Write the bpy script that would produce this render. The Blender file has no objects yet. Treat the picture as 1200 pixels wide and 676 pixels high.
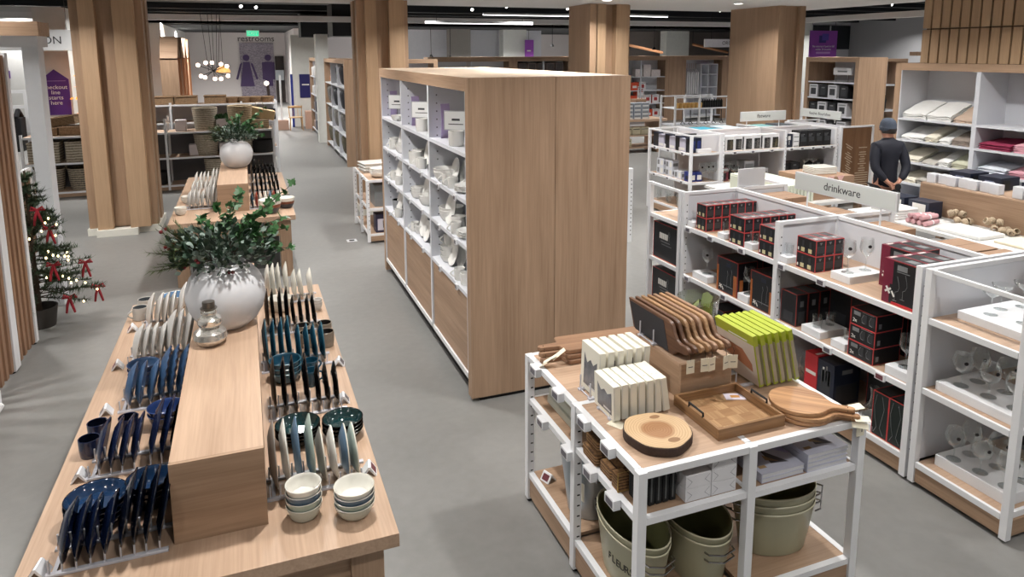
import bpy, math, random
from mathutils import Vector, Matrix, Euler
random.seed(11)
R = math.radians
SC = bpy.context.scene
COL = SC.collection

# ------------------------------------------------------------ materials
def lin(c):
    def f(v):
        v /= 255.0
        return v / 12.92 if v <= 0.04045 else ((v + 0.055) / 1.055) ** 2.4
    return (f(c[0]), f(c[1]), f(c[2]), 1.0)

_M = {}
def plain(key, rgb, rough=0.5, metal=0.0, emit=None, estr=0.0, spec=0.5, coat=0.0, var=0.06, vscale=8.0, bump=0.0):
    if key in _M: return _M[key]
    m = bpy.data.materials.new(key); m.use_nodes = True
    nt = m.node_tree; b = nt.nodes['Principled BSDF']
    c = lin(rgb)
    b.inputs['Roughness'].default_value = rough
    b.inputs['Metallic'].default_value = metal
    b.inputs['Specular IOR Level'].default_value = spec
    b.inputs['Coat Weight'].default_value = coat
    tc = nt.nodes.new('ShaderNodeTexCoord'); n = nt.nodes.new('ShaderNodeTexNoise')
    n.inputs['Scale'].default_value = vscale; n.inputs['Detail'].default_value = 3
    nt.links.new(tc.outputs['Object'], n.inputs['Vector'])
    mx = nt.nodes.new('ShaderNodeMix'); mx.data_type = 'RGBA'
    mx.inputs[6].default_value = tuple(max(0, v * (1 - var)) for v in c[:3]) + (1,)
    mx.inputs[7].default_value = tuple(min(1, v * (1 + var)) for v in c[:3]) + (1,)
    nt.links.new(n.outputs['Fac'], mx.inputs[0]); nt.links.new(mx.outputs[2], b.inputs['Base Color'])
    if bump:
        bp = nt.nodes.new('ShaderNodeBump'); bp.inputs['Strength'].default_value = bump; bp.inputs['Distance'].default_value = 0.004
        nt.links.new(n.outputs['Fac'], bp.inputs['Height']); nt.links.new(bp.outputs['Normal'], b.inputs['Normal'])
    if emit:
        b.inputs['Emission Color'].default_value = lin(emit); b.inputs['Emission Strength'].default_value = estr
    _M[key] = m
    return m

def wood(key, light, dark, axis='z', s=1.0, rough=0.5, contrast=1.0):
    k = key + '_' + axis
    if k in _M: return _M[k]
    m = bpy.data.materials.new(k); m.use_nodes = True
    nt = m.node_tree; L = nt.links.new; b = nt.nodes['Principled BSDF']
    tc = nt.nodes.new('ShaderNodeTexCoord'); oi = nt.nodes.new('ShaderNodeObjectInfo')
    ml = nt.nodes.new('ShaderNodeMath'); ml.operation = 'MULTIPLY'; ml.inputs[1].default_value = 13.7
    L(oi.outputs['Random'], ml.inputs[0])
    ad = nt.nodes.new('ShaderNodeVectorMath'); ad.operation = 'ADD'
    L(tc.outputs['Object'], ad.inputs[0]); L(ml.outputs[0], ad.inputs[1])
    def layer(a, o, sc, det, dist=0.0):
        mp = nt.nodes.new('ShaderNodeMapping')
        i = 'xyz'.index(axis); v = [o * s] * 3; v[i] = a * s
        mp.inputs['Scale'].default_value = v
        L(ad.outputs[0], mp.inputs['Vector'])
        n = nt.nodes.new('ShaderNodeTexNoise'); n.inputs['Scale'].default_value = sc
        n.inputs['Detail'].default_value = det; n.inputs['Roughness'].default_value = 0.6
        n.inputs['Distortion'].default_value = dist
        L(mp.outputs[0], n.inputs['Vector'])
        return n
    n1 = layer(0.55, 9.0, 1.0, 5, 0.6); n2 = layer(2.2, 75.0, 1.0, 3)
    a = nt.nodes.new('ShaderNodeMix'); a.data_type = 'FLOAT'; a.inputs[0].default_value = 0.42
    L(n1.outputs['Fac'], a.inputs[2]); L(n2.outputs['Fac'], a.inputs[3])
    r = nt.nodes.new('ShaderNodeValToRGB'); e = r.color_ramp.elements
    e[0].position = 0.5 - 0.16 / contrast; e[0].color = lin(dark); e[1].position = 0.5 + 0.14 / contrast; e[1].color = lin(light)
    L(a.outputs[0], r.inputs['Fac']); L(r.outputs['Color'], b.inputs['Base Color'])
    bp = nt.nodes.new('ShaderNodeBump'); bp.inputs['Strength'].default_value = 0.08; bp.inputs['Distance'].default_value = 0.002
    L(n2.outputs['Fac'], bp.inputs['Height']); L(bp.outputs['Normal'], b.inputs['Normal'])
    b.inputs['Roughness'].default_value = rough; b.inputs['Specular IOR Level'].default_value = 0.35
    _M[k] = m
    return m

def weave(key, light, dark, sc=60.0, rough=0.85):
    if key in _M: return _M[key]
    m = bpy.data.materials.new(key); m.use_nodes = True
    nt = m.node_tree; L = nt.links.new; b = nt.nodes['Principled BSDF']
    tc = nt.nodes.new('ShaderNodeTexCoord')
    w1 = nt.nodes.new('ShaderNodeTexWave'); w1.bands_direction = 'Z'; w1.inputs['Scale'].default_value = sc * 0.25
    w1.inputs['Distortion'].default_value = 1.5; w1.inputs['Detail'].default_value = 2
    n = nt.nodes.new('ShaderNodeTexNoise'); n.inputs['Scale'].default_value = sc
    L(tc.outputs['Object'], w1.inputs['Vector']); L(tc.outputs['Object'], n.inputs['Vector'])
    a = nt.nodes.new('ShaderNodeMix'); a.data_type = 'FLOAT'; a.inputs[0].default_value = 0.55
    L(w1.outputs['Fac'], a.inputs[2]); L(n.outputs['Fac'], a.inputs[3])
    r = nt.nodes.new('ShaderNodeValToRGB'); e = r.color_ramp.elements
    e[0].position = 0.25; e[0].color = lin(dark); e[1].position = 0.72; e[1].color = lin(light)
    L(a.outputs[0], r.inputs['Fac']); L(r.outputs['Color'], b.inputs['Base Color'])
    bp = nt.nodes.new('ShaderNodeBump'); bp.inputs['Strength'].default_value = 0.6; bp.inputs['Distance'].default_value = 0.006
    L(a.outputs[0], bp.inputs['Height']); L(bp.outputs['Normal'], b.inputs['Normal'])
    b.inputs['Roughness'].default_value = rough
    _M[key] = m
    return m

def glass(key, tint=(250, 252, 252), base=0.05, edge=0.8):
    if key in _M: return _M[key]
    m = bpy.data.materials.new(key); m.use_nodes = True
    nt = m.node_tree; L = nt.links.new
    nt.nodes.remove(nt.nodes['Principled BSDF']); out = nt.nodes['Material Output']
    tr = nt.nodes.new('ShaderNodeBsdfTransparent'); tr.inputs['Color'].default_value = lin(tint)
    gl = nt.nodes.new('ShaderNodeBsdfGlossy'); gl.inputs['Roughness'].default_value = 0.03
    gl.inputs['Color'].default_value = (0.95, 0.97, 0.97, 1)
    lw = nt.nodes.new('ShaderNodeLayerWeight'); lw.inputs['Blend'].default_value = 0.35
    mr = nt.nodes.new('ShaderNodeMapRange'); mr.inputs['To Min'].default_value = base; mr.inputs['To Max'].default_value = edge
    L(lw.outputs['Facing'], mr.inputs['Value'])
    n = nt.nodes.new('ShaderNodeTexNoise'); n.inputs['Scale'].default_value = 3
    mx = nt.nodes.new('ShaderNodeMixShader'); L(mr.outputs[0], mx.inputs[0]); L(tr.outputs[0], mx.inputs[1]); L(gl.outputs[0], mx.inputs[2])
    L(mx.outputs[0], out.inputs['Surface'])
    _M[key] = m
    return m

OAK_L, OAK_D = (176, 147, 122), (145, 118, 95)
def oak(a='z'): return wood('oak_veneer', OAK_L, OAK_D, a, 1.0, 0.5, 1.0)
def topoak(a='y'): return wood('lit_oak_top', (195, 166, 142), (168, 140, 117), a, 1.0, 0.42)  # same oak made paler, brightness of lit tops put into the colour
WHITE = plain('white_powder_coat', (228, 229, 232), 0.38, var=0.015)
PANEL = plain('white_laminate', (214, 216, 222), 0.5, var=0.02)
BLACK = plain('black_matte', (18, 18, 20), 0.7)
SHADOWGAP = plain('black_plinth', (14, 14, 15), 0.6)
STEEL = plain('brushed_steel', (190, 190, 192), 0.25, 1.0)
SCREEN = plain('grey_eink_screen', (92, 88, 96), 0.3)
SCREENR = plain('red_eink_screen', (112, 62, 70), 0.3)
ACRYL = plain('grey_acrylic', (182, 182, 190), 0.25, var=0.03)

# ------------------------------------------------------------ mesh builder
class MB:
    def __init__(s, off=(0, 0, 0)):
        s.v = []; s.f = []; s.m = []; s.off = Vector(off)
    def add(s, verts, faces, mi=0, M=None):
        n = len(s.v)
        for p in verts:
            p = Vector(p)
            if M is not None: p = M @ p
            s.v.append(tuple(p - s.off))
        for f in faces:
            s.f.append([i + n for i in f]); s.m.append(mi)
        return s
    def box(s, x0, y0, z0, x1, y1, z1, mi=0, M=None):
        if x0 > x1: x0, x1 = x1, x0
        if y0 > y1: y0, y1 = y1, y0
        if z0 > z1: z0, z1 = z1, z0
        v = [(x0, y0, z0), (x1, y0, z0), (x1, y1, z0), (x0, y1, z0), (x0, y0, z1), (x1, y0, z1), (x1, y1, z1), (x0, y1, z1)]
        return s.add(v, [(0, 3, 2, 1), (4, 5, 6, 7), (0, 1, 5, 4), (1, 2, 6, 5), (2, 3, 7, 6), (3, 0, 4, 7)], mi, M)
    def tube(s, pts, r, seg=8, mi=0, M=None, cap=True):
        P = [Vector(p) for p in pts]; n = len(P)
        rs = r if isinstance(r, (list, tuple)) else [r] * n
        vs = []; fs = []
        up = None
        for i in range(n):
            t = (P[min(i + 1, n - 1)] - P[max(i - 1, 0)]).normalized()
            if up is None:
                up = Vector((0, 0, 1)) if abs(t.z) < 0.9 else Vector((1, 0, 0))
            a = t.cross(up)
            if a.length < 1e-6: a = t.cross(Vector((0, 1, 0)))
            a.normalize(); b = a.cross(t).normalized(); up = b
            for k in range(seg):
                q = 2 * math.pi * k / seg
                vs.append(P[i] + (a * math.cos(q) + b * math.sin(q)) * rs[i])
        for i in range(n - 1):
            for k in range(seg):
                k2 = (k + 1) % seg
                fs.append((i * seg + k, i * seg + k2, (i + 1) * seg + k2, (i + 1) * seg + k))
        if cap:
            fs.append(tuple(range(seg))[::-1]); fs.append(tuple((n - 1) * seg + k for k in range(seg)))
        return s.add(vs, fs, mi, M)
    def lathe(s, prof, seg=24, c=(0, 0, 0), mi=0, M=None, sx=1.0, sy=1.0, mis=None):
        vs = []; fs = []; idx = []
        for (r, z) in prof:
            if r < 1e-6:
                idx.append([len(vs)]); vs.append((c[0], c[1], c[2] + z))
            else:
                idx.append(list(range(len(vs), len(vs) + seg)))
                for k in range(seg):
                    q = 2 * math.pi * k / seg
                    vs.append((c[0] + r * sx * math.cos(q), c[1] + r * sy * math.sin(q), c[2] + z))
        base = len(s.f); ms = []
        for i in range(len(prof) - 1):
            A, B = idx[i], idx[i + 1]; mm = mis[i] if mis else mi
            for k in range(seg):
                k2 = (k + 1) % seg
                if len(A) == 1 and len(B) == 1: continue
                if len(A) == 1: fs.append((A[0], B[k2], B[k]))
                elif len(B) == 1: fs.append((A[k], A[k2], B[0]))
                else: fs.append((A[k], A[k2], B[k2], B[k]))
                ms.append(mm)
        s.add(vs, fs, mi, M); s.m[base:] = ms
        return s
    def prism(s, poly, z0, z1, mi=0, M=None):
        n = len(poly)
        vs = [(p[0], p[1], z0) for p in poly] + [(p[0], p[1], z1) for p in poly]
        fs = [tuple(range(n))[::-1], tuple(range(n, 2 * n))] + [(i, (i + 1) % n, n + (i + 1) % n, n + i) for i in range(n)]
        return s.add(vs, fs, mi, M)
    def build(s, name, mats, parent=None, loc=(0, 0, 0), rot=(0, 0, 0), bevel=0.0, sharp=38):
        me = bpy.data.meshes.new(name)
        me.from_pydata(s.v, [], s.f); me.validate()
        if not isinstance(mats, (list, tuple)): mats = [mats]
        for m in mats: me.materials.append(m)
        for i, p in enumerate(me.polygons):
            p.use_smooth = True
            if i < len(s.m): p.material_index = s.m[i]
        me.update()
        try: me.set_sharp_from_angle(angle=R(sharp))
        except Exception: pass
        o = bpy.data.objects.new(name, me); COL.objects.link(o)
        o.location = loc; o.rotation_euler = rot
        if parent: o.parent = parent
        if bevel:
            b = o.modifiers.new('edge', 'BEVEL'); b.width = bevel; b.segments = 2; b.limit_method = 'ANGLE'
        return o

def rotx(a): return Matrix.Rotation(R(a), 4, 'X')
def roty(a): return Matrix.Rotation(R(a), 4, 'Y')
def rotz(a): return Matrix.Rotation(R(a), 4, 'Z')
def tr(x, y, z): return Matrix.Translation((x, y, z))

LABELS = {}
def tag(o, label, cat, group=None):
    o['label'] = label; o['category'] = cat
    if group: o['group'] = group
    LABELS.setdefault(label, []).append(o)
    return o
def thing(name, label, cat, loc=(0, 0, 0), rot=(0, 0, 0), group=None):
    o = bpy.data.objects.new(name, None); COL.objects.link(o)
    o.empty_display_size = 0.1
    o.location = loc; o.rotation_euler = rot
    return tag(o, label, cat, group)
def struct(name, mb, mats, **k):
    o = mb.build(name, mats, **k); o['kind'] = 'structure'; return o
def copy_tree(o, parent=None):
    c = o.copy(); COL.objects.link(c)
    if parent: c.parent = parent
    for ch in list(o.children): copy_tree(ch, c)
    return c
def dup(o, loc, rot=None, label=None, group=None):
    c = copy_tree(o); c.location = loc
    if rot is not None: c.rotation_euler = rot
    if label:
        c['label'] = label; LABELS.setdefault(label, []).append(c)
    if group: c['group'] = group
    return c
class Stock:
    """first use places the prototype itself, later uses copy it"""
    def __init__(s, make): s.make = make; s.o = None
    def put(s, label, loc, rot=(0, 0, 0), group=None, scale=None):
        if s.o is None:
            s.o = s.make(); c = s.o; c.location = loc; c.rotation_euler = rot
            c['label'] = label; LABELS.setdefault(label, []).append(c)
            if group: c['group'] = group
        else:
            c = dup(s.o, loc, rot, label, group)
        if scale: c.scale = scale
        return c
ORD = ['first', 'second', 'third', 'fourth', 'fifth', 'sixth', 'seventh', 'eighth', 'ninth', 'tenth', 'eleventh', 'twelfth', 'thirteenth', 'fourteenth', 'fifteenth', 'sixteenth', 'seventeenth', 'eighteenth', 'nineteenth', 'twentieth']

def text(body, size, mat, parent, loc, rot, name='lettering', ext=0.001, align='CENTER'):
    cu = bpy.data.curves.new(name, 'FONT'); cu.body = body; cu.size = size; cu.extrude = ext
    cu.align_x = align; cu.align_y = 'CENTER'; cu.resolution_u = 3
    t = bpy.data.objects.new(name, cu); COL.objects.link(t)
    dg = bpy.context.evaluated_depsgraph_get(); dg.update()
    me = bpy.data.meshes.new_from_object(t.evaluated_get(dg))
    bpy.data.objects.remove(t); bpy.data.curves.remove(cu)
    me.name = name; me.materials.clear(); me.materials.append(mat)
    o = bpy.data.objects.new(name, me); COL.objects.link(o)
    o.location = loc; o.rotation_euler = rot; o.parent = parent
    return o
def txtbars(mb, n, w, h, M, mi=0):
    """rows of illegible small print as thin bars"""
    for i in range(n):
        ww = w * (0.75 + 0.25 * math.sin(i * 2.3 + 1))
        mb.box(-ww / 2, -0.0006, -i * h * 2, ww / 2, 0, -i * h * 2 + h, mi, M)
PWR_SLAB = 37.0
PWR_BACK = 78.0
AMB = 0.4
EXPO = 0.0
# ------------------------------------------------------------ room shell
FLOORM = None
def floor_mat():
    m = bpy.data.materials.new('polished_concrete'); m.use_nodes = True
    nt = m.node_tree; L = nt.links.new; b = nt.nodes['Principled BSDF']
    tc = nt.nodes.new('ShaderNodeTexCoord')
    n = nt.nodes.new('ShaderNodeTexNoise'); n.inputs['Scale'].default_value = 0.55; n.inputs['Detail'].default_value = 8; n.inputs['Roughness'].default_value = 0.62
    n2 = nt.nodes.new('ShaderNodeTexNoise'); n2.inputs['Scale'].default_value = 14; n2.inputs['Detail'].default_value = 4
    L(tc.outputs['Object'], n.inputs['Vector']); L(tc.outputs['Object'], n2.inputs['Vector'])
    mm = nt.nodes.new('ShaderNodeMix'); mm.data_type = 'FLOAT'; mm.inputs[0].default_value = 0.25
    L(n.outputs['Fac'], mm.inputs[2]); L(n2.outputs['Fac'], mm.inputs[3])
    r = nt.nodes.new('ShaderNodeValToRGB'); e = r.color_ramp.elements
    e[0].position = 0.3; e[0].color = lin((120, 120, 118)); e[1].position = 0.72; e[1].color = lin((142, 141, 139))
    L(mm.outputs[0], r.inputs['Fac']); L(r.outputs['Color'], b.inputs['Base Color'])
    b.inputs['Roughness'].default_value = 0.36; b.inputs['Specular IOR Level'].default_value = 0.4
    rr = nt.nodes.new('ShaderNodeMapRange'); rr.inputs['To Min'].default_value = 0.3; rr.inputs['To Max'].default_value = 0.46
    L(n.outputs['Fac'], rr.inputs['Value']); L(rr.outputs[0], b.inputs['Roughness'])
    return m
struct('floor', MB().box(-9, -4, -0.1, 27, 41, 0.0), floor_mat())
CEILW = plain('white_ceiling_board', (222, 220, 219), 0.8, var=0.01)
DARKC = plain('black_ceiling_paint', (15, 19, 22), 0.75)
WALLW = plain('warm_white_wall', (205, 205, 203), 0.8, var=0.02)
WALLG = plain('grey_wall', (163, 163, 166), 0.8, var=0.02)
WALLP = plain('pinkish_wall', (206, 200, 199), 0.8, var=0.02)
SLABZ = 3.485
struct('ceiling', MB().box(-9, -4, SLABZ, 10.9, 12.55, 3.9), CEILW)
struct('ceiling', MB().box(-9, -4, 4.35, 27, 41, 4.45), DARKC)
struct('wall_back', MB().box(-9, 40.5, 0, 27, 40.7, 4.35), WALLP)
struct('wall_left', MB().box(-9.2, -4, 0, -9, 41, 4.35), WALLW)
struct('wall_right', MB().box(27, -4, 0, 27.2, 41, 4.35), WALLG)
struct('wall_front', MB().box(-9, -4.2, 0, 27, -4, 4.35), WALLW)
# dropped dark ceiling over the far end and white bulkheads that ring it
struct('trim_1', MB().box(-9, 21.6, 3.56, 17.0, 21.9, 3.72), CEILW)
struct('trim_2', MB().box(16.8, 4, 3.56, 17.1, 21.6, 3.72), CEILW)
struct('ceiling', MB().box(-9, 30.0, 3.74, 27, 40.5, 3.8), DARKC)
struct('wall_far_left', MB().box(-4.6, 28.8, 0, -2.75, 40.5, 3.75), WALLW)
struct('trim_3', MB().box(-9, 24.5, 0, -5.0, 24.8, 4.3), WALLW)
# black ceiling beams, ducts and tracks
k = 0
DUCT = plain('dark_duct_metal', (24, 28, 32), 0.5, 0.2)
k = 4
for y in (14.6, 16.4, 18.2, 20.0, 23.5, 25.5, 27.5, 29.5):
    struct('trim_%d' % k, MB().box(-9, y, 3.98, 27, y + 0.16, 4.35), DUCT); k += 1
def duct(label, x0, y0, z0, x1, y1, z1):
    tag(MB(((x0 + x1) / 2, (y0 + y1) / 2, z0)).box(x0, y0, z0, x1, y1, z1).build('ceiling_duct', DUCT, loc=((x0 + x1) / 2, (y0 + y1) / 2, z0), bevel=0.01), label, 'duct')
duct('long round-edged black ceiling duct above the basket shelves', -8, 17.2, 3.8, 2.0, 17.9, 4.2)
duct('tall black ceiling box beside the middle column', 2.55, 21.9, 3.15, 3.9, 23.2, 4.3)
duct('low black ceiling box above the pale pillar', 1.9, 25.5, 3.2, 2.95, 26.6, 4.3)

# wood-clad columns with stepped corners
def column(label, x, y, w, z0, z1, base, flat=False):
    t = thing('wood_clad_column', label, 'column', (x, y, 0))
    h = w / 2; q = w * 0.17
    o = MB()
    o.box(-h + q, -h + q, z0, h - q, h - q, z1, 0)
    OKC = wood('oak_column', (176, 146, 120), (150, 123, 98), 'z', 1.0, .5, .8)
    o.build('core_panel', OKC, t)
    # projecting fins: two on each face
    pos = [(-0.36, -0.14), (0.10, 0.40)]
    for (a, b) in pos:
        a *= w; b *= w
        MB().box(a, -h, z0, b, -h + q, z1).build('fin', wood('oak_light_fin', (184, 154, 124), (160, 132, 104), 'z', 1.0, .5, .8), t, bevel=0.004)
        MB().box(a, h - q, z0, b, h, z1).build('fin', OKC, t, bevel=0.004)
        MB().box(-h, a, z0, -h + q, b, z1).build('fin', OKC, t, bevel=0.004)
        MB().box(h - q, a, z0, h, b, z1).build('fin', OKC, t, bevel=0.004)
    if flat: MB().box(-h - .004, -h, z0, -h + q, h, z1).build('side_panel', OKC, t, bevel=0.004)
    if base:
        b = MB(); b.box(-h * 1.05, -h * 0.8, 0, h * 1.05, h * 1.05, z0)
        b.box(-h * 0.75, -h * 1.12, 0, h * 0.42, -h * 0.4, z0)
        b.build('plinth', plain('white_plinth', (226, 224, 214), 0.5), t)
    return t
column('ridged wood-clad column nearest the slatted screens, with a white plinth', -1.8, 11.95, 0.92, 0.1, SLABZ, True)
column('ridged wood-clad column behind the far end of the tall white cabinet', 2.12, 11.75, 0.82, 0.1, SLABZ, True)
column('ridged wood-clad column rising behind the right end of the tall cabinet', 6.12, 11.6, 0.86, 0.1, SLABZ, True, True)
t = thing('wood_clad_column', 'widest wood-clad column, behind the flatware shelves', 'column', (9.55, 11.25, 0))
OKC = wood('oak_column', (176, 146, 120), (150, 123, 98), 'z', 1.0, .5, .8)
MB().box(-.22, -.62, .1, .22, .66, SLABZ).build('core_panel', OKC, t)
MB().box(-.30, -.68, .1, -.22, -.0225, SLABZ).build('side_panel', OKC, t); MB().box(-.3005, -.022, .1, -.21, .7, SLABZ).build('side_panel', OKC, t, bevel=.003)
for a, b in ((-.306, -.16), (.18, .306)): MB().box(a + .0, -.70, .1, b, -.6, SLABZ).build('fin', OKC, t, bevel=.003)
MB().box(.22, -.6, .1, .30, .66, SLABZ).build('side_panel', OKC, t, bevel=.003)
MB().box(-.31, -.71, 0, .31, .71, .1).build('plinth', plain('white_plinth', (226, 224, 214), .5), t)

# recessed downlights: the lamps of the white ceiling
LAMP = plain('lamp_lens', (255, 255, 255), 0.3, emit=(255, 250, 242), estr=9.0)
def make_down():
    t = thing('downlight', 'x', 'ceiling light')
    MB().lathe([(0.075, 0), (0.098, -0.006), (0.1, 0.0)], 20).build('trim_ring', WHITE, t)
    MB().lathe([(0, -0.002), (0.075, -0.002)], 20).build('lens', LAMP, t)
    return t
DN = Stock(make_down)
LN = 0
def area(x, y, z, size, power, spread=140, col=(1, 0.975, 0.94)):
    global LN
    LN += 1
    l = bpy.data.lights.new('ceiling_lamp', 'AREA'); l.shape = 'DISK'; l.size = size; l.energy = power; l.color = col
    l.spread = R(spread)
    o = bpy.data.objects.new('ceiling_lamp', l); COL.objects.link(o); o.location = (x, y, z)
    return o
NM = {0: 'nearest', 1: 'second', 2: 'third', 3: 'fourth', 4: 'fifth', 5: 'sixth', 6: 'seventh'}
for i, x in enumerate((-5.2, -2.4, 0.45, 3.0, 5.6, 8.2)):
    for j, y in enumerate((-2.2, 0.6, 3.4, 6.0, 8.3, 10.4)):
        area(x, y, SLABZ - 0.012, 0.16, PWR_SLAB * {0: .3, 1: .6}.get(j, 1.12))
        if y > 2:
            DN.put('small round downlight in the white ceiling, %s row back, %s from the left' % (NM[j], ORD[i]), (x, y, SLABZ))
# lamps of the open black ceiling
def make_spot():
    t = thing('track_spotlight', 'x', 'spotlight')
    MB().tube([(0, 0, 0.0), (0, 0, 0.16)], 0.012).build('stem', BLACK, t)
    MB().tube([(0, 0.07, 0.03), (0, -0.08, -0.05)], 0.045, 12).build('lamp_head', BLACK, t)
    MB().tube([(0, -0.08, -0.05), (0, -0.086, -0.053)], 0.038, 12).build('lens', LAMP, t)
    return t
SPT = Stock(make_spot)
sp = [(-1.5, 15.2, 3.9), (-1.15, 15.5, 3.9), (-0.85, 15.8, 3.9), (-0.5, 16.1, 3.9), (0.0, 19.2, 3.86), (0.35, 19.5, 3.86), (1.2, 15.4, 3.9), (1.5, 15.8, 3.9),
      (4.3, 17.3, 3.95), (5.2, 17.4, 3.95), (5.9, 18.6, 3.85), (6.9, 18.7, 3.95), (7.9, 17.9, 3.95), (8.9, 19.0, 3.95), (11.4, 15.6, 3.95), (12.6, 17.0, 3.95),
      (13.3, 17.8, 3.9), (13.9, 13.4, 3.9), (14.8, 13.3, 3.9), (15.8, 14.0, 3.9)]
for i, (x, y, z) in enumerate(sp):
    SPT.put('black track spotlight under the black ceiling, %s from the left' % ORD[i], (x, y, z), (0, 0, R(25 * math.sin(i * 1.7))))
for x in (-6, -2.5, 1, 4.5, 8, 11.5, 15, 19):
    for y in (15.5, 19.5, 24, 29, 35):
        area(x, y, 3.72 if y > 29.5 else 3.94, 0.2, PWR_BACK * (3.6 if y > 28 else 1))
for x, y in ((21.5, 15), (23, 19), (23.5, 23.5), (25.5, 22)):
    area(x, y, 3.94, 0.2, PWR_BACK)  # added fill lights without fittings, brightening the wall behind the purple banner
for x in (12.5, 15.5, 19):
    for y in (1, 5, 9, 12):
        area(x, y, 3.94, 0.2, PWR_BACK)
# slim white linear lamps hanging below the black ceiling
def linear(label, a, b):
    a = Vector(a); b = Vector(b)
    t = thing('linear_light', label, 'ceiling light', tuple(a))
    MB(tuple(a)).tube([a, b], 0.035, 6).build('housing', WHITE, t)
    MB(tuple(a)).tube([a + Vector((0, -0.0, -0.03)), b + Vector((0, 0, -0.03))], 0.02, 6).build('diffuser', plain('tube_glow', (255, 255, 255), 0.4, emit=(255, 255, 255), estr=2.5), t)
    for q in (a.lerp(b, .1), a.lerp(b, .9)): MB(tuple(a)).tube([q, (q.x, q.y, 4.36)], .006, 5).build('cable', BLACK, t)
linear('slim white linear lamp left of the third column, upper', (6.3, 18.9, 3.72), (9.6, 18.9, 3.72))
linear('slim white linear lamp left of the third column, lower', (4.9, 19.9, 3.52), (8.2, 19.9, 3.52))
linear('slim white linear lamp between the last two columns', (8.8, 17.0, 3.66), (11.3, 17.4, 3.66))
linear('short white linear lamp beside the purple banner', (15.0, 17.0, 3.5), (15.9, 17.6, 3.56))
# ------------------------------------------------------------ oak display tables with dinnerware
TZ = 0.76
def display_table(label, x0, x1, y0, y1, shade_panel):
    cx, cy = (x0 + x1) / 2, (y0 + y1) / 2; O = (cx, cy, 0)
    t = thing('display_table', label, 'table', O)
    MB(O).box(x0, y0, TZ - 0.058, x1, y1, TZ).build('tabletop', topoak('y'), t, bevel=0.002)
    zt = TZ - 0.058; g = 0.055; w = 0.13
    for (a, b) in ((x0 + g, y0 + g), (x1 - g - w, y0 + g), (x0 + g, y1 - g - w), (x1 - g - w, y1 - g - w)):
        MB(O).box(a, b, 0, a + w, b + w, zt).build('leg', oak('z'), t, bevel=0.002)
    MB(O).box(x0 + g + w, y0 + g + 0.03, zt - 0.2, x1 - g - w, y0 + g + 0.06, zt).build('apron', oak('x'), t)
    MB(O).box(x0 + g + w, y1 - g - 0.06, zt - 0.2, x1 - g - w, y1 - g - 0.03, zt).build('apron', oak('x'), t)
    MB(O).box(x0 + g + 0.03, y0 + g + w, zt - 0.2, x0 + g + 0.06, y1 - g - w, zt).build('apron', oak('y'), t)
    MB(O).box(x1 - g - 0.06, y0 + g + w, zt - 0.2, x1 - g - 0.03, y1 - g - w, zt).build('apron', oak('y'), t)
    if shade_panel:
        MB(O).box(x0 + g + w, y0 + 0.5, 0, x1 - g - w, y0 + 0.53, zt - 0.2).build('back_panel', plain('under_table_shade', (84, 84, 84), 0.6), t)  # dark sheet added to stand for the shade under the tabletop
    return t
display_table('long oak display table in the foreground, loaded with racks of plates', -0.895, 0.472, 2.53, 5.8, False)
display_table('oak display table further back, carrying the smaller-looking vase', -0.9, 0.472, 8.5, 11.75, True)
def riser(label, x0, x1, y0, y1, z0, z1, parent=None):
    O = ((x0 + x1) / 2, (y0 + y1) / 2, z0)
    t = thing('display_riser', label, 'riser', O)
    b = 0.018
    MB(O).box(x0, y0 + b, z1 - b, x1, y1 - b, z1).build('top_panel', topoak('y'), t, bevel=0.001)
    MB(O).box(x0, y0, z0, x1, y0 + b, z1).build('front_panel', oak('x'), t, bevel=0.001)
    MB(O).box(x0, y1 - b, z0, x1, y1, z1).build('back_panel', oak('x'), t)
    MB(O).box(x0, y0 + b, z0, x0 + b, y1 - b, z1 - b).build('side_panel', oak('y'), t)
    MB(O).box(x1 - b, y0 + b, z0, x1, y1 - b, z1 - b).build('side_panel', oak('y'), t)
    return t
riser('long oak box riser on the foreground table, under the large white vase', -0.36, -0.014, 2.775, 5.45, TZ, 1.096)
riser('oak box riser on the table further back, under the second vase', -0.386, -0.035, 8.95, 11.4, TZ, 1.096)

# --- crockery meshes
def plate_mb(D, deep=0.02, th=0.006, ridge=0.0):
    r = D / 2
    p = [(0, 0), (r * 0.55, 0), (r * 0.58, 0.003), (r * 0.72, deep * 0.35), (r * 0.985, deep), (r, deep + th * 0.5), (r * 0.985, deep + th),
         (r * 0.72, deep * 0.35 + th), (r * 0.6, th), (0, th)]
    p = [(a, z - (deep + th) / 2) for a, z in p]
    m = MB().lathe(p, 40, mis=[0, 0, 0, 0, 1, 1, 0, 0, 0])
    if ridge:
        nv = []
        for v in m.v:
            rr = math.hypot(v[0], v[1]); q = math.atan2(v[1], v[0])
            k = ridge * math.sin(20 * q + rr * 55) * min(1, rr / r) if rr > r * 0.6 else 0
            nv.append((v[0], v[1], v[2] + k))
        m.v = nv
    return m
GL = 0.12
C_NAVY = plain('navy_glaze', (14, 24, 50), GL, coat=0.3, var=0.25); C_NAVYR = plain('dark_navy_rim', (10, 15, 28), GL, coat=0.3)
C_NAVYB = plain('bright_blue_reactive_glaze', (24, 50, 82), GL, coat=0.5, var=0.5, vscale=20)
C_DENIM = plain('denim_blue_glaze', (58, 86, 120), 0.3, var=0.12); C_DENIMD = plain('dark_denim_glaze', (46, 70, 102), 0.3)  # second tone is a darker denim glaze for rims and bowl outsides
C_INDIGO = plain('indigo_glaze', (20, 31, 62), 0.16, coat=0.3, var=0.2); C_INDIGOR = plain('indigo_rim', (40, 62, 112), 0.2)
C_PALE = plain('pale_grey_stoneware', (202, 200, 196), 0.4); C_PALER = plain('pale_rim', (214, 212, 208), 0.4)
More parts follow.
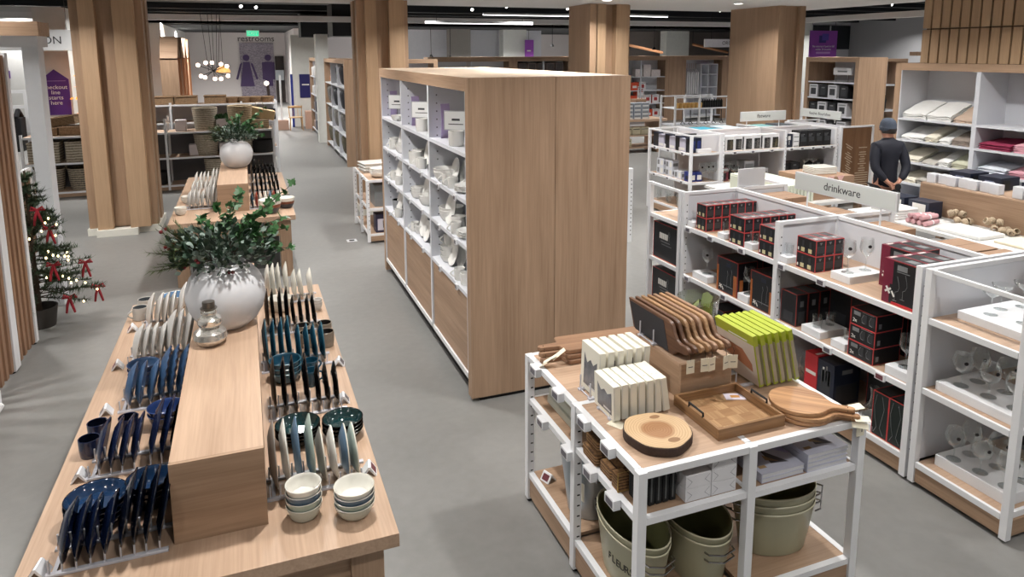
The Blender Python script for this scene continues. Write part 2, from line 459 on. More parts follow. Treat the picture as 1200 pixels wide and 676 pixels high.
C_STONE = plain('warm_grey_stoneware', (190, 186, 180), 0.45); C_CREAM = plain('cream_glaze', (222, 220, 212), 0.22, coat=0.2)
C_CREAMR = plain('cream_rim', (212, 208, 196), 0.25)
C_BLACK = plain('black_glaze', (13, 13, 15), GL, coat=0.2); C_BLACKR = plain('bronze_black_rim', (38, 34, 32), 0.2)
C_TEAL = plain('teal_glaze', (26, 66, 86), 0.18, coat=0.2, var=0.15); C_TEALR = plain('teal_rim', (62, 104, 120), 0.2)
C_IRI = plain('dark_teal_reactive_glaze', (16, 44, 46), 0.08, coat=0.6, var=0.6, vscale=30); C_IRIR = plain('black_brown_rim', (26, 24, 22), 0.15)
C_SAGE = plain('sage_glaze', (164, 178, 168), 0.3); C_BLUEG = plain('slate_blue_glaze', (84, 108, 130), 0.3); C_GREY = plain('mushroom_grey_glaze', (134, 128, 122), 0.35)
C_LIGHTSAGE = plain('pale_sage_glaze', (186, 190, 180), 0.3)
C_WHITE = plain('white_porcelain', (230, 229, 225), 0.22, coat=0.15); C_BROWN = plain('speckled_taupe_glaze', (128, 116, 102), 0.35, var=0.2, vscale=60)

def plate_stock(name, D, mats, deep=0.02, ridge=0.0):
    deep = deep * 1.1
    def mk():
        o = plate_mb(D, deep, 0.006, ridge).build(name, mats); tag(o, 'x', 'plate'); return o
    s = Stock(mk); s.D = D; return s
def bowl_prof(R0, h, foot=0.5, th=0.004, curve=0.6):
    pr = [(0, 0.004), (R0 * foot * 0.85, 0.004), (R0 * foot * 0.85, 0), (R0 * foot, 0)]
    n = 7
    for i in range(1, n + 1):
        u = i / n; pr.append((R0 * (foot + (1 - foot) * u ** curve), h * u ** (1.0 + curve * 0.6)))
    pr.append((R0 - th * 0.5, h + th * 0.4))
    for i in range(n, 0, -1):
        u = i / n; pr.append((R0 * (foot + (1 - foot) * u ** curve) - th, max(h * u ** (1.0 + curve * 0.6), 0.004 + th)))
    pr.append((0, 0.004 + th))
    return pr
def bowl_stock(name, R0, h, out, inn, rim=None, foot=0.5, cat='bowl', curve=0.6):
    def mk():
        pr = bowl_prof(R0, h, foot, 0.005, curve); n = len(pr)
        mis = [0] * 10 + [2, 2] + [1] * (n - 13)
        o = MB().lathe(pr, 36, mis=mis).build(name, [out, inn, rim or out]); tag(o, 'x', cat); return o
    return Stock(mk)
def mug_stock(name, R0, h, out, inn, handle=1, cat='mug'):
    def mk():
        t = thing(name, 'x', cat)
        pr = [(0, 0), (R0 * 0.82, 0), (R0 * 0.9, 0.004), (R0 * 0.97, h * 0.4), (R0, h), (R0 - 0.002, h + 0.002), (R0 - 0.005, h), (R0 * 0.97 - 0.005, h * 0.4), (R0 * 0.85, 0.008), (0, 0.008)]
        MB().lathe(pr, 28, mis=[0, 0, 0, 0, 0, 0, 1, 1, 1]).build('body', [out, inn], t)
        if handle:
            pts = [(R0 * 0.95 + 0.032 * math.sin(math.pi * i / 8) , 0, h * 0.2 + h * 0.62 * i / 8) for i in range(9)]
            MB().tube(pts, 0.0055, 8).build('handle', out, t)
        return t
    return Stock(mk)

# --- white plate rack: two rails, dowels between the plates
RACKM = plain('white_acrylic_rail', (198, 198, 206), 0.25)
CLEARD = plain('grey_acrylic_dowel', (186, 186, 192), 0.2)
def rack(label, xs, y0, depth, z=TZ, h=0.066):
    x0, x1 = min(xs) - 0.035, max(xs) + 0.05; O = ((x0 + x1) / 2, y0, z)
    t = thing('plate_rack', label, 'plate rack', O)
    MB(O).box(x0, y0 - 0.011, z, x1, y0 + 0.011, z + 0.011).build('rail', RACKM, t, bevel=0.002)
    MB(O).box(x0, y0 + depth - 0.011, z, x1, y0 + depth + 0.011, z + 0.011).build('rail', RACKM, t, bevel=0.002)
    for yy in (y0, y0 + depth):
        for x in [xs[0] - 0.022] + [x + 0.02 for x in xs]:
            MB(O).tube([(x, yy, z + 0.01), (x, yy, z + h)], 0.0038, 6).build('dowel', CLEARD, t)
    MB(O).box(x0 + 0.02, y0, z + 0.001, x0 + 0.035, y0 + depth, z + 0.009).build('crossbar', RACKM, t)
    return t
def row(stock_list, xs, y0, depth, lean, colname, where, z=TZ, flip=False, group=None):
    n = len(xs)
    for i, (x, s) in enumerate(zip(xs, stock_list)):
        st, nm = s
        a = R((lean if y0 < 3 or x < 0 else -1 - 5 * x) + 1.3 * math.sin(i * 2.1 + y0 * 7))
        D = st.D; cz = z + 0.006 + D / 2 * math.cos(a)
        th = math.pi / 2 + a
        rot = (0, -math.pi / 2 + a, 0) if flip else (0, th, 0)
        st.put('%s, %s from left in %s' % (nm, ORD[i], where), (x + D / 2 * math.sin(a), y0 + D * 0.36 + 0.004 * math.sin(i * 5.1), cz), rot, group)
def even(a, b, n): return [a + (b - a) * i / (n - 1) for i in range(n)]

nav_s = plate_stock('salad_plate', 0.232, [C_NAVY, C_NAVYR], 0.022); nav_b = plate_stock('dinner_plate', 0.29, [C_NAVYR, C_NAVYR], 0.018)
ind_s = plate_stock('salad_plate', 0.235, [C_INDIGO, C_INDIGO], 0.02); ind_b = plate_stock('dinner_plate', 0.29, [C_INDIGO, C_INDIGO], 0.02)
den_s = plate_stock('salad_plate', 0.235, [C_DENIM, C_DENIMD], 0.026, 0.003); den_b = plate_stock('dinner_plate', 0.29, [C_DENIM, C_DENIMD], 0.028, 0.0035)
pal_s = plate_stock('salad_plate', 0.23, [C_PALE, C_PALER], 0.03); pal_b = plate_stock('dinner_plate', 0.29, [C_PALE, C_PALER], 0.032)
sto_s = plate_stock('salad_plate', 0.23, [C_STONE, C_PALER], 0.024); sto_b = plate_stock('dinner_plate', 0.28, [C_PALE, C_PALER], 0.024)
blk_s = plate_stock('salad_plate', 0.23, [C_BLACK, C_BLACKR], 0.016); blk_b = plate_stock('dinner_plate', 0.29, [C_BLACK, C_BLACKR], 0.016)
tea_s = plate_stock('salad_plate', 0.235, [C_TEAL, C_TEALR], 0.02); tea_b = plate_stock('dinner_plate', 0.29, [C_TEAL, C_TEALR], 0.02)
crm_s = plate_stock('salad_plate', 0.23, [C_CREAM, C_CREAMR], 0.024); crm_b = plate_stock('dinner_plate', 0.29, [C_CREAM, C_CREAMR], 0.024)
mixs = [(plate_stock('salad_plate', 0.23, [m, C_CREAMR if m is not C_CREAM else m], 0.022), n) for m, n in ((C_GREY, 'mushroom grey salad plate'), (C_CREAM, 'cream salad plate'), (C_BLUEG, 'slate blue salad plate'), (C_SAGE, 'sage green salad plate'))]
mixb = [(plate_stock('dinner_plate', 0.29, [m, m], 0.022), n) for m, n in ((C_GREY, 'mushroom grey dinner plate'), (C_CREAM, 'cream dinner plate'), (C_BLUEG, 'slate blue dinner plate'), (C_SAGE, 'sage green dinner plate'))]

LROWS = [
    (2.755, [(nav_s, 'small navy glazed plate')] * 4 + [(nav_b, 'large blue-black plate')] * 4, [-.752, -.706, -.660, -.613, -.560, -.514, -.474, -.428], 12.5, 'the nearest left rack'),
    (3.38, [(ind_s, 'small indigo plate')] * 4 + [(ind_b, 'large indigo plate')] * 3, [-.735, -.688, -.643, -.594, -.527, -.480, -.432], 14, 'the indigo rack'),
    (4.00, [(den_s, 'small ridged denim-blue plate')] * 3 + [(den_b, 'large ridged denim-blue plate')] * 4, [-.70, -.648, -.594, -.545, -.498, -.455, -.408], 12, 'the denim-blue rack'),
    (4.61, [(pal_s, 'small pale stoneware plate')] * 4 + [(pal_b, 'large pale stoneware plate')] * 4, [-.742, -.696, -.65, -.608, -.565, -.515, -.47, -.425], 11, 'the pale left rack'),
    (5.22, [(sto_s, 'small warm grey plate')] * 4 + [(sto_b, 'large pale grey plate')] * 2, [-.735, -.685, -.64, -.595, -.545, -.49], 11, 'the far left rack')]
for y, st, xs, lean, where in LROWS:
    rack('white plate rack, ' + {2.755: 'nearest the camera, holding navy plates', 3.38: 'holding indigo plates', 4.0: 'holding ridged denim-blue plates', 4.61: 'holding pale stoneware left of the vase', 5.22: 'holding warm grey plates at the far left'}[y], xs, y, 0.15)
    row(st, xs, y, 0.15, lean, '', where, group='plates ' + where.replace('the ', 'in the ', 1))
RROWS = [
    (2.93, mixb + mixs, [.022, .078, .128, .178, .226, .274, .323, .366], -3, 'the mixed-colour rack', 'of mixed grey, cream, blue and sage plates'),
    (3.62, [(blk_b, 'large black plate')] * 4 + [(blk_s, 'small black plate')] * 3, [.05, .10, .155, .215, .272, .322, .366], -4, 'the front black rack', 'of black plates behind the iridescent bowls'),
    (4.22, [(tea_b, 'large teal plate')] * 4 + [(tea_s, 'small teal plate')] * 4, [.03, .07, .115, .165, .215, .262, .312, .355], -6, 'the teal rack', 'of teal plates'),
    (4.80, [(blk_b, 'large bronze-black plate')] * 4 + [(blk_s, 'small bronze-black plate')] * 4, [.05, .095, .14, .18, .225, .27, .315, .36], -5, 'the far black rack', 'of bronze-black plates beside the vase'),
    (5.42, [(crm_b, 'large cream plate')] * 4 + [(crm_s, 'small cream plate')] * 3, [.075, .11, .16, .21, .265, .315, .385], -3, 'the cream rack', 'of cream plates at the far right corner')]
for y, st, xs, lean, where, lab in RROWS:
    rack('white plate rack ' + lab, xs, y, 0.15)
    row(st, xs, y, 0.15, lean, '', where, group='plates in ' + where)

def stack(stk, n, x, y, z, dz, lab, group, tilt=0):
    names = {1: [''], 2: ['bottom', 'top'], 3: ['bottom', 'middle', 'top'], 4: ['bottom', 'second lowest', 'second highest', 'top'], 5: ['bottom', 'second lowest', 'middle', 'second highest', 'top']}[n]
    for i in range(n):
        st = stk[i] if isinstance(stk, list) else stk
        st.put((('%s %s' % (names[i], lab)) if n > 1 else lab).strip(), (x + 0.002 * math.sin(i * 3), y + 0.002 * math.cos(i * 2), z + i * dz), (0, 0, i), group)
nb = bowl_stock('pasta_bowl', 0.118, 0.05, C_NAVYR, C_NAVYB, C_NAVYR, 0.55)
stack(nb, 4, -.665, 3.045, TZ, 0.022, 'navy bowl with a bright blue inside, stacked behind the nearest left rack', 'blue reactive bowls')
nb2 = bowl_stock('deep_bowl', 0.094, 0.075, C_NAVYR, C_NAVYB, C_NAVYR, 0.5)
stack(nb2, 3, -.470, 3.09, TZ, 0.026, 'deep dark blue bowl stacked beside the riser front', 'deep dark blue bowls')
nm = mug_stock('tumbler_mug', 0.047, 0.09, C_INDIGO, C_NAVYR, 0)
for i, (x, y) in enumerate(((-.79, 3.60), (-.78, 3.75), (-.645, 3.755))):
    nm.put(['glossy navy mug nearest the front of the left table edge', 'glossy navy mug behind the front one at the left table edge', 'glossy navy mug behind the small indigo plates'][i], (x, y, TZ), (0, 0, 1), 'navy mugs')
ib = bowl_stock('serving_bowl', 0.09, 0.075, C_INDIGO, C_INDIGOR, C_INDIGOR, 0.5)
stack(ib, 2, -.475, 3.78, TZ, 0.03, 'dark indigo bowl behind the large indigo plates', 'indigo bowls')
db = bowl_stock('serving_bowl', 0.085, 0.065, C_DENIMD, C_DENIM, C_INDIGOR, 0.5)
stack(db, 3, -.645, 4.35, TZ, 0.028, 'denim-blue bowl behind the small ridged plates', 'denim-blue bowls')
cm = mug_stock('mug', 0.05, 0.092, C_STONE, plain('dark_grey_inside', (84, 88, 92), 0.25))
cm.put('warm grey mug with a dark inside, handle to the left, at the table edge', (-.80, 5.46, TZ), (0, 0, R(200)), 'warm grey mugs')
cm.put('warm grey mug with a dark inside, half hidden behind the front one', (-.785, 5.63, TZ), (0, 0, R(20)), 'warm grey mugs')
bb = bowl_stock('serving_bowl', 0.09, 0.07, C_PALE, plain('pale_denim_inside', (98, 132, 166), 0.2), C_PALER, 0.5)
stack(bb, 2, -.585, 5.62, TZ, 0.035, 'pale bowl with a denim-blue inside at the far left corner', 'pale bowls with blue insides')
# right-hand side
rb = {}
def cb(m, n): 
    if n not in rb: rb[n] = bowl_stock('cereal_bowl', 0.073, 0.062, m, m, C_CREAMR if m is not C_CREAM else m, 0.55)
    return rb[n]
c4 = [cb(C_LIGHTSAGE, 's'), cb(C_SAGE, 'g'), cb(C_BLUEG, 'b'), cb(C_CREAM, 'c')]
ws = ['bottom mushroom', 'second lowest sage', 'second highest slate blue', 'top cream']
for i in range(4):
    c4[i].put('%s bowl in the front stack next to the riser corner' % ws[i], (.128, 2.775, TZ + i * 0.029), (0, 0, i), 'stacked cereal bowls')
w4 = [bowl_stock('pasta_bowl', 0.083, 0.06, m, m, C_CREAMR, 0.5) for m in (C_LIGHTSAGE, C_SAGE, C_BLUEG, C_CREAM)]
for i in range(4):
    w4[i].put('%s bowl in the wider front stack at the table corner' % ws[i], (.325, 2.715, TZ + i * 0.024), (0, 0, i), 'stacked wide bowls')
ir = bowl_stock('pasta_bowl', 0.108, 0.045, C_IRIR, C_IRI, C_IRIR, 0.5)
stack(ir, 4, .145, 3.38, TZ, 0.016, 'iridescent dark teal bowl in the stack by the riser', 'iridescent bowls')
ir2 = bowl_stock('pasta_bowl', 0.1, 0.045, C_IRIR, C_IRI, C_IRIR, 0.5)
stack(ir2, 4, .358, 3.345, TZ, 0.018, 'iridescent dark teal bowl in the stack by the table edge', 'iridescent bowls')
tb = bowl_stock('serving_bowl', 0.09, 0.068, C_TEAL, C_TEAL, C_TEALR, 0.6)
stack(tb, 3, .125, 4.08, TZ, 0.032, 'teal bowl in front of the teal plates', 'teal bowls')
tm = mug_stock('mug', 0.045, 0.09, C_TEAL, C_TEAL)
tm.put('teal mug in front, its handle towards the aisle', (.262, 3.97, TZ), (0, 0, R(10)), 'teal mugs')
tm.put('teal mug behind the front teal mug', (.268, 4.11, TZ), (0, 0, R(30)), 'teal mugs')
bm = mug_stock('tumbler', 0.05, 0.1, C_BROWN, C_BLACKR, 0)
for i, (x, y) in enumerate(((.402, 4.50), (.405, 4.66), (.265, 4.665), (.285, 4.53))):
    bm.put(['taupe tumbler with a black inside nearest the aisle edge', 'taupe tumbler behind the one at the aisle edge', 'taupe tumbler beside the small bronze-black plates', 'taupe tumbler behind the small teal plates'][i], (x, y, TZ), (0, 0, 0), 'taupe tumblers')
crb = bowl_stock('serving_bowl', 0.088, 0.07, C_CREAM, C_CREAM, C_CREAMR, 0.5)
stack(crb, 2, .15, 5.28, TZ, 0.03, 'cream bowl behind the bronze-black plates', 'cream bowls')
cup = bowl_stock('small_bowl', 0.036, 0.045, C_STONE, C_STONE, C_PALER, 0.5)
stack(cup, 3, .41, 5.19, TZ, 0.02, 'little grey bowl at the aisle edge', 'little grey bowls')

# --- electronic price tags
def make_tag(screen):
    def mk():
        t = thing('price_tag', 'x', 'price tag')
        m = MB(); h = 0.045; b = 0.026; th = 0.008
        m.add([(-b, -.034, 0), (-b - th, -.034, 0), (-th * .5, -.034, h), (th * .5, -.034, h), (b + th, -.034, 0), (b, -.034, 0), (0, -.034, h - th * 1.4),
               (-b, .034, 0), (-b - th, .034, 0), (-th * .5, .034, h), (th * .5, .034, h), (b + th, .034, 0), (b, .034, 0), (0, .034, h - th * 1.4)],
              [(0, 1, 2, 3, 4, 5, 6), (13, 12, 11, 10, 9, 8, 7), (1, 8, 9, 2), (2, 9, 10, 3), (3, 10, 11, 4), (5, 12, 13, 6), (6, 13, 7, 0), (4, 11, 12, 5), (0, 7, 8, 1)])
        m.build('housing', WHITE, t)
        s = MB(); M = tr(-b - th * 0.5 + 0.0095, 0, 0.0225) @ roty(-math.degrees(math.atan2(h, b + th * .5)) + 0)
        ang = math.atan2(h, b + th * 0.5)
        M = Matrix.Translation((-(b + th + th * 0.5) / 2 - 0.0004, 0, h / 2)) @ Matrix.Rotation(-ang, 4, 'Y')
        s.box(-.018, -.023, -0.0005, .018, .023, .0012, 0, M)
        s.build('screen', screen, t)
        return t
    return Stock(mk)
TG = make_tag(SCREEN); TGR = make_tag(SCREENR)
for i, (x, y, n) in enumerate(((-.812, 2.78, 'beside the nearest left plate rack'), (-.795, 3.40, 'beside the indigo rack'), (-.79, 4.02, 'beside the denim-blue rack'))):
    TG.put('white electronic price tag ' + n, (x, y, TZ), (0, 0, R(6 * i - 8)), 'price tags on the tables')
for i, (x, y, n) in enumerate(((-.823, 4.62, 'beside the pale rack'), (-.823, 5.24, 'beside the warm grey rack'))):
    TGR.put('white electronic price tag with a reddish screen ' + n, (x, y, TZ), (0, 0, R(5)), 'price tags on the tables')
TGR.put('white electronic price tag with a red screen beside the mixed-colour rack', (.428, 2.985, TZ), (0, 0, R(172)), 'price tags on the tables')
TG.put('white electronic price tag beside the front black rack', (.405, 3.70, TZ), (0, 0, R(176)), 'price tags on the tables')
TG.put('white electronic price tag beside the teal rack', (.44, 4.18, TZ), (0, 0, R(170)), 'price tags on the tables')

# --- vases with greenery
VASEM = plain('chalky_white_ceramic', (208, 208, 211), 0.8, var=0.04, vscale=9, bump=0.3)
def make_vase():
    t = thing('round_vase', 'x', 'vase')
    pr = [(0, 0), (0.1, 0), (0.118, 0.006), (0.165, 0.045), (0.2, 0.105), (0.217, 0.175), (0.213, 0.235), (0.19, 0.295), (0.155, 0.335), (0.122, 0.352), (0.112, 0.362), (0.116, 0.372), (0.108, 0.375), (0.098, 0.366), (0.1, 0.35), (0.16, 0.3), (0.19, 0.2), (0.15, 0.06), (0, 0.03)]
    m = MB().lathe(pr, 56)
    nv = []
    for v in m.v:
        q = math.atan2(v[1], v[0]); k = 1 + 0.008 * math.sin(3 * q + v[2] * 20) + 0.004 * math.sin(v[2] * 160)
        nv.append((v[0] * k, v[1] * k, v[2]))
    m.v = nv
    m.build('vessel', VASEM, t, sharp=60)
    return t
VS = Stock(make_vase)
VS.put('large round chalky white vase on the riser in the foreground', (-.172, 4.22, 1.096), (0, 0, 0), 'round white vases')
VS.put('round chalky white vase on the table further back', (-.165, 10.32, 1.096), (0, 0, 1), 'round white vases')

PINE = plain('pine_green', (86, 104, 64), 0.7, var=0.3); IVY = plain('ivy_green', (52, 92, 50), 0.45, var=0.3, vscale=3)
DKLEAF = plain('dark_leaf_green', (44, 66, 50), 0.5, var=0.35, vscale=4); FROST = plain('frosted_leaf', (136, 152, 142), 0.6, var=0.3); STEMM = plain('brown_stem', (62, 48, 34), 0.7)
BERRY = plain('red_berry', (120, 22, 30), 0.3, coat=0.4)
IVYP = [(0, 0), (.35, -.12), (.6, .18), (.36, .32), (.32, .62), (.14, .58), (0, 1.0), (-.14, .58), (-.32, .62), (-.36, .32), (-.6, .18), (-.35, -.12)]
def leaf(m, p, d, size, rnd, ivy=False):
    d = Vector(d).normalized(); s = d.cross(Vector((0, 0, 1)))
    if s.length < 1e-3: s = Vector((1, 0, 0))
    s.normalize(); s = (Matrix.Rotation(rnd.uniform(-1.2, 1.2), 3, d) @ s); nrm = s.cross(d)
    pl = IVYP if ivy else [(0, 0), (.28, .3), (.3, .6), (0, 1), (-.3, .6), (-.28, .3)]
    P = Vector(p)
    vs = [P + s * (a * size) + d * (b * size) - nrm * (abs(a) * 0.35 * size) + nrm * (0.12 * size * math.sin(b * 3)) for a, b in pl]
    c = P + d * (0.35 * size) + nrm * (0.04 * size)
    n = len(vs); V = vs + [c]
    m.add(V, [(i, (i + 1) % n, n) for i in range(n)])
def greenery(label, o, seed, berries, group=None):
    rnd = random.Random(seed)
    t = thing('greenery_arrangement', label, 'foliage', o)
    neck = Vector((0, 0, -0.02))
    dk = MB(); fr = MB()
    for i in range(950):
        a = rnd.uniform(0, 6.283); rr = rnd.random() ** 0.5
        p = Vector((math.cos(a) * rr * 0.27, math.sin(a) * rr * 0.23, -0.012 + 0.24 * rnd.random() * (1.15 - 0.5 * rr) + 0.02 * rr))
        if p.z < 0.02 and rr < 0.5: p.z += 0.05
        d = Vector((p.x * 3, p.y * 3, 0.3 + rnd.uniform(-.4, .7)))
        leaf(dk if rnd.random() < 0.74 else fr, p, d, rnd.uniform(0.028, 0.055), rnd)
    dk.build('dark_leaves', DKLEAF, t); fr.build('frosted_leaves', FROST, t)
    st = MB()
    pn = MB()
    for i in range(40):
        a = rnd.uniform(2.3, 4.1); e = rnd.uniform(-0.02, 0.85)
        d = Vector((math.cos(a) * math.cos(e), math.sin(a) * math.cos(e) * 0.8, math.sin(e))); Ln = rnd.uniform(0.2, 0.36)
        base = Vector((-0.06, 0, 0.03)); tip = base + d * Ln
        st.tube([base, tip], [0.003, 0.0012], 5)
        for k in range(90):
            u = rnd.uniform(0.2, 1.0); q = base.lerp(tip, u)
            dd = (d * 1.1 + Vector((rnd.uniform(-1, 1), rnd.uniform(-1, 1), rnd.uniform(-1, 1))) * 0.7).normalized()
            sd = dd.cross(Vector((0.3, 0.2, 1))).normalized() * 0.0034
            e2 = q + dd * rnd.uniform(0.025, 0.055)
            pn.add([q - sd, q + sd, e2], [(0, 1, 2)])
    pn.build('pine_sprigs', PINE, t)
    iv = MB()
    tips = [(.19, .0, .21), (.25, -.05, .30), (.40, .02, .44), (.05, -.05, .35), (.11, .05, .40), (.33, .05, .24), (.28, -.1, .12), (.36, .0, .06), (-.02, .05, .33), (.16, -.1, .28), (-.1, -.08, .3), (.3, .1, .34), (.22, -.14, .18), (.34, -.08, .2)]
    for j, tp in enumerate(tips):
        a = Vector((rnd.uniform(-.03, .06), rnd.uniform(-.03, .03), 0.03)); b = Vector(tp); mid = (a + b) / 2 + Vector((0, 0, 0.05))
        path = [a.lerp(mid, u / 4) if u <= 4 else mid.lerp(b, (u - 4) / 4) for u in range(9)]
        st.tube(path, 0.002, 5)
        for u in range(3, 9):
            for s in (0, 1):
                d = Vector((rnd.uniform(-1, 1), rnd.uniform(-1, 1), rnd.uniform(-.2, 1)))
                leaf(iv, path[u], d, rnd.uniform(0.035, 0.062), rnd, True)
    iv.build('ivy_leaves', IVY, t); st.build('stems', STEMM, t)
    if berries:
        for i, p in enumerate(((-.29, -.03, .14), (-.27, -.05, .13), (-.255, -.02, .15), (-.31, -.0, .22), (-.285, .02, .23), (-.235, -.06, .12), (-.13, -.18, .09), (-.12, -.19, .075), (.03, -.17, .0), (.05, -.16, -.005), (-.2, -.1, .03))):
            MB().lathe([(0, -.011), (.008, -.008), (.0115, 0), (.008, .008), (0, .011)], 10, p).build('berry', BERRY, t)
    return t
greenery('green arrangement of pine, ivy and red berries in the foreground vase', (-.172, 4.22, 1.455), 5, True)
greenery('green arrangement of ivy and dark leaves in the vase further back', (-.165, 10.32, 1.455), 9, False)

# --- mercury glass snowman
MERC = plain('mercury_glass', (226, 222, 216), 0.2, 0.85, var=0.35, vscale=60, bump=0.35)
t = thing('snowman_ornament', 'silver mercury-glass snowman ornament on the riser before the vase', 'ornament', (-.252, 3.95, 1.096)); t.scale = (1.06, 1.06, 1.08)
MB().lathe([(0, 0), (.045, 0), (.068, .014), (.083, .04), (.078, .068), (.052, .088), (.035, .092)], 32).build('lower_ball', MERC, t)
MB().lathe([(.035, .092), (.05, .097), (.06, .115), (.058, .135), (.042, .15), (.03, .153)], 32).build('middle_ball', MERC, t)
MB().lathe([(.03, .153), (.036, .157), (.04, .168), (.037, .18), (.03, .186), (.0, .188)], 32).build('head', MERC, t)
MB().lathe([(.0, .186), (.04, .186), (.041, .19), (.03, .191), (.03, .222), (.0, .223)], 24).build('top_hat', plain('pewter_hat', (120, 114, 106), 0.3, 0.9), t)

# --- table further back: racks of plates, striped bowls
whp = plate_stock('dinner_plate', 0.27, [C_WHITE, C_WHITE], 0.022); whs = plate_stock('salad_plate', 0.23, [C_WHITE, C_WHITE], 0.022)
xs = [-.74, -.69, -.64, -.59, -.53, -.48, -.44]
rack('white rack of white plates on the far table, left of its riser, nearer row', xs, 9.25, 0.15); row([(pal_s, 'small pale plate')] * 4 + [(pal_b, 'large pale plate')] * 3, xs, 9.25, .15, 7, '', 'the far table\'s nearer left rack', group='plates on the far table')
rack('white rack of white plates on the far table, left of its riser, farther row', xs, 9.95, 0.15); row([(whs, 'small white plate')] * 4 + [(whp, 'large white plate')] * 3, xs, 9.95, .15, 7, '', 'the far table\'s farther left rack', group='plates on the far table')
rack('white rack of white plates on the far table beside the second vase', xs, 10.7, 0.15); row([(whs, 'small white plate')] * 4 + [(whp, 'large white plate')] * 3, xs, 10.7, .15, 7, '', 'the rack left of the second vase', group='plates on the far table')
xr = [.0, .05, .1, .16, .21, .26, .31]
terr = plain('terracotta_glaze', (140, 62, 48), 0.3)
cols = [C_TEAL, terr, C_CREAM, C_CREAM, C_BLUEG, terr, C_CREAM]; cn = ['teal', 'terracotta', 'cream', 'cream', 'slate blue', 'terracotta', 'cream']
rack('white rack of many-coloured plates at the front right of the far table', xr, 9.0, 0.15)
row([(plate_stock('salad_plate', 0.2, [m, m], 0.02), 'small %s plate' % n) for m, n in zip(cols, cn)], xr, 9.0, .15, -3, '', 'the far table\'s many-coloured rack', group='plates on the far table')
for yy, nn in ((9.55, 'first'), (10.1, 'second'), (10.65, 'third'), (11.2, 'fourth')):
    xr2 = [.02, .075, .13, .185, .24, .29, .34]
    rack('white rack of black plates on the far table, %s dark row' % nn, xr2, yy, 0.15)
    row([(blk_b, 'large black plate')] * 4 + [(blk_s, 'small black plate')] * 3, xr2, yy, .15, -5, '', 'the far table\'s %s dark row' % nn, group='plates on the far table')
BAND = plain('russet_band_glaze', (128, 72, 50), 0.35); SLATEB = plain('charcoal_glaze', (60, 64, 72), 0.35)
def striped():
    o = MB().lathe([(0, 0), (.07, 0), (.09, .02), (.115, .075), (.125, .115), (.13, .165), (.126, .168), (.12, .16), (.08, .03), (0, .02)], 32, mis=[0, 0, 0, 1, 2, 2, 2, 2, 2]).build('banded_bowl', [SLATEB, BAND, C_CREAM])
    tag(o, 'x', 'bowl'); return o
SB = Stock(striped)
SB.put('bowl banded cream, russet and charcoal, nearer the riser of the far table', (.2, 8.72, TZ), (0, 0, 0), 'banded bowls')
SB.put('bowl banded cream, russet and charcoal, at the right corner of the far table', (.395, 8.95, TZ), (0, 0, 0), 'banded bowls', (.8, .8, .8))
mb2 = mug_stock('mug', 0.055, 0.1, SLATEB, SLATEB)
mb2.put('charcoal mug behind the banded bowls on the far table', (.41, 9.25, TZ))
bx = plain('kraft_card', (190, 160, 128), 0.7)
for i, (x, y) in enumerate(((-.8, 9.0), (-.78, 9.7))):
    cr = bowl_stock('serving_bowl', 0.07, 0.06, C_CREAM, C_CREAM, C_CREAMR, 0.5)
    stack(cr, 2, x, y, TZ, .03, 'cream bowl at the left edge of the far table, %s' % ('nearer' if i == 0 else 'farther'), 'cream bowls of the far table')
# ------------------------------------------------------------ tall oak and white cabinet
CX0, CX1, CY0, CY1, CH = 1.487, 2.81, 4.81, 8.37, 2.472
O = ((CX0 + CX1) / 2, (CY0 + CY1) / 2, 0)
cab = thing('display_cabinet', 'tall oak-clad cabinet with white cubbyholes of white crockery in the middle', 'cabinet', O)
xm = 2.17
MB(O).box(CX0, CY0, 0.03, xm - 0.0015, CY0 + 0.09, CH - 0.0).build('end_panel', oak('z'), cab, bevel=0.0015)
MB(O).box(xm + 0.0015, CY0, 0.03, CX1, CY0 + 0.09, CH - 0.0).build('end_panel', oak('z'), cab, bevel=0.0015)
MB(O).box(CX0, CY1 - 0.09, 0.03, CX1, CY1, CH).build('end_panel', oak('z'), cab, bevel=0.0015)
MB(O).box(CX0, CY0 + 0.09, CH - 0.1, CX1, CY1 - 0.09, CH).build('top_panel', wood('pale_oak_lid', (222, 205, 186), (200, 180, 158), 'y', 1.0, 0.5), cab)
MB(O).box(CX0 - 0.0005, CY0 + 0.09, CH - 0.1, CX0 + 0.02, CY1 - 0.09, CH - 0.0005).build('fascia', oak('y'), cab)
MB(O).box(CX0 + 0.07, CY0 + 0.02, 0.0, CX1 - 0.07, CY1 - 0.03, 0.03).box(CX0 + 0.09, CY0 + 0.09, 0, CX0 + 0.11, CY1 - 0.09, 0.15).build('recessed_plinth', SHADOWGAP, cab)
MB(O).box(2.1, CY0 + 0.09, 0.15, 2.14, CY1 - 0.09, CH - 0.1).build('back_panel', plain('pale_grey_back', (188, 191, 197), 0.6), cab)
MB(O).box(CX0 + 0.002, CY0 + 0.09, 0.15, CX0 + 0.05, CY1 - 0.09, 0.19).build('base_rail', WHITE, cab)
HOLE = plain('dark_peg_hole', (90, 92, 98), 0.6)
edges = [CY0 + 0.09, 6.0, 6.04, 7.15, 7.19, CY1 - 0.09]
for a, b in ((6.0, 6.04), (7.15, 7.19), (CY1 - 0.108, CY1 - 0.09), (CY0 + 0.09, CY0 + 0.105)):
    m = MB(O); m.box(CX0 + 0.002, a, 0.15, 2.1, b, CH - 0.1)
    for z in [0.93 + 0.071 * i for i in range(20)]:
        for x in (CX0 + 0.07, 2.0): m.box(x, a - 0.0008, z, x + 0.012, a, z + 0.012, 1)
    m.build('divider', [PANEL, HOLE], cab)
LEV = [1.912, 1.556, 1.2, 0.832]
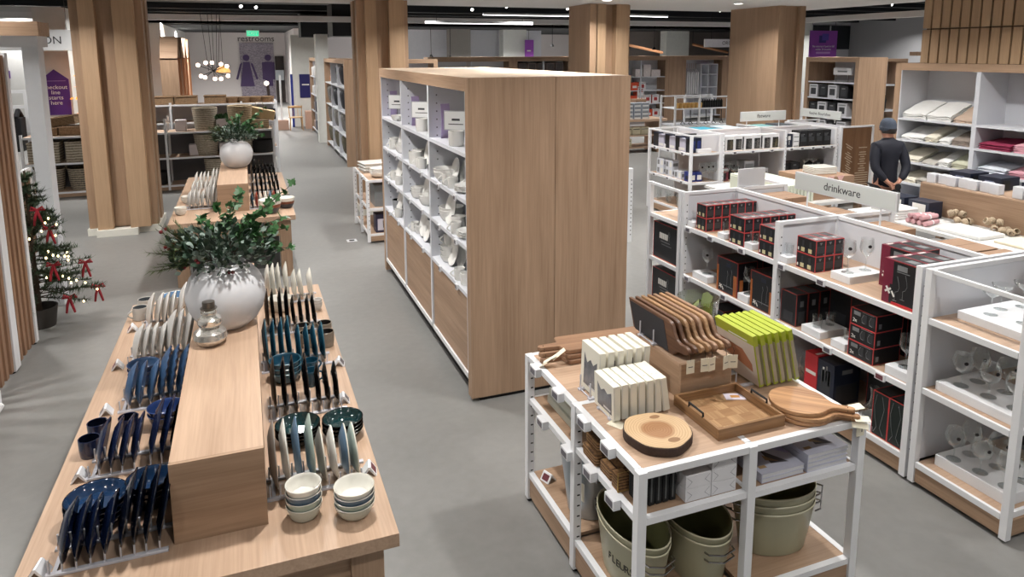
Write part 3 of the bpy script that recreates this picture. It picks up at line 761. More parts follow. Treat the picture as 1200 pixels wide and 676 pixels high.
def etag(parent, O, x, y, z, d, scr=SCREEN, w=0.05, out=0.014):
    """electronic tag clipped to a shelf edge, facing d ('-x' or '-y')"""
    if d == '-x':
        b = MB(O).box(x - out, y - w / 2, z - 0.042, x + 0.002, y + w / 2, z + 0.006)
        s = MB(O).box(x - out - .0015, y - w * .36, z - 0.034, x - out, y + w * .36, z - 0.004)
    else:
        b = MB(O).box(x - w / 2, y - 0.014, z - 0.042, x + w / 2, y + 0.002, z + 0.006)
        s = MB(O).box(x - w * .33, y - 0.0155, z - 0.034, x + w * .33, y - 0.014, z - 0.006)
    p = b.build('price_tag', WHITE, parent, bevel=0.002); s.build('screen', scr, p)
bays = [(CY0 + 0.105, 6.0), (6.04, 7.15), (7.19, CY1 - 0.108)]
for (a, b) in bays:
    for i, z in enumerate(LEV):
        MB(O).box(CX0 + 0.004, a, z - 0.03, 2.1, b, z).build('shelf', PANEL, cab)
        if i > 0:
            for f in (0.25, 0.72): etag(cab, O, CX0 + 0.004, a + (b - a) * f, z - 0.006, '-x')
    MB(O).box(CX0 + 0.016, a + 0.003, 0.19, CX0 + 0.036, b - 0.003, LEV[3] - 0.03).build('drawer_front', oak('y'), cab)
# the small print and card holders
PRINT = plain('dark_print', (60, 60, 64), 0.7); LAV = plain('lavender_plastic', (190, 172, 214), 0.4); SIGNW = plain('sign_card', (232, 233, 232), 0.5, var=0.01); SIGNF = plain('sign_frame_grey', (176, 178, 180), 0.4)
BN = ['nearest', 'middle', 'farthest']
for i, (a, b) in enumerate(bays):
    z = LEV[0]; n = BN[i]
    yc = (5.52, 6.72, 7.9)[i]
    o = (1.60, yc, z)
    s = thing('shelf_sign', 'white framed card sign in the %s top cubbyhole of the tall cabinet' % n, 'sign', o)
    M = tr(1.60, yc, z) @ rotz(52)
    MB(o).box(-.006, -.02, .0, .006, .02, .008, 0, M).tube([M @ Vector((0, 0, .005)), M @ Vector((0, 0, .12))], .004, 6).build('stand', STEEL, s)
    MB(o).box(-.008, -.105, .11, .0, .105, .27, 0, M).build('frame', SIGNF, s)
    q = MB(o); q.box(-.0092, -.098, .117, -.008, .098, .263, 0, M)
    q.box(-.0098, -.035, .188, -.0092, .035, .206, 1, M); q.box(-.0098, -.065, .156, -.0092, .065, .163, 1, M)
    q.build('card', [SIGNW, PRINT], s)
    yl = b - 0.10
    m = MB((1.72, yl, z)); pts = []
    for k in range(9):
        zz = k / 8 * .3; pts.append((.03 * math.sin(k / 8 * math.pi), zz))
    for k in range(8):
        x0, z0 = pts[k]; x1, z1 = pts[k + 1]
        m.add([(1.57, yl - x0, z + z0), (1.66, yl - x0 + .04, z + z0), (1.66, yl - x1 + .04, z + z1), (1.57, yl - x1, z + z1), (1.57, yl - x0 + .003, z + z0), (1.66, yl - x0 + .043, z + z0), (1.66, yl - x1 + .043, z + z1), (1.57, yl - x1 + .003, z + z1)],
              [(0, 1, 2, 3), (7, 6, 5, 4), (0, 4, 5, 1), (3, 2, 6, 7), (1, 5, 6, 2), (0, 3, 7, 4)])
    m.box(1.60, yl - .034, z + .14, 1.64, yl - .0305, z + .15, 1).box(1.69, yl - .034, z + .17, 1.645, yl - .0305, z + .185, 1)
    tag(m.build('label_card', [LAV, PRINT], loc=(1.72, yl, z)), 'curved lavender label card in the %s top cubbyhole of the tall cabinet' % n, 'card')
wm = mug_stock('mug', 0.045, 0.095, C_WHITE, C_WHITE); wbig = mug_stock('jar', 0.065, 0.12, C_WHITE, C_WHITE, 0, 'jar')
wplate = plate_stock('dinner_plate', 0.27, [C_WHITE, C_WHITE], 0.02); wsal = plate_stock('salad_plate', 0.21, [C_WHITE, C_WHITE], 0.018)
wbowl = bowl_stock('cereal_bowl', 0.078, 0.06, C_WHITE, C_WHITE, None, 0.55); wserve = bowl_stock('serving_bowl', 0.11, 0.075, C_WHITE, C_WHITE, None, 0.6)
darkb = bowl_stock('planter_bowl', 0.075, 0.13, plain('grey_stripe_glaze', (150, 152, 156), 0.4), C_BLACK, C_BLACK, 0.75)
SHN = ['top', 'second', 'third', 'fourth']
CG = 'white crockery in the tall cabinet'
cnt = {}
def putc(st, kind, i, l, x, y, z, rot=(0, 0, 0), dz=0):
    key = (kind, i, l); cnt[key] = cnt.get(key, 0) + 1
    st.put('%s %s in the %s column, %s cubbyhole down, of the tall cabinet' % (ORD[cnt[key] - 1], kind, BN[i], ['first', 'second', 'third', 'fourth'][l]), (x, y, z + dz), rot, CG)
def stand_plate(st, kind, i, l, x, y, z, yaw=0, lean=12):
    D = st.D; a = R(lean)
    # facing the aisle (-x), leaning back
    Mx = Matrix.Rotation(R(yaw), 3, 'Z') @ Matrix.Rotation(-math.pi / 2 + a, 3, 'Y')
    putc(st, kind, i, l, x + D / 2 * math.sin(a), y, z, Mx.to_euler(), D / 2 * math.cos(a) + 0.004)
for i, (a, b) in enumerate(bays):
    f = lambda t: b - (b - a) * (0.05 + t * 0.62)       # t: 0 far .. 1 near
    z = LEV[0]
    putc(wbig if i < 2 else wbowl, 'white jar' if i < 2 else 'white bowl', i, 0, 1.56, f(.80 if i else .83), z)
    z = LEV[1]
    if i == 0:
        putc(wserve, 'white serving bowl', i, 1, 1.60, 5.875, z); putc(wserve, 'white serving bowl', i, 1, 1.60, 5.875, z, dz=.025)
        for k in range(3): stand_plate(wsal, 'standing white plate', i, 1, 1.625 + .04 * k, 5.70 - .13 * k, z)
        putc(wm, 'white mug', i, 1, 1.54, 5.62, z, (0, 0, 3)); putc(wm, 'white mug', i, 1, 1.545, 5.46, z, (0, 0, 3))
        for k in range(4): putc(wsal, 'stacked white plate', i, 1, 1.60, 5.24, z, (0, 0, 0), .014 + .012 * k)
    elif i == 1:
        putc(wbig, 'white jar', i, 1, 1.62, f(.16), z); putc(wbig, 'white jar', i, 1, 1.55, f(.38), z)
        stand_plate(wplate, 'standing white plate', i, 1, 1.62, f(.66), z); stand_plate(wplate, 'standing white plate', i, 1, 1.70, f(.78), z)
        putc(wm, 'white mug', i, 1, 1.54, f(.86), z, (0, 0, 2)); putc(wm, 'white mug', i, 1, 1.54, f(.74), z, (0, 0, 3))
    else:
        putc(wbig, 'white jar', i, 1, 1.60, f(.18), z); putc(wm, 'white mug', i, 1, 1.55, f(.36), z, (0, 0, 3))
        stand_plate(wplate, 'standing white plate', i, 1, 1.60, f(.60), z); putc(wserve, 'white serving bowl', i, 1, 1.62, f(.84), z); putc(wserve, 'white serving bowl', i, 1, 1.62, f(.84), z, dz=.025)
    z = LEV[2]
    if i == 0:
        for k in range(3): putc(wserve, 'white serving bowl', i, 2, 1.63, f(.20), z, dz=.024 * k)
        stand_plate(wplate, 'standing white plate', i, 2, 1.56, 5.66, z)
        putc(wbig, 'white jar', i, 2, 1.585, 5.44, z); putc(wm, 'white mug', i, 2, 1.535, 5.345, z, (0, 0, 3))
        for k in range(5): putc(wsal, 'stacked white plate', i, 2, 1.60, 5.19, z, (0, 0, 0), .014 + .012 * k) if k < 4 else None
        stand_plate(wplate, 'standing white plate', i, 2, 1.76, 5.62, z)
    elif i == 1:
        putc(wbowl, 'white bowl', i, 2, 1.58, f(.34), z); putc(wbowl, 'white bowl', i, 2, 1.58, f(.34), z, dz=.026); putc(wbowl, 'white bowl', i, 2, 1.58, f(.34), z, dz=.052)
        stand_plate(wplate, 'standing white plate', i, 2, 1.60, f(.66), z); putc(wserve, 'white serving bowl', i, 2, 1.61, f(.86), z); putc(wserve, 'white serving bowl', i, 2, 1.61, f(.86), z, dz=.025)
    else:
        putc(wm, 'white mug', i, 2, 1.58, f(.25), z, (0, 0, 3)); putc(wm, 'white mug', i, 2, 1.55, f(.38), z, (0, 0, 3)); stand_plate(wplate, 'standing white plate', i, 2, 1.56, f(.66), z); stand_plate(wplate, 'standing white plate', i, 2, 1.66, f(.74), z); putc(wm, 'white mug', i, 2, 1.54, f(.88), z, (0, 0, 2))
    z = LEV[3]
    if i == 0:
        for k in range(3): putc(wbowl, 'white bowl', i, 3, 1.60, f(.2), z, dz=.042 * k)
        putc(wm, 'white mug', i, 3, 1.60, f(.2), z, (0, 0, 3), .15)
        for k in range(4): stand_plate(wplate if k < 3 else wsal, 'standing white plate', i, 3, 1.575 + .05 * k, 5.66 - .10 * k, z)
        putc(wm, 'white mug', i, 3, 1.54, 5.28, z, (0, 0, 2.6)); putc(wm, 'white mug', i, 3, 1.55, 5.14, z)
    elif i == 1:
        putc(wbowl, 'white bowl', i, 3, 1.60, f(.34), z); putc(wbowl, 'white bowl', i, 3, 1.60, f(.34), z, dz=.03); putc(wm, 'white mug', i, 3, 1.56, f(.2), z, (0, 0, 3))
        stand_plate(wplate, 'standing white plate', i, 3, 1.57, f(.58), z); stand_plate(blk_b, 'standing black plate', i, 3, 1.64, f(.67), z); stand_plate(wsal, 'standing white plate', i, 3, 1.56, f(.86), z)
    else:
        putc(darkb, 'grey planter bowl', i, 3, 1.60, f(.36), z); stand_plate(wplate, 'standing white plate', i, 3, 1.56, f(.62), z); stand_plate(blk_b, 'standing black plate', i, 3, 1.66, f(.72), z); putc(wm, 'white mug', i, 3, 1.53, f(.86), z, (0, 0, 3))
stand_plate(blk_b, 'standing black plate', 0, 0, 1.80, 5.05, LEV[0], 0, 8)
# ------------------------------------------------------------ white metal table rack with cutting boards
TX = [1.455, 2.02, 2.66]; TY = [2.335, 2.945, 3.565]; TT = 0.92
O = (2.06, 2.95, 0)
rk = thing('shelf_table', 'white metal rack table topped with cutting boards, nearest the camera', 'table', O)
p = 0.0215
SLOT = plain('dark_slot', (30, 30, 32), 0.6)
for ix, x in enumerate(TX):
    for iy, y in enumerate(TY):
        if ix == 1 and iy == 1: continue
        m = MB(O).box(x - p, y - p, 0.02, x + p, y + p, TT - 0.001)
        if ix == 0 and iy > 0:
            for k in range(13):
                z = 0.14 + 0.058 * k; m.box(x - 0.003, y - p - 0.0006, z, x + 0.013, y - p, z + 0.008, 1)
        m.build('post', [WHITE, SLOT], rk, bevel=0.002)
        MB(O).lathe([(0, 0), (.016, 0), (.016, .02), (0, .02)], 10, (x, y, 0)).build('foot', BLACK, rk)
for y in TY:
    MB(O).box(TX[0] + p, y - 0.016, TT - 0.034, TX[2] - p, y + 0.016, TT).build('top_rail', WHITE, rk, bevel=0.002)
for x in TX:
    for a, b in ((0, 1), (1, 2)):
        MB(O).box(x - 0.016, TY[a] + p, TT - 0.034, x + 0.016, TY[b] - p, TT + (0.0002 if x == TX[1] else 0)).build('top_rail', WHITE, rk, bevel=0.002)
for i in range(2):
    for j in range(2):
        x0, x1, y0, y1 = TX[i] + 0.017, TX[i + 1] - 0.017, TY[j] + 0.017, TY[j + 1] - 0.017
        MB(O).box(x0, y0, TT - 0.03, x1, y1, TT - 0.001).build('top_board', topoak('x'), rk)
        z = (0.70 if j == 0 else 0.66) if i == 0 else 0.69
        MB(O).box(x0, y0, z - 0.02, x1, y1, z - 0.002).build('shelf_board', oak('x'), rk)
        for (a, b, c, d) in ((x0 - 0.017, y0 - 0.031, x1 + 0.017, y0), (x0 - 0.017, y1, x1 + 0.017, y1 + 0.014), (x0 - 0.03, y0, x0, y1), (x1, y0, x1 + 0.014, y1)):
            MB(O).box(a + 0.0225, b, z - 0.03, c - 0.0225, d, z).build('shelf_rail', WHITE, rk) if d - b < 0.1 else MB(O).box(a, b + 0.006, z - 0.03, c, d - 0.006, z).build('shelf_rail', WHITE, rk)
        zb = 0.19
        MB(O).box(x0, y0, zb - 0.02, x1, y1, zb - 0.002).build('base_board', oak('x'), rk)
        if j == 0: MB(O).box(x0 + 0.006, y0 - 0.031, zb - 0.03, x1 - 0.006, y0, zb).build('shelf_rail', WHITE, rk)
        if i == 0: MB(O).box(x0 - 0.031, y0 + 0.006, zb - 0.03, x0, y1 - 0.006, zb).build('shelf_rail', WHITE, rk)
        if i == 1: MB(O).box(x1, y0 + 0.006, zb - 0.03, x1 + 0.031, y1 - 0.006, zb).build('shelf_rail', WHITE, rk)
    MB(O).box(TX[i] + p, TY[0] - 0.008, 0.035, TX[i + 1] - p, TY[0] + 0.008, 0.16).build('kick_panel', oak('x'), rk)
    MB(O).box(TX[0] - 0.008, TY[i] + p, 0.035, TX[0] + 0.008, TY[i + 1] - p, 0.16).build('kick_panel', oak('y'), rk)
for y in (3.40, 3.10, 2.80, 2.56): etag(rk, O, TX[0] - 0.017, y, TT - 0.002, '-x', w=0.085, out=.034)
for y, z in ((3.30, .66), (2.985, .66), (2.73, .70), (2.51, .70)): etag(rk, O, TX[0] - 0.017, y, z - 0.001, '-x', w=0.085, out=.034)
TGR.put('white electronic price tag with a red screen on the rack table base', (1.52, 3.44, .19), (0, 0, R(20)), 'price tags on the tables')

# standing cutting boards on an oak box
riser('oak box under the row of standing cutting boards', 1.955, 2.262, 2.79, 3.225, TT, 1.108)
ACA = lambda a: wood('acacia', (166, 132, 106), (112, 82, 64), a, 1.1, 0.4)
WAL = lambda a: wood('walnut', (112, 80, 60), (66, 42, 30), a, 1.1, 0.4)
OLV = lambda a: wood('olive_wood', (180, 142, 104), (92, 62, 42), a, 1.1, 0.4)
BP = [(3.345, 1.275), (2.955, 1.283), (2.925, 1.278), (2.905, 1.262), (2.892, 1.232), (2.868, 1.205), (2.835, 1.195), (2.79, 1.2), (2.765, 1.192), (2.757, 1.176), (2.77, 1.16), (2.80, 1.152), (2.84, 1.15), (2.87, 1.138), (2.89, 1.115), (3.262, 1.115), (3.285, 1.12)]
TAGC = plain('cream_card_tag', (232, 226, 206), 0.6, var=0.02); CORD = plain('dark_cord', (50, 36, 30), 0.8)
def lie(poly, x0, x1, mi=0, off=(0, 0, 0), bev=0.0):
    """polygon in the y-z plane extruded along x"""
    n = len(poly); m = MB(off)
    m.add([(x0, a, b) for a, b in poly] + [(x1, a, b) for a, b in poly], [tuple(range(n)), tuple(range(n, 2 * n))[::-1]] + [(i, n + i, n + (i + 1) % n, (i + 1) % n) for i in range(n)], mi)
    return m
def hang_tag(parent, O, q, M=None, w=0.045, h=0.07):
    m = MB(O); M = M or Matrix.Identity(4)
    A = tr(*q) @ M
    m.box(-w / 2, -0.001, -h - 0.02, w / 2, 0.001, -0.02, 0, A); m.box(-w * .3, -0.0016, -h * .55 - 0.02, w * .3, -0.001, -h * .5 - 0.02, 1, A)
    m.build('hang_tag', [TAGC, PRINT], parent)
    MB(O).tube([A @ Vector((0, 0, -0.026)), A @ Vector((0.004, 0.004, 0.0)), A @ Vector((0, 0.01, 0.018))], 0.0016, 5).build('cord', CORD, parent)
bw = [('slate-faced walnut', WAL('y')), ('dark walnut', WAL('y')), ('golden olive-wood', OLV('y')), ('golden olive-wood', OLV('y')), ('red-brown acacia', ACA('y')), ('pale olive-wood', OLV('y')), ('pale acacia', ACA('y'))]
for i, (nm_, mt) in enumerate(bw):
    x = 1.972 + 0.0395 * i; off = (x, 3.0, 1.115)
    t = thing('cutting_board', '%s cutting board with a curved handle, %s from the left on the oak box' % (nm_, ORD[i]), 'cutting board', off, group='standing cutting boards')
    lie(BP, x, x + 0.021, off=off).build('board', mt, t, bevel=0.004)
    if i == 0:
        lie([(3.325, 1.262), (2.985, 1.267), (2.93, 1.118), (3.262, 1.118)], x - 0.002, x + 0.003, off=off).build('slate_face', plain('slate', (46, 46, 50), 0.75), t)
    if i in (0, 2, 3, 5, 6): hang_tag(t, off, (x + 0.01, 2.752 - 0.004 * i, 1.165), rotz(25 * math.sin(i * 3)))
def easel(label, x0, x1, y0, y1, z):
    o = ((x0 + x1) / 2, (y0 + y1) / 2, z); t = thing('display_stand', label, 'display stand', o)
    for y in (y0, y1):
        MB(o).box(x0, y - 0.011, z, x1, y + 0.011, z + 0.011).build('foot_rail', RACKM, t, bevel=0.002)
        MB(o).tube([(x0 + 0.012, y, z + 0.008), (x0 + 0.012, y, z + 0.085)], 0.004, 6).build('dowel', RACKM, t)
        MB(o).tube([(x1 - 0.012, y, z + 0.008), (x1 - 0.012, y, z + 0.085)], 0.004, 6).build('dowel', RACKM, t)
    MB(o).tube([(x0 + 0.012, y0, z + 0.006), (x0 + 0.012, y1, z + 0.006)], 0.004, 6).build('crossbar', RACKM, t)
easel('white acrylic stand holding the standing cutting boards', 1.943, 2.25, 3.05, 3.185, 1.1085)

# green boxed boards
LIME = plain('lime_green_card', (166, 178, 52), 0.45, var=0.04); BOXW = plain('box_photo_beige', (206, 196, 186), 0.5); TERRA = plain('box_photo_wood', (168, 112, 82), 0.5)
DIMG = plain('box_side_print', (166, 156, 140), 0.5)
def make_green():
    t = thing('boxed_board', 'x', 'box')
    W, Hh, T = 0.31, 0.292, 0.027
    m = MB(); m.box(0, 0, 0, T, W, Hh, 0); m.build('carton', LIME, t, bevel=0.0015)
    m = MB(); m.box(-0.0012, 0.004, 0.004, 0, W - 0.004, Hh - 0.055, 0)
    m.box(0.006, -0.0012, 0.012, T - 0.002, 0, Hh - 0.06, 1)
    m.build('printed_panel', [BOXW, DIMG], t)
    m = MB(); m.add([(-0.0016, .035, .075), (-0.0016, .035, .12), (-0.0016, .10, .185), (-0.0016, .285, .19), (-0.0016, .29, .125)], [(0, 1, 2, 3, 4)], 0)
    m.box(-0.0016, .05, .245, -0.0012, .2, .252, 1)
    m.build('printed_photo', [TERRA, SIGNW], t)
    return t
GB = Stock(make_green)
for i in range(6):
    GB.put('lime green boxed chopping board, %s from the left on the rack table' % ORD[i], (2.402 + 0.0465 * i, 2.735, TT + 0.012), (0, R(-12.5 - i * 0.3), 0), 'lime green boxed boards')
easel('white acrylic stand under the lime green boxes', 2.29, 2.66, 2.80, 2.96, TT)

# coaster sets
CRM = plain('cream_box', (226, 222, 208), 0.5, var=0.02); WIN = plain('grey_marble_window', (104, 104, 108), 0.25, var=0.5, vscale=26); WINL = plain('light_print_arc', (190, 190, 190), 0.4)
def make_coaster(Hh):
    t = thing('boxed_coasters', 'x', 'box'); W, T = 0.195, 0.036; ky = Hh / .162
    MB().box(0, 0, 0, T, W, Hh).build('carton', CRM, t, bevel=0.001)
    m = MB(); m.add([(-0.001, .02, .02 * ky), (-0.001, .02, .125 * ky), (-0.001, .06, .105 * ky), (-0.001, .09, .118 * ky), (-0.001, .125, .10 * ky), (-0.001, .16, .13 * ky), (-0.001, .16, .02 * ky)], [tuple(range(7))], 0)
    m.box(-0.0014, .03, .03, -0.001, .1, .04, 1); m.lathe([(0, 0), (.007, 0), (.007, .0006), (0, .0006)], 10, (T / 2, W * .3, Hh), 1)
    m.box(0.004, -.0008, .01, 0.0055, 0, Hh - .01, 1)
    m.build('window', [WIN, WINL], t); return t
CO = Stock(lambda: make_coaster(.172)); CO2 = Stock(lambda: make_coaster(.245))
for i in range(6): CO2.put('cream boxed coaster set, %s from the left in the back row' % ORD[i], (1.556 + 0.05 * i, 2.918 + 0.004 * (i % 2), TT + 0.008), (R(0), R(2 + i * .4), R(0.6 * (i % 3))), 'cream boxed coasters')
for i in range(7): CO.put('cream boxed coaster set, %s from the left in the front row' % ORD[i], (1.535 + 0.0455 * i, 2.712 + 0.003 * (i % 2), TT + 0.008), (0, R(-2 if i < 6 else -9), R(0.5 * (i % 3))), 'cream boxed coasters')
for k, (yy, nm_) in enumerate(((2.96, 'back'), (2.75, 'front'))):
    easel('white acrylic stand under the %s row of cream coaster boxes' % nm_, 1.525, 1.86, yy, yy + 0.11, TT - 0.0005)
# long paddle boards lying at the back corner
for k in range(3):
    z = TT + 0.002 + 0.027 * k; o = (1.9, 3.46, z)
    t = thing('paddle_board', '%s of the long acacia paddle boards stacked at the back left corner' % ['bottom one', 'middle one', 'top one'][k], 'cutting board', o, (0, 0, R(-2.5 * (k - 1))), group='long paddle boards')
    M = Matrix.Identity(4)
    pl = [(-.28, -.10), (.36, -.10), (.37, -.085), (.37, .085), (.36, .10), (-.28, .10), (-.30, .085), (-.31, .025), (-.42, .02), (-.435, .0), (-.42, -.02), (-.31, -.025), (-.30, -.085)]
    MB().prism(pl, 0, 0.024).build('board', ACA('x'), t, bevel=0.003)
    MB().tube([(-.40, -.024, .012), (-.40, 0, .026), (-.40, .024, .012), (-.40, 0, -.001), (-.40, -.024, .012)], 0.002, 5).build('cord', CORD, t)
    m = MB(); A = tr(-.40 + .05 * (k - 1), -.05 - .03 * k, .015 if k else .005) @ rotz(35 + 25 * k) @ rotx(-35)
    m.box(-.02, -.045, -.001, .02, .045, .001, 0, A); m.build('hang_tag', TAGC, t)
# tree-slice board with bark
END = bpy.data.materials.new('tree_slice_rings'); END.use_nodes = True
nt = END.node_tree; b = nt.nodes['Principled BSDF']; tc = nt.nodes.new('ShaderNodeTexCoord')
wv = nt.nodes.new('ShaderNodeTexWave'); wv.wave_type = 'RINGS'; wv.rings_direction = 'Z'; wv.inputs['Scale'].default_value = 26; wv.inputs['Distortion'].default_value = 2.2; wv.inputs['Detail'].default_value = 3; wv.inputs['Detail Scale'].default_value = 1.5
nt.links.new(tc.outputs['Object'], wv.inputs['Vector'])
rp = nt.nodes.new('ShaderNodeValToRGB'); rp.color_ramp.elements[0].position = 0.1; rp.color_ramp.elements[0].color = lin((188, 156, 118)); rp.color_ramp.elements[1].position = 0.9; rp.color_ramp.elements[1].color = lin((204, 174, 136))
nt.links.new(wv.outputs['Fac'], rp.inputs['Fac'])
ln = nt.nodes.new('ShaderNodeVectorMath'); ln.operation = 'LENGTH'; nt.links.new(tc.outputs['Object'], ln.inputs[0])
ns = nt.nodes.new('ShaderNodeTexNoise'); ns.inputs['Scale'].default_value = 14; nt.links.new(tc.outputs['Object'], ns.inputs['Vector'])
mm = nt.nodes.new('ShaderNodeMath'); mm.operation = 'MULTIPLY_ADD'; mm.inputs[1].default_value = 0.02; nt.links.new(ns.outputs['Fac'], mm.inputs[0]); nt.links.new(ln.outputs['Value'], mm.inputs[2])
r2 = nt.nodes.new('ShaderNodeValToRGB'); r2.color_ramp.elements[0].position = 0.088; r2.color_ramp.elements[0].color = (1, 1, 1, 1); r2.color_ramp.elements[1].position = 0.105; r2.color_ramp.elements[1].color = (0, 0, 0, 1)
nt.links.new(mm.outputs[0], r2.inputs['Fac'])
mx = nt.nodes.new('ShaderNodeMix'); mx.data_type = 'RGBA'; mx.blend_type = 'MULTIPLY'; mx.inputs[7].default_value = lin((206, 178, 156)); nt.links.new(r2.outputs['Color'], mx.inputs[0]); nt.links.new(rp.outputs['Color'], mx.inputs[6])
nt.links.new(mx.outputs[2], b.inputs['Base Color']); b.inputs['Roughness'].default_value = 0.5
BARK = plain('dark_bark', (62, 44, 36), 0.8, var=0.4, vscale=60, bump=0.8)
o = (1.658, 2.528, TT)
t = thing('tree_slice_board', 'round tree-slice serving board with dark bark on the rack table', 'serving board', o)
poly = [(0.155 * (1 + .03 * math.sin(3 * a + 1) + .015 * math.sin(7 * a)) * math.cos(a), 0.155 * (1 + .03 * math.sin(3 * a + 1) + .015 * math.sin(7 * a)) * math.sin(a)) for a in [2 * math.pi * i / 48 for i in range(48)]]
MB().prism(poly, 0, 0.042).build('bark', BARK, t, bevel=0.004)
MB().prism([(a * .97, b_ * .97) for a, b_ in poly], 0.003, 0.0435).build('wood_slice', END, t)
for (a, b_, s) in ((.045, .10, .026), (.02, -.10, .03)):
    MB().lathe([(0, 0.0436), (s * .6, .0438), (s, .0436)], 20, (a, b_, 0), sy=0.6).build('knot', plain('knot_brown', (140, 104, 70), 0.5), t)
m = MB((1.60, 2.80, TT)); A = tr(1.545, 2.70, TT) @ rotz(30); m.box(-.03, -.04, 0.0, .03, .04, .0015, 0, A); tag(m.build('card', TAGC, loc=(1.60, 2.80, TT)), 'small cream card half under the tree-slice board', 'card')
# butcher-block tray with black handles
o = (2.085, 2.585, TT)
t = thing('serving_tray', 'square butcher-block tray with black metal handles', 'tray', o)
TB = lambda a: wood('butcher_block', (160, 124, 88), (112, 80, 52), a, 1.4, 0.4)
rnd = random.Random(4)
hw, hd = 0.187, 0.178
for i in range(5):
    for j in range(5):
        x0 = -hw + .014 + i * (2 * hw - .028) / 5; y0 = -hd + .014 + j * (2 * hd - .028) / 5
        MB().box(x0, y0, 0.004, x0 + (2 * hw - .028) / 5, y0 + (2 * hd - .028) / 5, 0.014).build('base_block', wood('butcher_block_%d' % rnd.randint(0, 2), [(176, 140, 102), (160, 124, 88), (188, 154, 114)][rnd.randint(0, 2)], (136, 100, 68), 'xy'[(i + j) % 2], 1.4, 0.4), t)
for (a, b1, c, d, ax) in ((-hw, -hd, hw, -hd + .014, 'x'), (-hw, hd - .014, hw, hd, 'x'), (-hw, -hd + .014, -hw + .014, hd - .014, 'y'), (hw - .014, -hd + .014, hw, hd - .014, 'y')):
    MB().box(a, b1, 0, c, d, 0.055).build('side', TB(ax), t, bevel=0.002)
for s in (-1, 1):
    x = s * (hw - .004)
    MB().tube([(x, -.055, .05), (x + s * .0, -.055, .072), (x, .055, .072), (x, .055, .05)], 0.0055, 6).build('handle', BLACK, t)
m = MB((2.215, 2.71, TT + .0145)); A = tr(2.215, 2.70, TT + .0145) @ rotz(-20); m.box(-.05, -.032, 0, .05, .032, .0015, 0, A); m.box(-.02, -.012, .0015, .025, .012, .002, 1, A)
tag(m.build('leaflet', [plain('lilac_card', (206, 200, 214), 0.5), plain('orange_print', (196, 140, 70), 0.5)], loc=(2.215, 2.71, TT + .0145)), 'lilac leaflet lying in the butcher-block tray', 'leaflet')
# round paddle boards
for k in range(3):
    z = TT + 0.003 + 0.022 * k; off = [(.0, .0), (.006, -.008), (-.008, .01)][k]
    o = (2.43 + off[0], 2.475 + off[1], z)
    t = thing('round_paddle_board', '%s round acacia paddle board in the stack at the front right corner' % ['bottom', 'middle', 'top'][k], 'cutting board', o, (0, 0, R([-40, -46, -43][k])), group='round paddle boards')
    Rr = .138; pl = [(Rr * math.cos(a), Rr * math.sin(a)) for a in [R(24 + i * 312 / 40) for i in range(41)]]
    pl += [(.15, -.028), (.17, -.02), (.235, -.018), (.245, -.01), (.247, 0), (.245, .01), (.235, .018), (.17, .02), (.15, .028)]
    MB().prism(pl, 0, 0.019).build('board', wood('striped_acacia', (202, 158, 116), (136, 94, 66), 'x', 1.3, 0.4), t, bevel=0.003)
    MB().tube([(.215, -.021, .0095), (.215, 0, .021), (.215, .021, .0095), (.215, 0, -.002), (.215, -.021, .0095)], 0.0018, 5).build('cord', CORD, t)
    m = MB(); A = tr(.25, -.045 + .04 * k, .012 - .006 * (2 - k)) @ rotz(20 * k) @ rotx(12); m.box(-.03, -.02, -.0008, .04, .02, .0008, 0, A); m.build('hang_tag', TAGC, t)
o = (2.628, 2.305, .92); t = thing('hang_tag', 'cream tag hanging by a cord over the front right corner of the rack table', 'tag', (2.628, 2.302, .9))
m = MB(); m.box(-.024, -.001, -.05, .024, .001, .03); m.box(.006, -.0015, -.03, .012, -.001, .015, 1); m.build('card', [TAGC, PRINT], t); MB().tube([(0, .0, .028), (-.01, .01, .05)], .0015, 5).build('cord', CORD, t)
# glass bowl with green leaves
GLS = glass('clear_glass')
o = (2.405, 3.29, TT)
t = thing('glass_vase', 'wide clear glass bowl holding green leaf cut-outs behind the lime boxes', 'vase', o)
MB().lathe([(0, 0), (.085, 0), (.092, .01), (.105, .12), (.118, .30), (.121, .32), (.1185, .322), (.115, .30), (.102, .12), (.088, .014), (0, .012)], 40).build('bowl', GLS, t)
m = MB()
for i in range(14):
    a = i * 2.4; z = .06 + .018 * i; A = tr(.05 * math.cos(a), .05 * math.sin(a), z) @ rotz(i * 50) @ rotx(60 + 20 * math.sin(i))
    m.add([A @ Vector(p) for p in ((-.03, -.04, 0), (.03, -.035, 0), (.04, .03, 0), (0, .05, .01), (-.035, .03, 0))], [(0, 1, 2, 3, 4)])
m.build('leaf_filling', plain('dull_green_leaf', (128, 140, 92), 0.6, var=0.2), t)

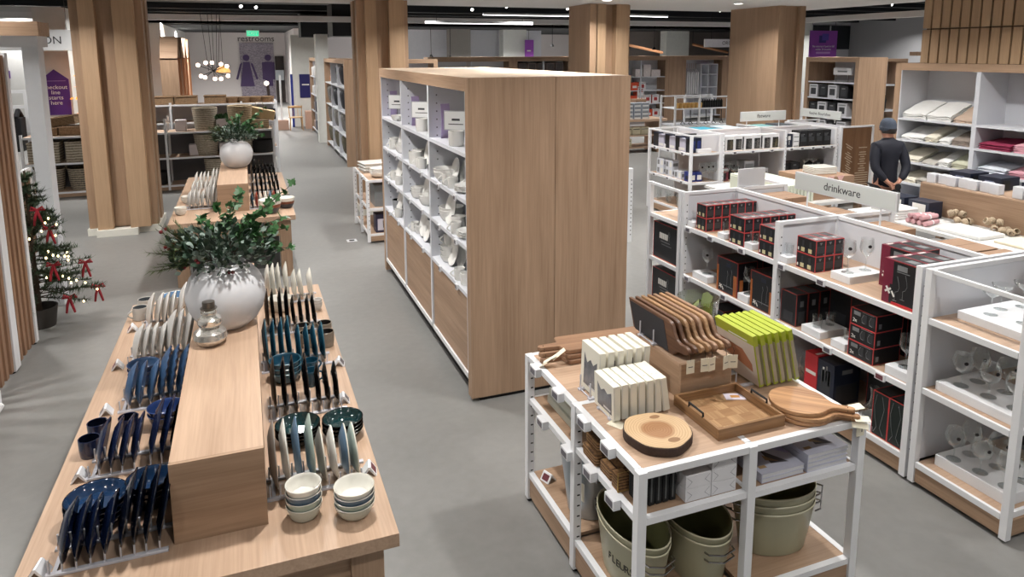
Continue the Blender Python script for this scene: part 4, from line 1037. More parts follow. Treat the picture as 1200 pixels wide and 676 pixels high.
# things on the lower shelves of the rack table
GRYB = plain('pale_grey_green_box', (196, 198, 186), 0.6)
o = (1.66, 3.28, .66)
for k in range(3):
    tag(MB((1.64, 3.285, .66 + .045 * k)).box(1.525 + .012 * k, 3.10, .66 + .045 * k, 1.80, 3.47, .66 + .045 * k + .044).build('flat_box', GRYB, loc=(1.64, 3.285, .66 + .045 * k), bevel=0.003), '%s pale grey flat box on the back left shelf of the rack table' % ['bottom', 'middle', 'top'][k], 'box', 'pale grey flat boxes')
BRW = weave('brown_bundle', (150, 112, 72), (74, 50, 30), 90); GOLD = plain('gold_frame', (190, 158, 92), 0.35, 0.7)
for k, (x, y, z, w, d, h) in enumerate(((1.55, 2.80, .70, .2, .14, .06), (1.56, 2.80, .762, .19, .13, .055), (1.55, 2.655, .70, .18, .11, .06))):
    t = thing('woven_bundle', '%s brown woven bundle on the middle shelf of the rack table' % ['lower back', 'upper back', 'front'][k], 'bundle', (x, y, z), group='brown woven bundles')
    MB().box(-w / 2, -d / 2, 0, w / 2, d / 2, h).build('pack', BRW, t, bevel=0.012)
    for u in (-.3, .3): MB().tube([(u * w, -d / 2 - .002, h / 2), (u * w, -d / 2, h + .002), (u * w, d / 2, h + .002), (u * w, d / 2 + .002, h / 2)], .0025, 5).build('tie', plain('dark_tie', (60, 40, 26), 0.7), t)
for k, (x, y, z) in enumerate(((1.485, 2.555, .70), (1.56, 2.55, .70))):
    t = thing('gold_frame_napkin_holder', 'gold-framed brown holder on the rack table middle shelf, %s' % ['left', 'right'][k], 'holder', (x, y, z), group='gold-framed holders')
    MB().box(-.028, -.03, 0, .028, .03, .075).build('block', BRW, t, bevel=.003)
    MB().tube([(-.03, -.032, .004), (-.03, -.032, .095), (.03, -.032, .095), (.03, -.032, .004), (-.03, -.032, .004)], .003, 5).build('wire_frame', GOLD, t)
for k in range(5):
    x = 1.512 + .036 * k
    t = thing('black_bundle', 'upright black bundle behind the front corner post, %s from the left' % ORD[k], 'bundle', (x, 2.44, .70), group='black bundles')
    MB().box(-.016, -.05, 0, .016, .06, .165).build('pack', plain('black_cloth', (24, 26, 28), 0.8), t, bevel=.006)
    MB().box(-.006, -.0525, .02, .0, -.05, .15).build('label', plain('grey_label', (90, 92, 92), 0.5), t)
WB = plain('white_carton', (216, 215, 218), 0.55)
k = 0
for (x, n) in ((1.762, 2), (1.898, 3)):
    for j in range(n):
        t = thing('white_carton', 'small white carton, %s in the %s pile on the rack table shelf' % (['bottom', 'second', 'third'][j], 'left' if n == 2 else 'right'), 'box', (x, 2.43, .70 + .063 * j), group='small white cartons')
        m = MB().box(-.066, -.075, 0, .066, .085, .0615); 
        m.build('carton', WB, t, bevel=.0015)
        q = MB(); 
        q.add([(-.06, -.0756, .052), (-.035, -.0756, .03), (-.06, -.0756, .008), (-.058, -.0756, .008), (-.032, -.0756, .03), (-.058, -.0756, .052)], [(0, 1, 4, 5), (1, 2, 3, 4)])
        q.add([(.06, -.0756, .052), (.035, -.0756, .03), (.06, -.0756, .008), (.058, -.0756, .008), (.032, -.0756, .03), (.058, -.0756, .052)], [(5, 4, 1, 0), (4, 3, 2, 1)])
        q.lathe([(0, .0618), (.012, .0618)], 12, (0, .01, 0)); q.build('fold_marks', plain('fold_grey', (120, 120, 126), 0.6), t)
BK = plain('lilac_grey_cover', (188, 190, 206), 0.35); PG = plain('page_edges', (206, 206, 208), 0.7); BIRD = plain('cover_bird_print', (74, 72, 78), 0.5); TAN = plain('cover_tan_print', (160, 130, 90), 0.5); LIL = plain('cover_lilac_print', (168, 164, 206), 0.4)
def make_book():
    t = thing('hardback_book', 'x', 'book'); w, d, h = .245, .31, .022
    MB().box(0, 0, 0, w, d, .002).box(0, 0, h - .002, w, d, h).box(-.002, 0, 0, 0.002, d, h).build('cover', BK, t)
    MB().box(.002, .003, .002, w - .003, d - .003, h - .002).build('pages', PG, t)
    m = MB(); z = h + .0004
    m.add([(.1, .06, z), (.19, .045, z), (.12, .17, z)], [(0, 1, 2)], 0); m.add([(.09, .09, z), (.15, .06, z), (.1, .13, z)], [(0, 1, 2)], 1)
    m.add([(.14, .2, z), (.24, .1, z), (.24, .29, z), (.16, .29, z)], [(0, 1, 2, 3)], 2); m.box(.02, .04, h, .06, .06, z, 1)
    m.build('cover_print', [BIRD, TAN, LIL], t); return t
BKS = Stock(make_book)
for j in range(4): BKS.put('lilac-grey hardback, %s in the right pile on the rack table shelf' % ['bottom', 'second', 'third', 'top'][j], (2.372, 2.352, .69 + .0225 * j), (0, 0, R(.6 * (j % 3))), 'lilac-grey hardbacks')
for j in range(2): BKS.put('lilac-grey hardback, %s in the left pile on the rack table shelf' % ['bottom', 'top'][j], (2.115, 2.36, .69 + .0225 * j), (0, 0, R(-.5 * j)), 'lilac-grey hardbacks')
# oval tubs with wire handles
TUB = plain('putty_enamel', (158, 155, 130), 0.35, var=0.04); TUBI = plain('olive_enamel_inside', (104, 104, 70), 0.3); RIMC = plain('cream_rim_enamel', (186, 182, 156), 0.35); CHROME = plain('chrome_wire', (170, 170, 172), 0.15, 1.0)
def tub_mb(a, b, h, taper):
    pr = [(0, .004), (taper * .97, .004), (taper, 0), (taper + (1 - taper) * .5, h * .5), (.985, h - .01), (1.0, h - .006), (1.008, h), (.985, h + .003), (.965, h - .006), (taper + (1 - taper) * .5 - .02, h * .5), (taper - .03, .012), (0, .01)]
    return MB().lathe(pr, 48, sx=a, sy=b, mis=[0, 0, 0, 0, 0, 2, 2, 2, 1, 1, 1])
def make_tub(a, b, h, taper=.8, mats=None, ends='y'):
    def mk():
        t = thing('oval_tub', 'x', 'tub')
        tub_mb(a, b, h, taper).build('tub', mats or [TUB, TUBI, RIMC], t, sharp=50)
        for s in (-1, 1):
            if ends == 'y':
                c = [(-.07, s * b * .93, h * .74), (-.066, s * (b * .93 + .028), h * .76), (0, s * (b + .032), h * .74), (.066, s * (b * .93 + .028), h * .76), (.07, s * b * .93, h * .74)]
            else:
                c = [(s * a * .93, -.05, h * .74), (s * (a * .93 + .03), -.05, h * .78), (s * (a + .055), 0, h * .80), (s * (a * .93 + .03), .05, h * .78), (s * a * .93, .05, h * .74)]
            MB().tube(c, .0042, 8).build('handle', CHROME, t)
        return t
    return Stock(mk)
T1 = make_tub(.14, .245, .25)
for j in range(2):
    tb_ = T1.put('putty-coloured oval tub, %s of the pair at the front left of the rack table base' % ['lower', 'upper'][j], (1.602, 2.632, .192 + .035 * j), (0, 0, R(0)), 'putty oval tubs')
    if j == 0: low_ = tb_
    if j == 1:
        tb_ = low_
        for k_, ch_ in enumerate('FLEURS'):
            q_ = R(184 + 8.0 * k_); ax_, by_ = .14 * .905, .245 * .905
            nx_, ny_ = math.cos(q_) / ax_, math.sin(q_) / by_; n_ = math.hypot(nx_, ny_); nx_ /= n_; ny_ /= n_
            text(ch_, .05, plain('dark_letter', (52, 50, 44), .6), tb_, (ax_ * math.cos(q_) + nx_ * .0015, by_ * math.sin(q_) + ny_ * .0015, .125), (R(90), 0, math.atan2(ny_, nx_) + R(90)))
T2 = make_tub(.15, .215, .24)
for j in range(2): T2.put('putty-coloured oval tub, %s of the pair beside the middle post' % ['lower', 'upper'][j], (1.915, 2.575, .192 + .035 * j), (0, 0, R(-4)), 'putty oval tubs')
T3 = make_tub(.215, .135, .235, ends='x')
for j in range(3): T3.put('putty-coloured oval tub, %s of three at the right of the rack table base' % ['bottom', 'middle', 'top'][j], (2.37, 2.555, .192 + .042 * j), (0, 0, R(-10)), 'putty oval tubs')
ZN = plain('zinc_metal', (170, 180, 188), 0.35, 0.75, var=0.08); ZNI = plain('dark_zinc_inside', (36, 44, 46), 0.4, 0.3)
T4 = make_tub(.172, .172, .35, .74, [ZN, ZNI, ZN])
for j in range(3): T4.put('grey zinc bucket, %s of three on the back left base of the rack table' % ['bottom', 'middle', 'top'][j], (1.645, 3.14, .192 + .045 * j), (0, 0, R(0)), 'zinc buckets')
t = thing('hang_tag', 'cream tag hanging on the stack of zinc buckets', 'tag', (1.515, 3.0, .44)); MB().box(-.001, -.02, -.1, .001, .02, 0, 0, rotz(20)).build('card', TAGC, t)
# ------------------------------------------------------------ white glassware gondolas
def gondola(label, O, posts, rails, panels, boards, kicks, tags):
    g = thing('gondola_shelving', label, 'shelving', O)
    for (x, y, z0, z1, sl) in posts:
        p = 0.021
        m = MB(O).box(x - p, y - p, z0, x + p, y + p, z1)
        if sl:
            for k in range(18):
                z = 0.2 + 0.062 * k
                if z < z1 - 0.03: m.box(x + 0.003, y - p - 0.0006, z, x + 0.013, y - p, z + 0.011, 1)
        m.build('post', [WHITE, SLOT], g, bevel=0.002)
    for r in rails: MB(O).box(*r).build('top_rail', WHITE, g, bevel=0.002)
    for r in panels: MB(O).box(*r).build('panel', PANEL, g)
    for (x0, y0, x1, y1, z, ax, fr) in boards:
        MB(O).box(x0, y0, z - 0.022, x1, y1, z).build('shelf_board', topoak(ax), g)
        if 'w' in fr: MB(O).box(x0 - 0.02, y0, z - 0.036, x0, y1, z + 0.001).build('shelf_rail', WHITE, g, bevel=0.0015)
        if 'e' in fr: MB(O).box(x1, y0, z - 0.036, x1 + 0.02, y1, z + 0.001).build('shelf_rail', WHITE, g, bevel=0.0015)
        if 's' in fr: MB(O).box(x0, y0 - 0.02, z - 0.036, x1, y0, z + 0.001).build('shelf_rail', WHITE, g, bevel=0.0015)
        if 'n' in fr: MB(O).box(x0, y1, z - 0.036, x1, y1 + 0.02, z + 0.001).build('shelf_rail', WHITE, g, bevel=0.0015)
    for r in kicks: MB(O).box(*r).build('kick_panel', oak('x' if abs(r[3] - r[0]) > abs(r[4] - r[1]) else 'y'), g)
    for (x, y, z, d, scr) in tags: etag(g, O, x, y, z, d, scr, 0.075)
    return g
GX0, GXS, GX1, GT = 3.71, 4.30, 4.89, 1.38
Z1, Z2, Z3 = 1.07, 0.61, 0.16
posts = []; rails = []; panels = []; boards = []; kicks = []; tags = []
for y, e in ((2.925, 1), (4.133, 1), (5.355, 1)):
    for x in (GX0 + .021, GXS, GX1 - .021): posts.append((x, y, 0.02, GT, e and x < 4.5))
    rails.append((GX0 + .042, y - .016, GT - .03, GXS - .021, y + .016, GT)); rails.append((GXS + .021, y - .016, GT - .03, GX1 - .042, y + .016, GT))
    panels.append((GX0 + .042, y - .007, Z3, GXS - .021, y + .007, GT - .03)); panels.append((GXS + .021, y - .007, Z3, GX1 - .042, y + .007, GT - .03))
for a, b in ((2.946, 4.112), (4.154, 5.334)):
    rails.append((GXS - .016, a, GT - .03, GXS + .016, b, GT)); panels.append((GXS - .008, a, Z3, GXS + .008, b, GT - .03))
    for z in (Z1, Z2, Z3):
        boards.append((GX0 + .022, a, GXS - .009, b, z, 'y', 'w')); boards.append((GXS + .009, a, GX1 - .022, b, z, 'y', 'e'))
    kicks.append((GX0 + .01, a, 0.03, GX0 + .025, b, Z3 - .036)); kicks.append((GX1 - .025, a, 0.03, GX1 - .01, b, Z3 - .036))
for y0, y1 in ((2.292, 2.862), (5.418, 5.94)):
    yo = y0 if y0 < 3 else y1; yi = y1 if y0 < 3 else y0
    for y in (yo, yi):
        for x in (GX0 + .021, GX1 - .021): posts.append((x, y, 0.02, GT, False))
    for x in (GX0 + .021, GX1 - .021): rails.append((x - .012, min(yo, yi) + .021, GT - .026, x + .012, max(yo, yi) - .021, GT))
    if y0 < 3:
        rails.append((GX0 + .042, yi - .016, GT - .03, GX1 - .042, yi + .016, GT)); panels.append((GX0 + .042, yi - .006, Z3, GX1 - .042, yi + .006, GT - .03))
        zz = (1.085, .645, Z3)
    else: zz = (1.07, .63, Z3)
    a, b = min(yo, yi) + .022, max(yo, yi) - .022
    for z in zz: boards.append((GX0 + .022, a + .002, GX1 - .022, b - .002, z, 'x', 'wse' if y0 < 3 else 'wne'))
    kicks.append((GX0 + .01, a, 0.03, GX0 + .025, b, Z3 - .036)); kicks.append((GX0 + .045, yo - .008, 0.03, GX1 - .045, yo + .008, Z3 - .036))
for (y, z) in ((5.26, Z1), (4.93, Z1), (4.52, Z1), (4.06, Z1), (3.67, Z1), (5.25, Z2), (4.72, Z2), (3.95, Z2), (3.57, Z2), (3.13, Z2)):
    tags.append((GX0 + .002, y, z - .004, '-x', SCREENR if (y, z) == (3.13, Z2) else SCREEN))
gondola('white glassware gondola with drinkware sign, full of black boxes', ((GX0 + GX1) / 2, 4.1, 0), posts, rails, panels, boards, kicks, tags)

# hanging aisle signs standing on the spines
def spine_sign(label, word, a, b, z0, z1, zs, ax, size, grey=False):
    """a,b: ends along the axis ('y' at x=const seen from -x, or 'x' seen from -y)"""
    if ax == 'y': o = (a[0], (a[1] + b[1]) / 2, zs)
    else: o = ((a[0] + b[0]) / 2, a[1], zs)
    t = thing('aisle_sign', label, 'sign', o)
    L = abs((b[1] - a[1]) if ax == 'y' else (b[0] - a[0])); h = z1 - z0
    Mx = rotz(-90) if ax == 'y' else Matrix.Identity(4)
    m = MB().box(-L / 2, -.012, z0 - zs, L / 2, .012, z1 - zs, 0, Mx); m.build('frame', plain('sign_frame_white', (212, 214, 216), 0.4), t, bevel=.002)
    m = MB().box(-L / 2 + .012, -.0135, z0 - zs + .012, L / 2 - .012, -.012, z1 - zs - .012, 0, Mx); m.build('face', plain('sign_face', (205, 210, 208) if not grey else (170, 174, 178), 0.45, var=.01), t)
    for u in (-L * .36, L * .36):
        m = MB(); m.tube([Mx @ Vector((u, 0, 0)), Mx @ Vector((u, 0, z0 - zs))], .007, 6); m.build('stem', WHITE, t)
    p = Mx @ Vector((0, -.0142, (z0 + z1) / 2 - zs))
    text(word, size, PRINT, t, p, (R(90), 0, R(-90) if ax == 'y' else 0))
    return t
spine_sign('white drinkware sign on two stems above the glassware gondola', 'drinkware', (GXS, 4.60), (GXS, 3.60), 1.512, 1.655, GT, 'y', .088)

# boxes
def deco_box(name, w, d, h, base, edge=None, west=(), south=(), top=(), er=.0035):
    """box 0..w,0..d,0..h; flat prints on the west (-x), south (-y) and top faces: (u0,v0,u1,v1,mat) in 0..1"""
    t = thing(name, 'x', 'box')
    MB().box(0, 0, 0, w, d, h).build('carton', base, t)
    if edge:
        m = MB(); e = er; k = .0008
        for (x, y) in ((0, 0), (w, 0), (w, d), (0, d)): m.box(x - (e if x else k), y - (e if y else k), 0, x + (k if x else e), y + (k if y else e), h)
        for z in (0, h):
            z0, z1 = (z - e, z + k) if z else (z - 0.0, z + e)
            for x in (0, w): m.box(x - (e if x else k), 0, z0, x + (k if x else e), d, z1)
            for y in (0, d): m.box(0, y - (e if y else k), z0, w, y + (k if y else e), z1)
        m.build('edge_trim', edge, t)
    mats = []; m = MB(); e = .0013
    def idx(q):
        if q not in mats: mats.append(q)
        return mats.index(q)
    for (u0, v0, u1, v1, q) in west: m.box(-e, d * (1 - u1), h * v0, 0, d * (1 - u0), h * v1, idx(q))
    for (u0, v0, u1, v1, q) in south: m.box(w * u0, -e, h * v0, w * u1, 0, h * v1, idx(q))
    for (u0, v0, u1, v1, q) in top: m.box(w * u0, d * v0, h, w * u1, d * v1, h + e, idx(q))
    nq = len(west) + len(south) + len(top)
    if nq == 2:
        for side, L_ in (('w', west), ('s', south), ('t', top)):
            for (u0, v0, u1, v1, q) in L_:
                m = MB()
                if side == 'w': m.box(-e, d * (1 - u1), h * v0, 0, d * (1 - u0), h * v1)
                elif side == 's': m.box(w * u0, -e, h * v0, w * u1, 0, h * v1)
                else: m.box(w * u0, d * v0, h, w * u1, d * v1, h + e)
                m.build('print', q, t)
    elif mats: m.build('print', mats, t)
    return t
BLK = plain('black_carton', (26, 28, 32), 0.42); BLK2 = plain('charcoal_carton_print', (52, 54, 58), 0.45); REDE = plain('red_edge', (196, 66, 66), 0.45); REDD = plain('dark_red_edge', (140, 50, 44), 0.45)
WPR = plain('white_print', (222, 220, 214), 0.5); CRP = plain('pale_wine_print', (202, 194, 150), 0.5); GPR = plain('grey_print', (120, 122, 124), 0.5); MAG = plain('maroon_print', (112, 30, 54), 0.45, var=.25, vscale=20); REDP = plain('red_carton', (188, 40, 48), 0.45)
ORP = plain('amber_print', (168, 96, 48), 0.45, var=.3, vscale=30); NVY = plain('navy_carton', (30, 36, 54), 0.4)
WEST = [(.04, .12, .10, .3, WPR), (.22, .10, .40, .36, CRP), (.26, .36, .36, .8, BLK2), (.6, .10, .78, .36, CRP), (.64, .36, .74, .8, BLK2)]
SOUTH = [(.38, .80, .62, .86, GPR), (.44, .72, .56, .80, GPR), (.1, .2, .9, .62, BLK2), (.8, .05, .92, .12, GPR)]
TOPP = [(.08, .1, .92, .45, GPR), (.1, .55, .9, .9, BLK2), (.3, .2, .62, .36, WPR)]
small = Stock(lambda: deco_box('boxed_tumblers', .0825, .14, .117, BLK, REDE, WEST, SOUTH, TOPP))
mid = Stock(lambda: deco_box('boxed_wine_glasses', .085, .185, .117, BLK, REDE, WEST, SOUTH, TOPP))
GBN = 'black and red glass boxes on the top shelf'
def block(st, n, lev, x, y, dx, dz, where):
    for l in range(lev):
        for i in range(n):
            st.put('black red-edged glass box, %s from the left, %s row, %s' % (ORD[i], ['lower', 'upper'][l], where), (x + dx * i, y, Z1 + .001 + dz * l), (0, 0, 0), GBN)
block(small, 7, 2, 3.75, 5.06, .0838, .119, 'stack farthest down the gondola')
block(mid, 6, 2, 3.735, 4.53, .0865, .119, 'stack second farthest')
block(mid, 6, 2, 3.735, 4.165, .0865, .119, 'stack just beyond the middle post')
block(mid, 3, 2, 3.765, 3.79, .0865, .119, 'stack just before the middle post')
# white display blocks
DB = plain('white_display_block', (224, 225, 228), 0.5, var=.01)
FOOTP = plain('grey_foot_print', (176, 178, 186), 0.4)
def dblock(label, x0, y0, z, x1, y1, h, group='white display blocks'):
    o = ((x0 + x1) / 2, (y0 + y1) / 2, z)
    tag(MB(o).box(x0, y0, z, x1, y1, z + h).build('display_block', DB, loc=o, bevel=.003), label, 'display block', group)
ST = plain('dark_sticker', (40, 34, 36), 0.5)
def glass_stock(name, prof, sticker):
    def mk():
        t = thing(name, 'x', 'glass')
        MB().lathe(prof, 28).build('glass_body', GLS, t, sharp=60)
        if sticker:
            r, z = sticker
            m = MB(); m.lathe([(0, 0), (.011, 0), (.011, .001), (0, .001)], 12, mi=0, M=tr(-r * .64, -r * .80, z) @ rotz(-38) @ rotx(90)); m.build('sticker', ST, t)
        return t
    return Stock(mk)
wine = glass_stock('wine_glass', [(0, .002), (.036, .001), (.006, .007), (.0038, .02), (.0038, .09), (.012, .1), (.036, .125), (.043, .155), (.036, .215)], (.043, .17))
copa = glass_stock('balloon_glass', [(0, .002), (.04, .001), (.006, .007), (.004, .02), (.004, .075), (.016, .085), (.046, .105), (.056, .14), (.053, .17), (.043, .2)], (.057, .16))
tumb = glass_stock('tumbler', [(0, .004), (.03, 0.002), (.033, .01), (.036, .09)], None)
coupe = glass_stock('coupe_glass', [(0, .002), (.036, .001), (.006, .007), (.0038, .02), (.0038, .1), (.015, .11), (.05, .135), (.056, .155)], None)
for i, (y, n) in enumerate(((5.225, 'before the farthest black stack'), (4.78, 'before the second farthest black stack'), (4.43, 'between the two middle black stacks'), (4.035, 'just past the middle post'))):
    dblock('small white display block ' + n, 3.735, y, Z1, 3.84, y + .095, .05)
    tumb.put('clear tumbler on the small white block ' + n, (3.795, y + .05, Z1 + .05), (0, 0, 0), 'tumblers')
dblock('white display block under two wine glasses near the big red boxes', 3.79, 3.50, Z1, 4.10, 3.67, .055)
wine.put('clear wine glass with sticker, left of two on the top shelf', (3.86, 3.59, Z1 + .055), (0, 0, 0), 'wine glasses', (1.15, 1.15, 1.08)); wine.put('clear wine glass with sticker, right of two on the top shelf', (4.02, 3.585, Z1 + .055), (0, 0, .2), 'wine glasses', (1.15, 1.15, 1.08))
# big red and black boxes with a white X mark
def xmark(t, y0, z0, s):
    m = MB()
    for a in (45, -45):
        A = tr(-.0016, y0, z0) @ rotx(a + 12); m.box(-.0006, -s * .5, -s * .13, .0006, s * .5, s * .13, 0, A)
    A = tr(-.0016, y0 - s * .75, z0 - s * .35) @ rotx(57)
    m.box(-.0006, -s * .4, -s * .12, .0006, s * .4, s * .12, 0, A); m.build('white_mark', WPR, t)
def glass_outline(t, pts_list):
    m = MB()
    for pts in pts_list: m.tube([(-.0022, a, b) for a, b in pts], .0016, 4)
    m.build('outline_print', GPR, t)
def make_big():
    w, d, h = .122, .235, .285
    t = deco_box('boxed_glass_set', w, d, h, BLK, REDD, [(0, 0, .22, 1, MAG), (.22, .45, .30, 1, MAG), (.3, .0, 1, .06, REDP), (.42, .80, .72, .92, GPR), (.42, .76, .8, .775, GPR)], [(.1, .2, .9, .8, BLK2)], [(0, .86, 1, 1, MAG), (.0, 0, .08, .86, MAG), (.3, .2, .75, .5, GPR), (.2, .88, .7, .97, WPR)], .005)
    xmark(t, d * .82, h * .30, .05)
    glass_outline(t, [[(.13, .19), (.118, .15), (.112, .12), (.12, .095), (.14, .085), (.14, .03)], [(.075, .21), (.062, .17), (.058, .14), (.068, .115), (.085, .105), (.085, .05)], [(.155, .03), (.125, .03)], [(.10, .05), (.07, .05)]])
    return t
BG = Stock(make_big)
for j, yy in enumerate((2.965, 3.205)):
    for i in range(3):
        if j and i > 1: continue
        BG.put('tall black and maroon glass-set box, %s from the left in the %s row' % (ORD[i], ['nearer', 'farther'][j]), ((3.99 if j else 3.745) + .1235 * i, yy, Z1 + .001), (0, 0, 0), 'tall black and maroon boxes')
# middle shelf
def make_amber():
    w, d, h = .20, .27, .30
    t = deco_box('boxed_glass_set', w, d, h, BLK, REDD, [(0, 0, .08, .75, ORP), (.82, 0, .97, .6, ORP), (.45, .78, .65, .88, NVY), (.3, .2, .8, .22, GPR)], [(.3, .45, .6, .58, GPR), (.12, .1, .3, .5, ORP)], [(.1, .2, .9, .6, BLK2)], .005)
    xmark(t, d * .80, h * .16, .04)
    glass_outline(t, [[(.13, .2), (.12, .17), (.13, .14), (.13, .05)], [(.08, .22), (.07, .19), (.08, .16), (.08, .08)]])
    return t
AM = Stock(make_amber)
an = ['black box with amber print, farthest on the middle shelf', 'black box with amber print, beside the middle post', 'black box with amber print, in the back row, farther', 'black box with amber print, in the back row, nearer']
for i, (x, y) in enumerate(((3.745, 4.60), (3.745, 4.165), (4.02, 4.62), (4.02, 4.20))): AM.put(an[i], (x, y, Z2 + .001), (0, 0, 0), 'black boxes with amber print')
dblock('white display block at the far end of the middle shelf', 3.74, 5.0, Z2, 3.90, 5.22, .06); wine.put('wine glass on the far block of the middle shelf', (3.81, 5.1, Z2 + .06), (0, 0, 0), 'wine glasses')
dblock('white display block between the two amber-print boxes', 3.74, 4.455, Z2, 3.88, 4.585, .06); wine.put('wine glass between the two amber-print boxes', (3.80, 4.52, Z2 + .06), (0, 0, .3), 'wine glasses')
rowb = Stock(lambda: deco_box('boxed_glass_set', .105, .16, .25, BLK, REDD, [(.2, .1, .8, .4, BLK2)], [(.35, .6, .65, .78, GPR), (.2, .1, .8, .45, BLK2)], [(.1, .1, .9, .9, BLK2)]))
for i in range(4): rowb.put('dark glass box with dull red edges just before the middle post, %s from the left' % ORD[i], (3.75 + .112 * i, 3.93, Z2 + .001), (0, 0, 0), 'dark boxes by the middle post')
dblock('white display block in the middle of the middle shelf', 3.74, 3.68, Z2, 3.99, 3.86, .055)
for i, x in enumerate((3.80, 3.92)): tumb.put('clear tumbler on the central middle-shelf block, %s' % ['left', 'right'][i], (x, 3.77, Z2 + .055), (0, 0, 0), 'tumblers')
dblock('small white display block beside the three stacked boxes', 3.74, 3.455, Z2, 3.89, 3.58, .055); tumb.put('clear tumbler beside the three stacked boxes', (3.84, 3.52, Z2 + .055), (0, 0, 0), 'tumblers')
def make_flat():
    t = deco_box('boxed_glass_pair', .235, .205, .112, BLK, REDE, [(.12, .62, .38, .85, GPR), (.45, .25, .62, .8, BLK2), (.72, .25, .92, .8, BLK2), (.45, .90, .9, .93, GPR)], [(.1, .2, .2, .5, GPR)], [(.1, .1, .9, .5, BLK2)])
    text('2x', .034, WPR, t, (-.0016, .17, .032), (R(90), 0, R(-90)))
    glass_outline(t, [[(.10, .09), (.115, .06), (.11, .035), (.09, .03)], [(.04, .09), (.055, .06), (.05, .035), (.03, .03)]])
    return t
FL = Stock(make_flat)
for j in range(3): FL.put('flat black red-edged two-glass box, %s of the pile of three' % ['bottom', 'middle', 'top'][j], (3.742, 3.225 - .003 * j, Z2 + .001 + .1135 * j), (0, 0, 0), 'flat black two-glass boxes')
m = MB((3.86, 3.2205, .78)); m.add([(3.80, 3.2205, .80), (3.86, 3.2205, .805), (3.85, 3.2205, .775), (3.81, 3.2205, .755), (3.815, 3.2205, .785)], [(0, 1, 2, 3, 4)])
bk = Stock(lambda: deco_box('boxed_glass_set', .2, .2, .27, BLK, REDD, [(.2, .1, .8, .4, BLK2)], [(.25, .6, .5, .78, GPR), (.2, .1, .8, .45, BLK2)], [(.1, .1, .9, .9, BLK2)]))
for i, y in enumerate((2.98, 3.25, 3.52, 3.72)): bk.put('dark glass box against the back of the middle shelf, %s from the near end' % ORD[i], (4.06, y, Z2 + .001), (0, 0, 0), 'dark boxes at the back')
dblock('white display block under two large wine glasses at the near end of the middle shelf', 3.74, 2.96, Z2, 4.0, 3.13, .06)
for i, x in enumerate((3.815, 3.93)): wine.put('large wine glass at the near end of the middle shelf, %s' % ['left', 'right'][i], (x, 3.045, Z2 + .06), (0, 0, i), 'wine glasses', (1.15, 1.15, 1.0))
# base shelf
def make_red():
    return deco_box('boxed_glass_set', .20, .12, .31, REDP, None, [(.1, .5, .9, .58, WPR)], [], [(.1, .2, .9, .4, WPR)])
t = make_red(); t.location = (3.76, 3.70, Z3 + .001); tag(t, 'bright red glass box on the base shelf beside the navy one', 'box')
t = deco_box('boxed_glass_set', .24, .15, .31, NVY, None, [(.2, .1, .8, .8, BLK2), (.3, .5, .4, .85, WPR), (.5, .55, .58, .9, GPR), (.65, .45, .75, .8, WPR)], [(.1, .1, .9, .5, BLK2), (.3, .75, .7, .85, GPR)], [(.1, .1, .9, .9, BLK2)]); t.location = (3.75, 3.535, Z3 + .001); tag(t, 'navy glass box with white glass prints beside the red one', 'box')
dec = glass_stock('decanter', [(0, .004), (.07, .002), (.085, .02), (.07, .06), (.026, .11), (.02, .17), (.03, .22)], None)
dec.put('clear decanter between the navy box and the corner box on the base shelf', (3.83, 3.27, Z3 + .05), (0, 0, 0), 'decanters'); dblock('white display block under the near decanter', 3.74, 3.18, Z3, 3.92, 3.36, .05)
for i, (x, y) in enumerate(((3.80, 3.93), (3.92, 3.96))): dec.put('clear decanter on the base shelf by the middle post, %s' % ['left', 'right'][i], (x, y, Z3 + .001), (0, 0, 0), 'decanters')
def make_corner():
    t = deco_box('boxed_glass_set', .2, .12, .30, plain('green_black_carton', (18, 30, 28), 0.4), REDE, [], [], [(.1, .1, .9, .9, BLK2)])
    glass_outline(t, [[(.09, .28), (.105, .2), (.095, .12), (.08, .06), (.10, .02)], [(.05, .28), (.03, .2), (.045, .12), (.055, .06), (.03, .02)]])
    return t
CR = Stock(make_corner)
for i, y in enumerate((3.075, 2.952)): CR.put('green-black box with wavy glass outlines on the base shelf, %s' % ['farther', 'nearer'][i], (3.74, y, Z3 + .001), (0, 0, 0), 'green-black boxes')
for i, (x, y) in enumerate(((3.98, 3.0), (3.98, 3.26), (3.75, 4.2), (3.75, 4.48), (3.75, 4.76), (3.98, 3.75))): bk.put('dark glass box on the base shelf, %s' % ['behind the green-black boxes', 'behind the near decanter', 'just past the middle post', 'second past the middle post', 'third past the middle post', 'behind the red box'][i], (x, y, Z3 + .001), (0, 0, 0), 'dark boxes on the base')
# near end-cap: glasses on long white blocks
def copas(z, y0, n1, lab, gy=(2.70, 2.55, 2.40)):
    k = 0
    for yy in gy:
        for x in (3.85, 3.99):
            copa.put('balloon glass on the %s block of the near end, %s from the far left' % (lab, ORD[k]), (x + .02 * (yy < 2.6), yy, z), (0, 0, .15 * k), 'balloon glasses'); k += 1
dblock('long white display block on the top shelf of the near gondola end', 3.87, 2.36, 1.085, 4.42, 2.78, .05)
for k, (x, y) in enumerate(((3.98, 2.66), (4.12, 2.70), (4.02, 2.50), (4.28, 2.68), (4.2, 2.52))): coupe.put('coupe glass on the top block of the near end, %s from the left' % ORD[k], (x, y, 1.135), (0, 0, .2 * k), 'coupe glasses')
dblock('long white display block on the middle shelf of the near gondola end', 3.77, 2.33, .645, 4.16, 2.80, .055); copas(.70, 2.7, 5, 'middle')
dblock('long white display block on the base shelf of the near gondola end', 3.80, 2.34, Z3, 4.22, 2.78, .07); copas(Z3 + .07, 2.7, 6, 'base')
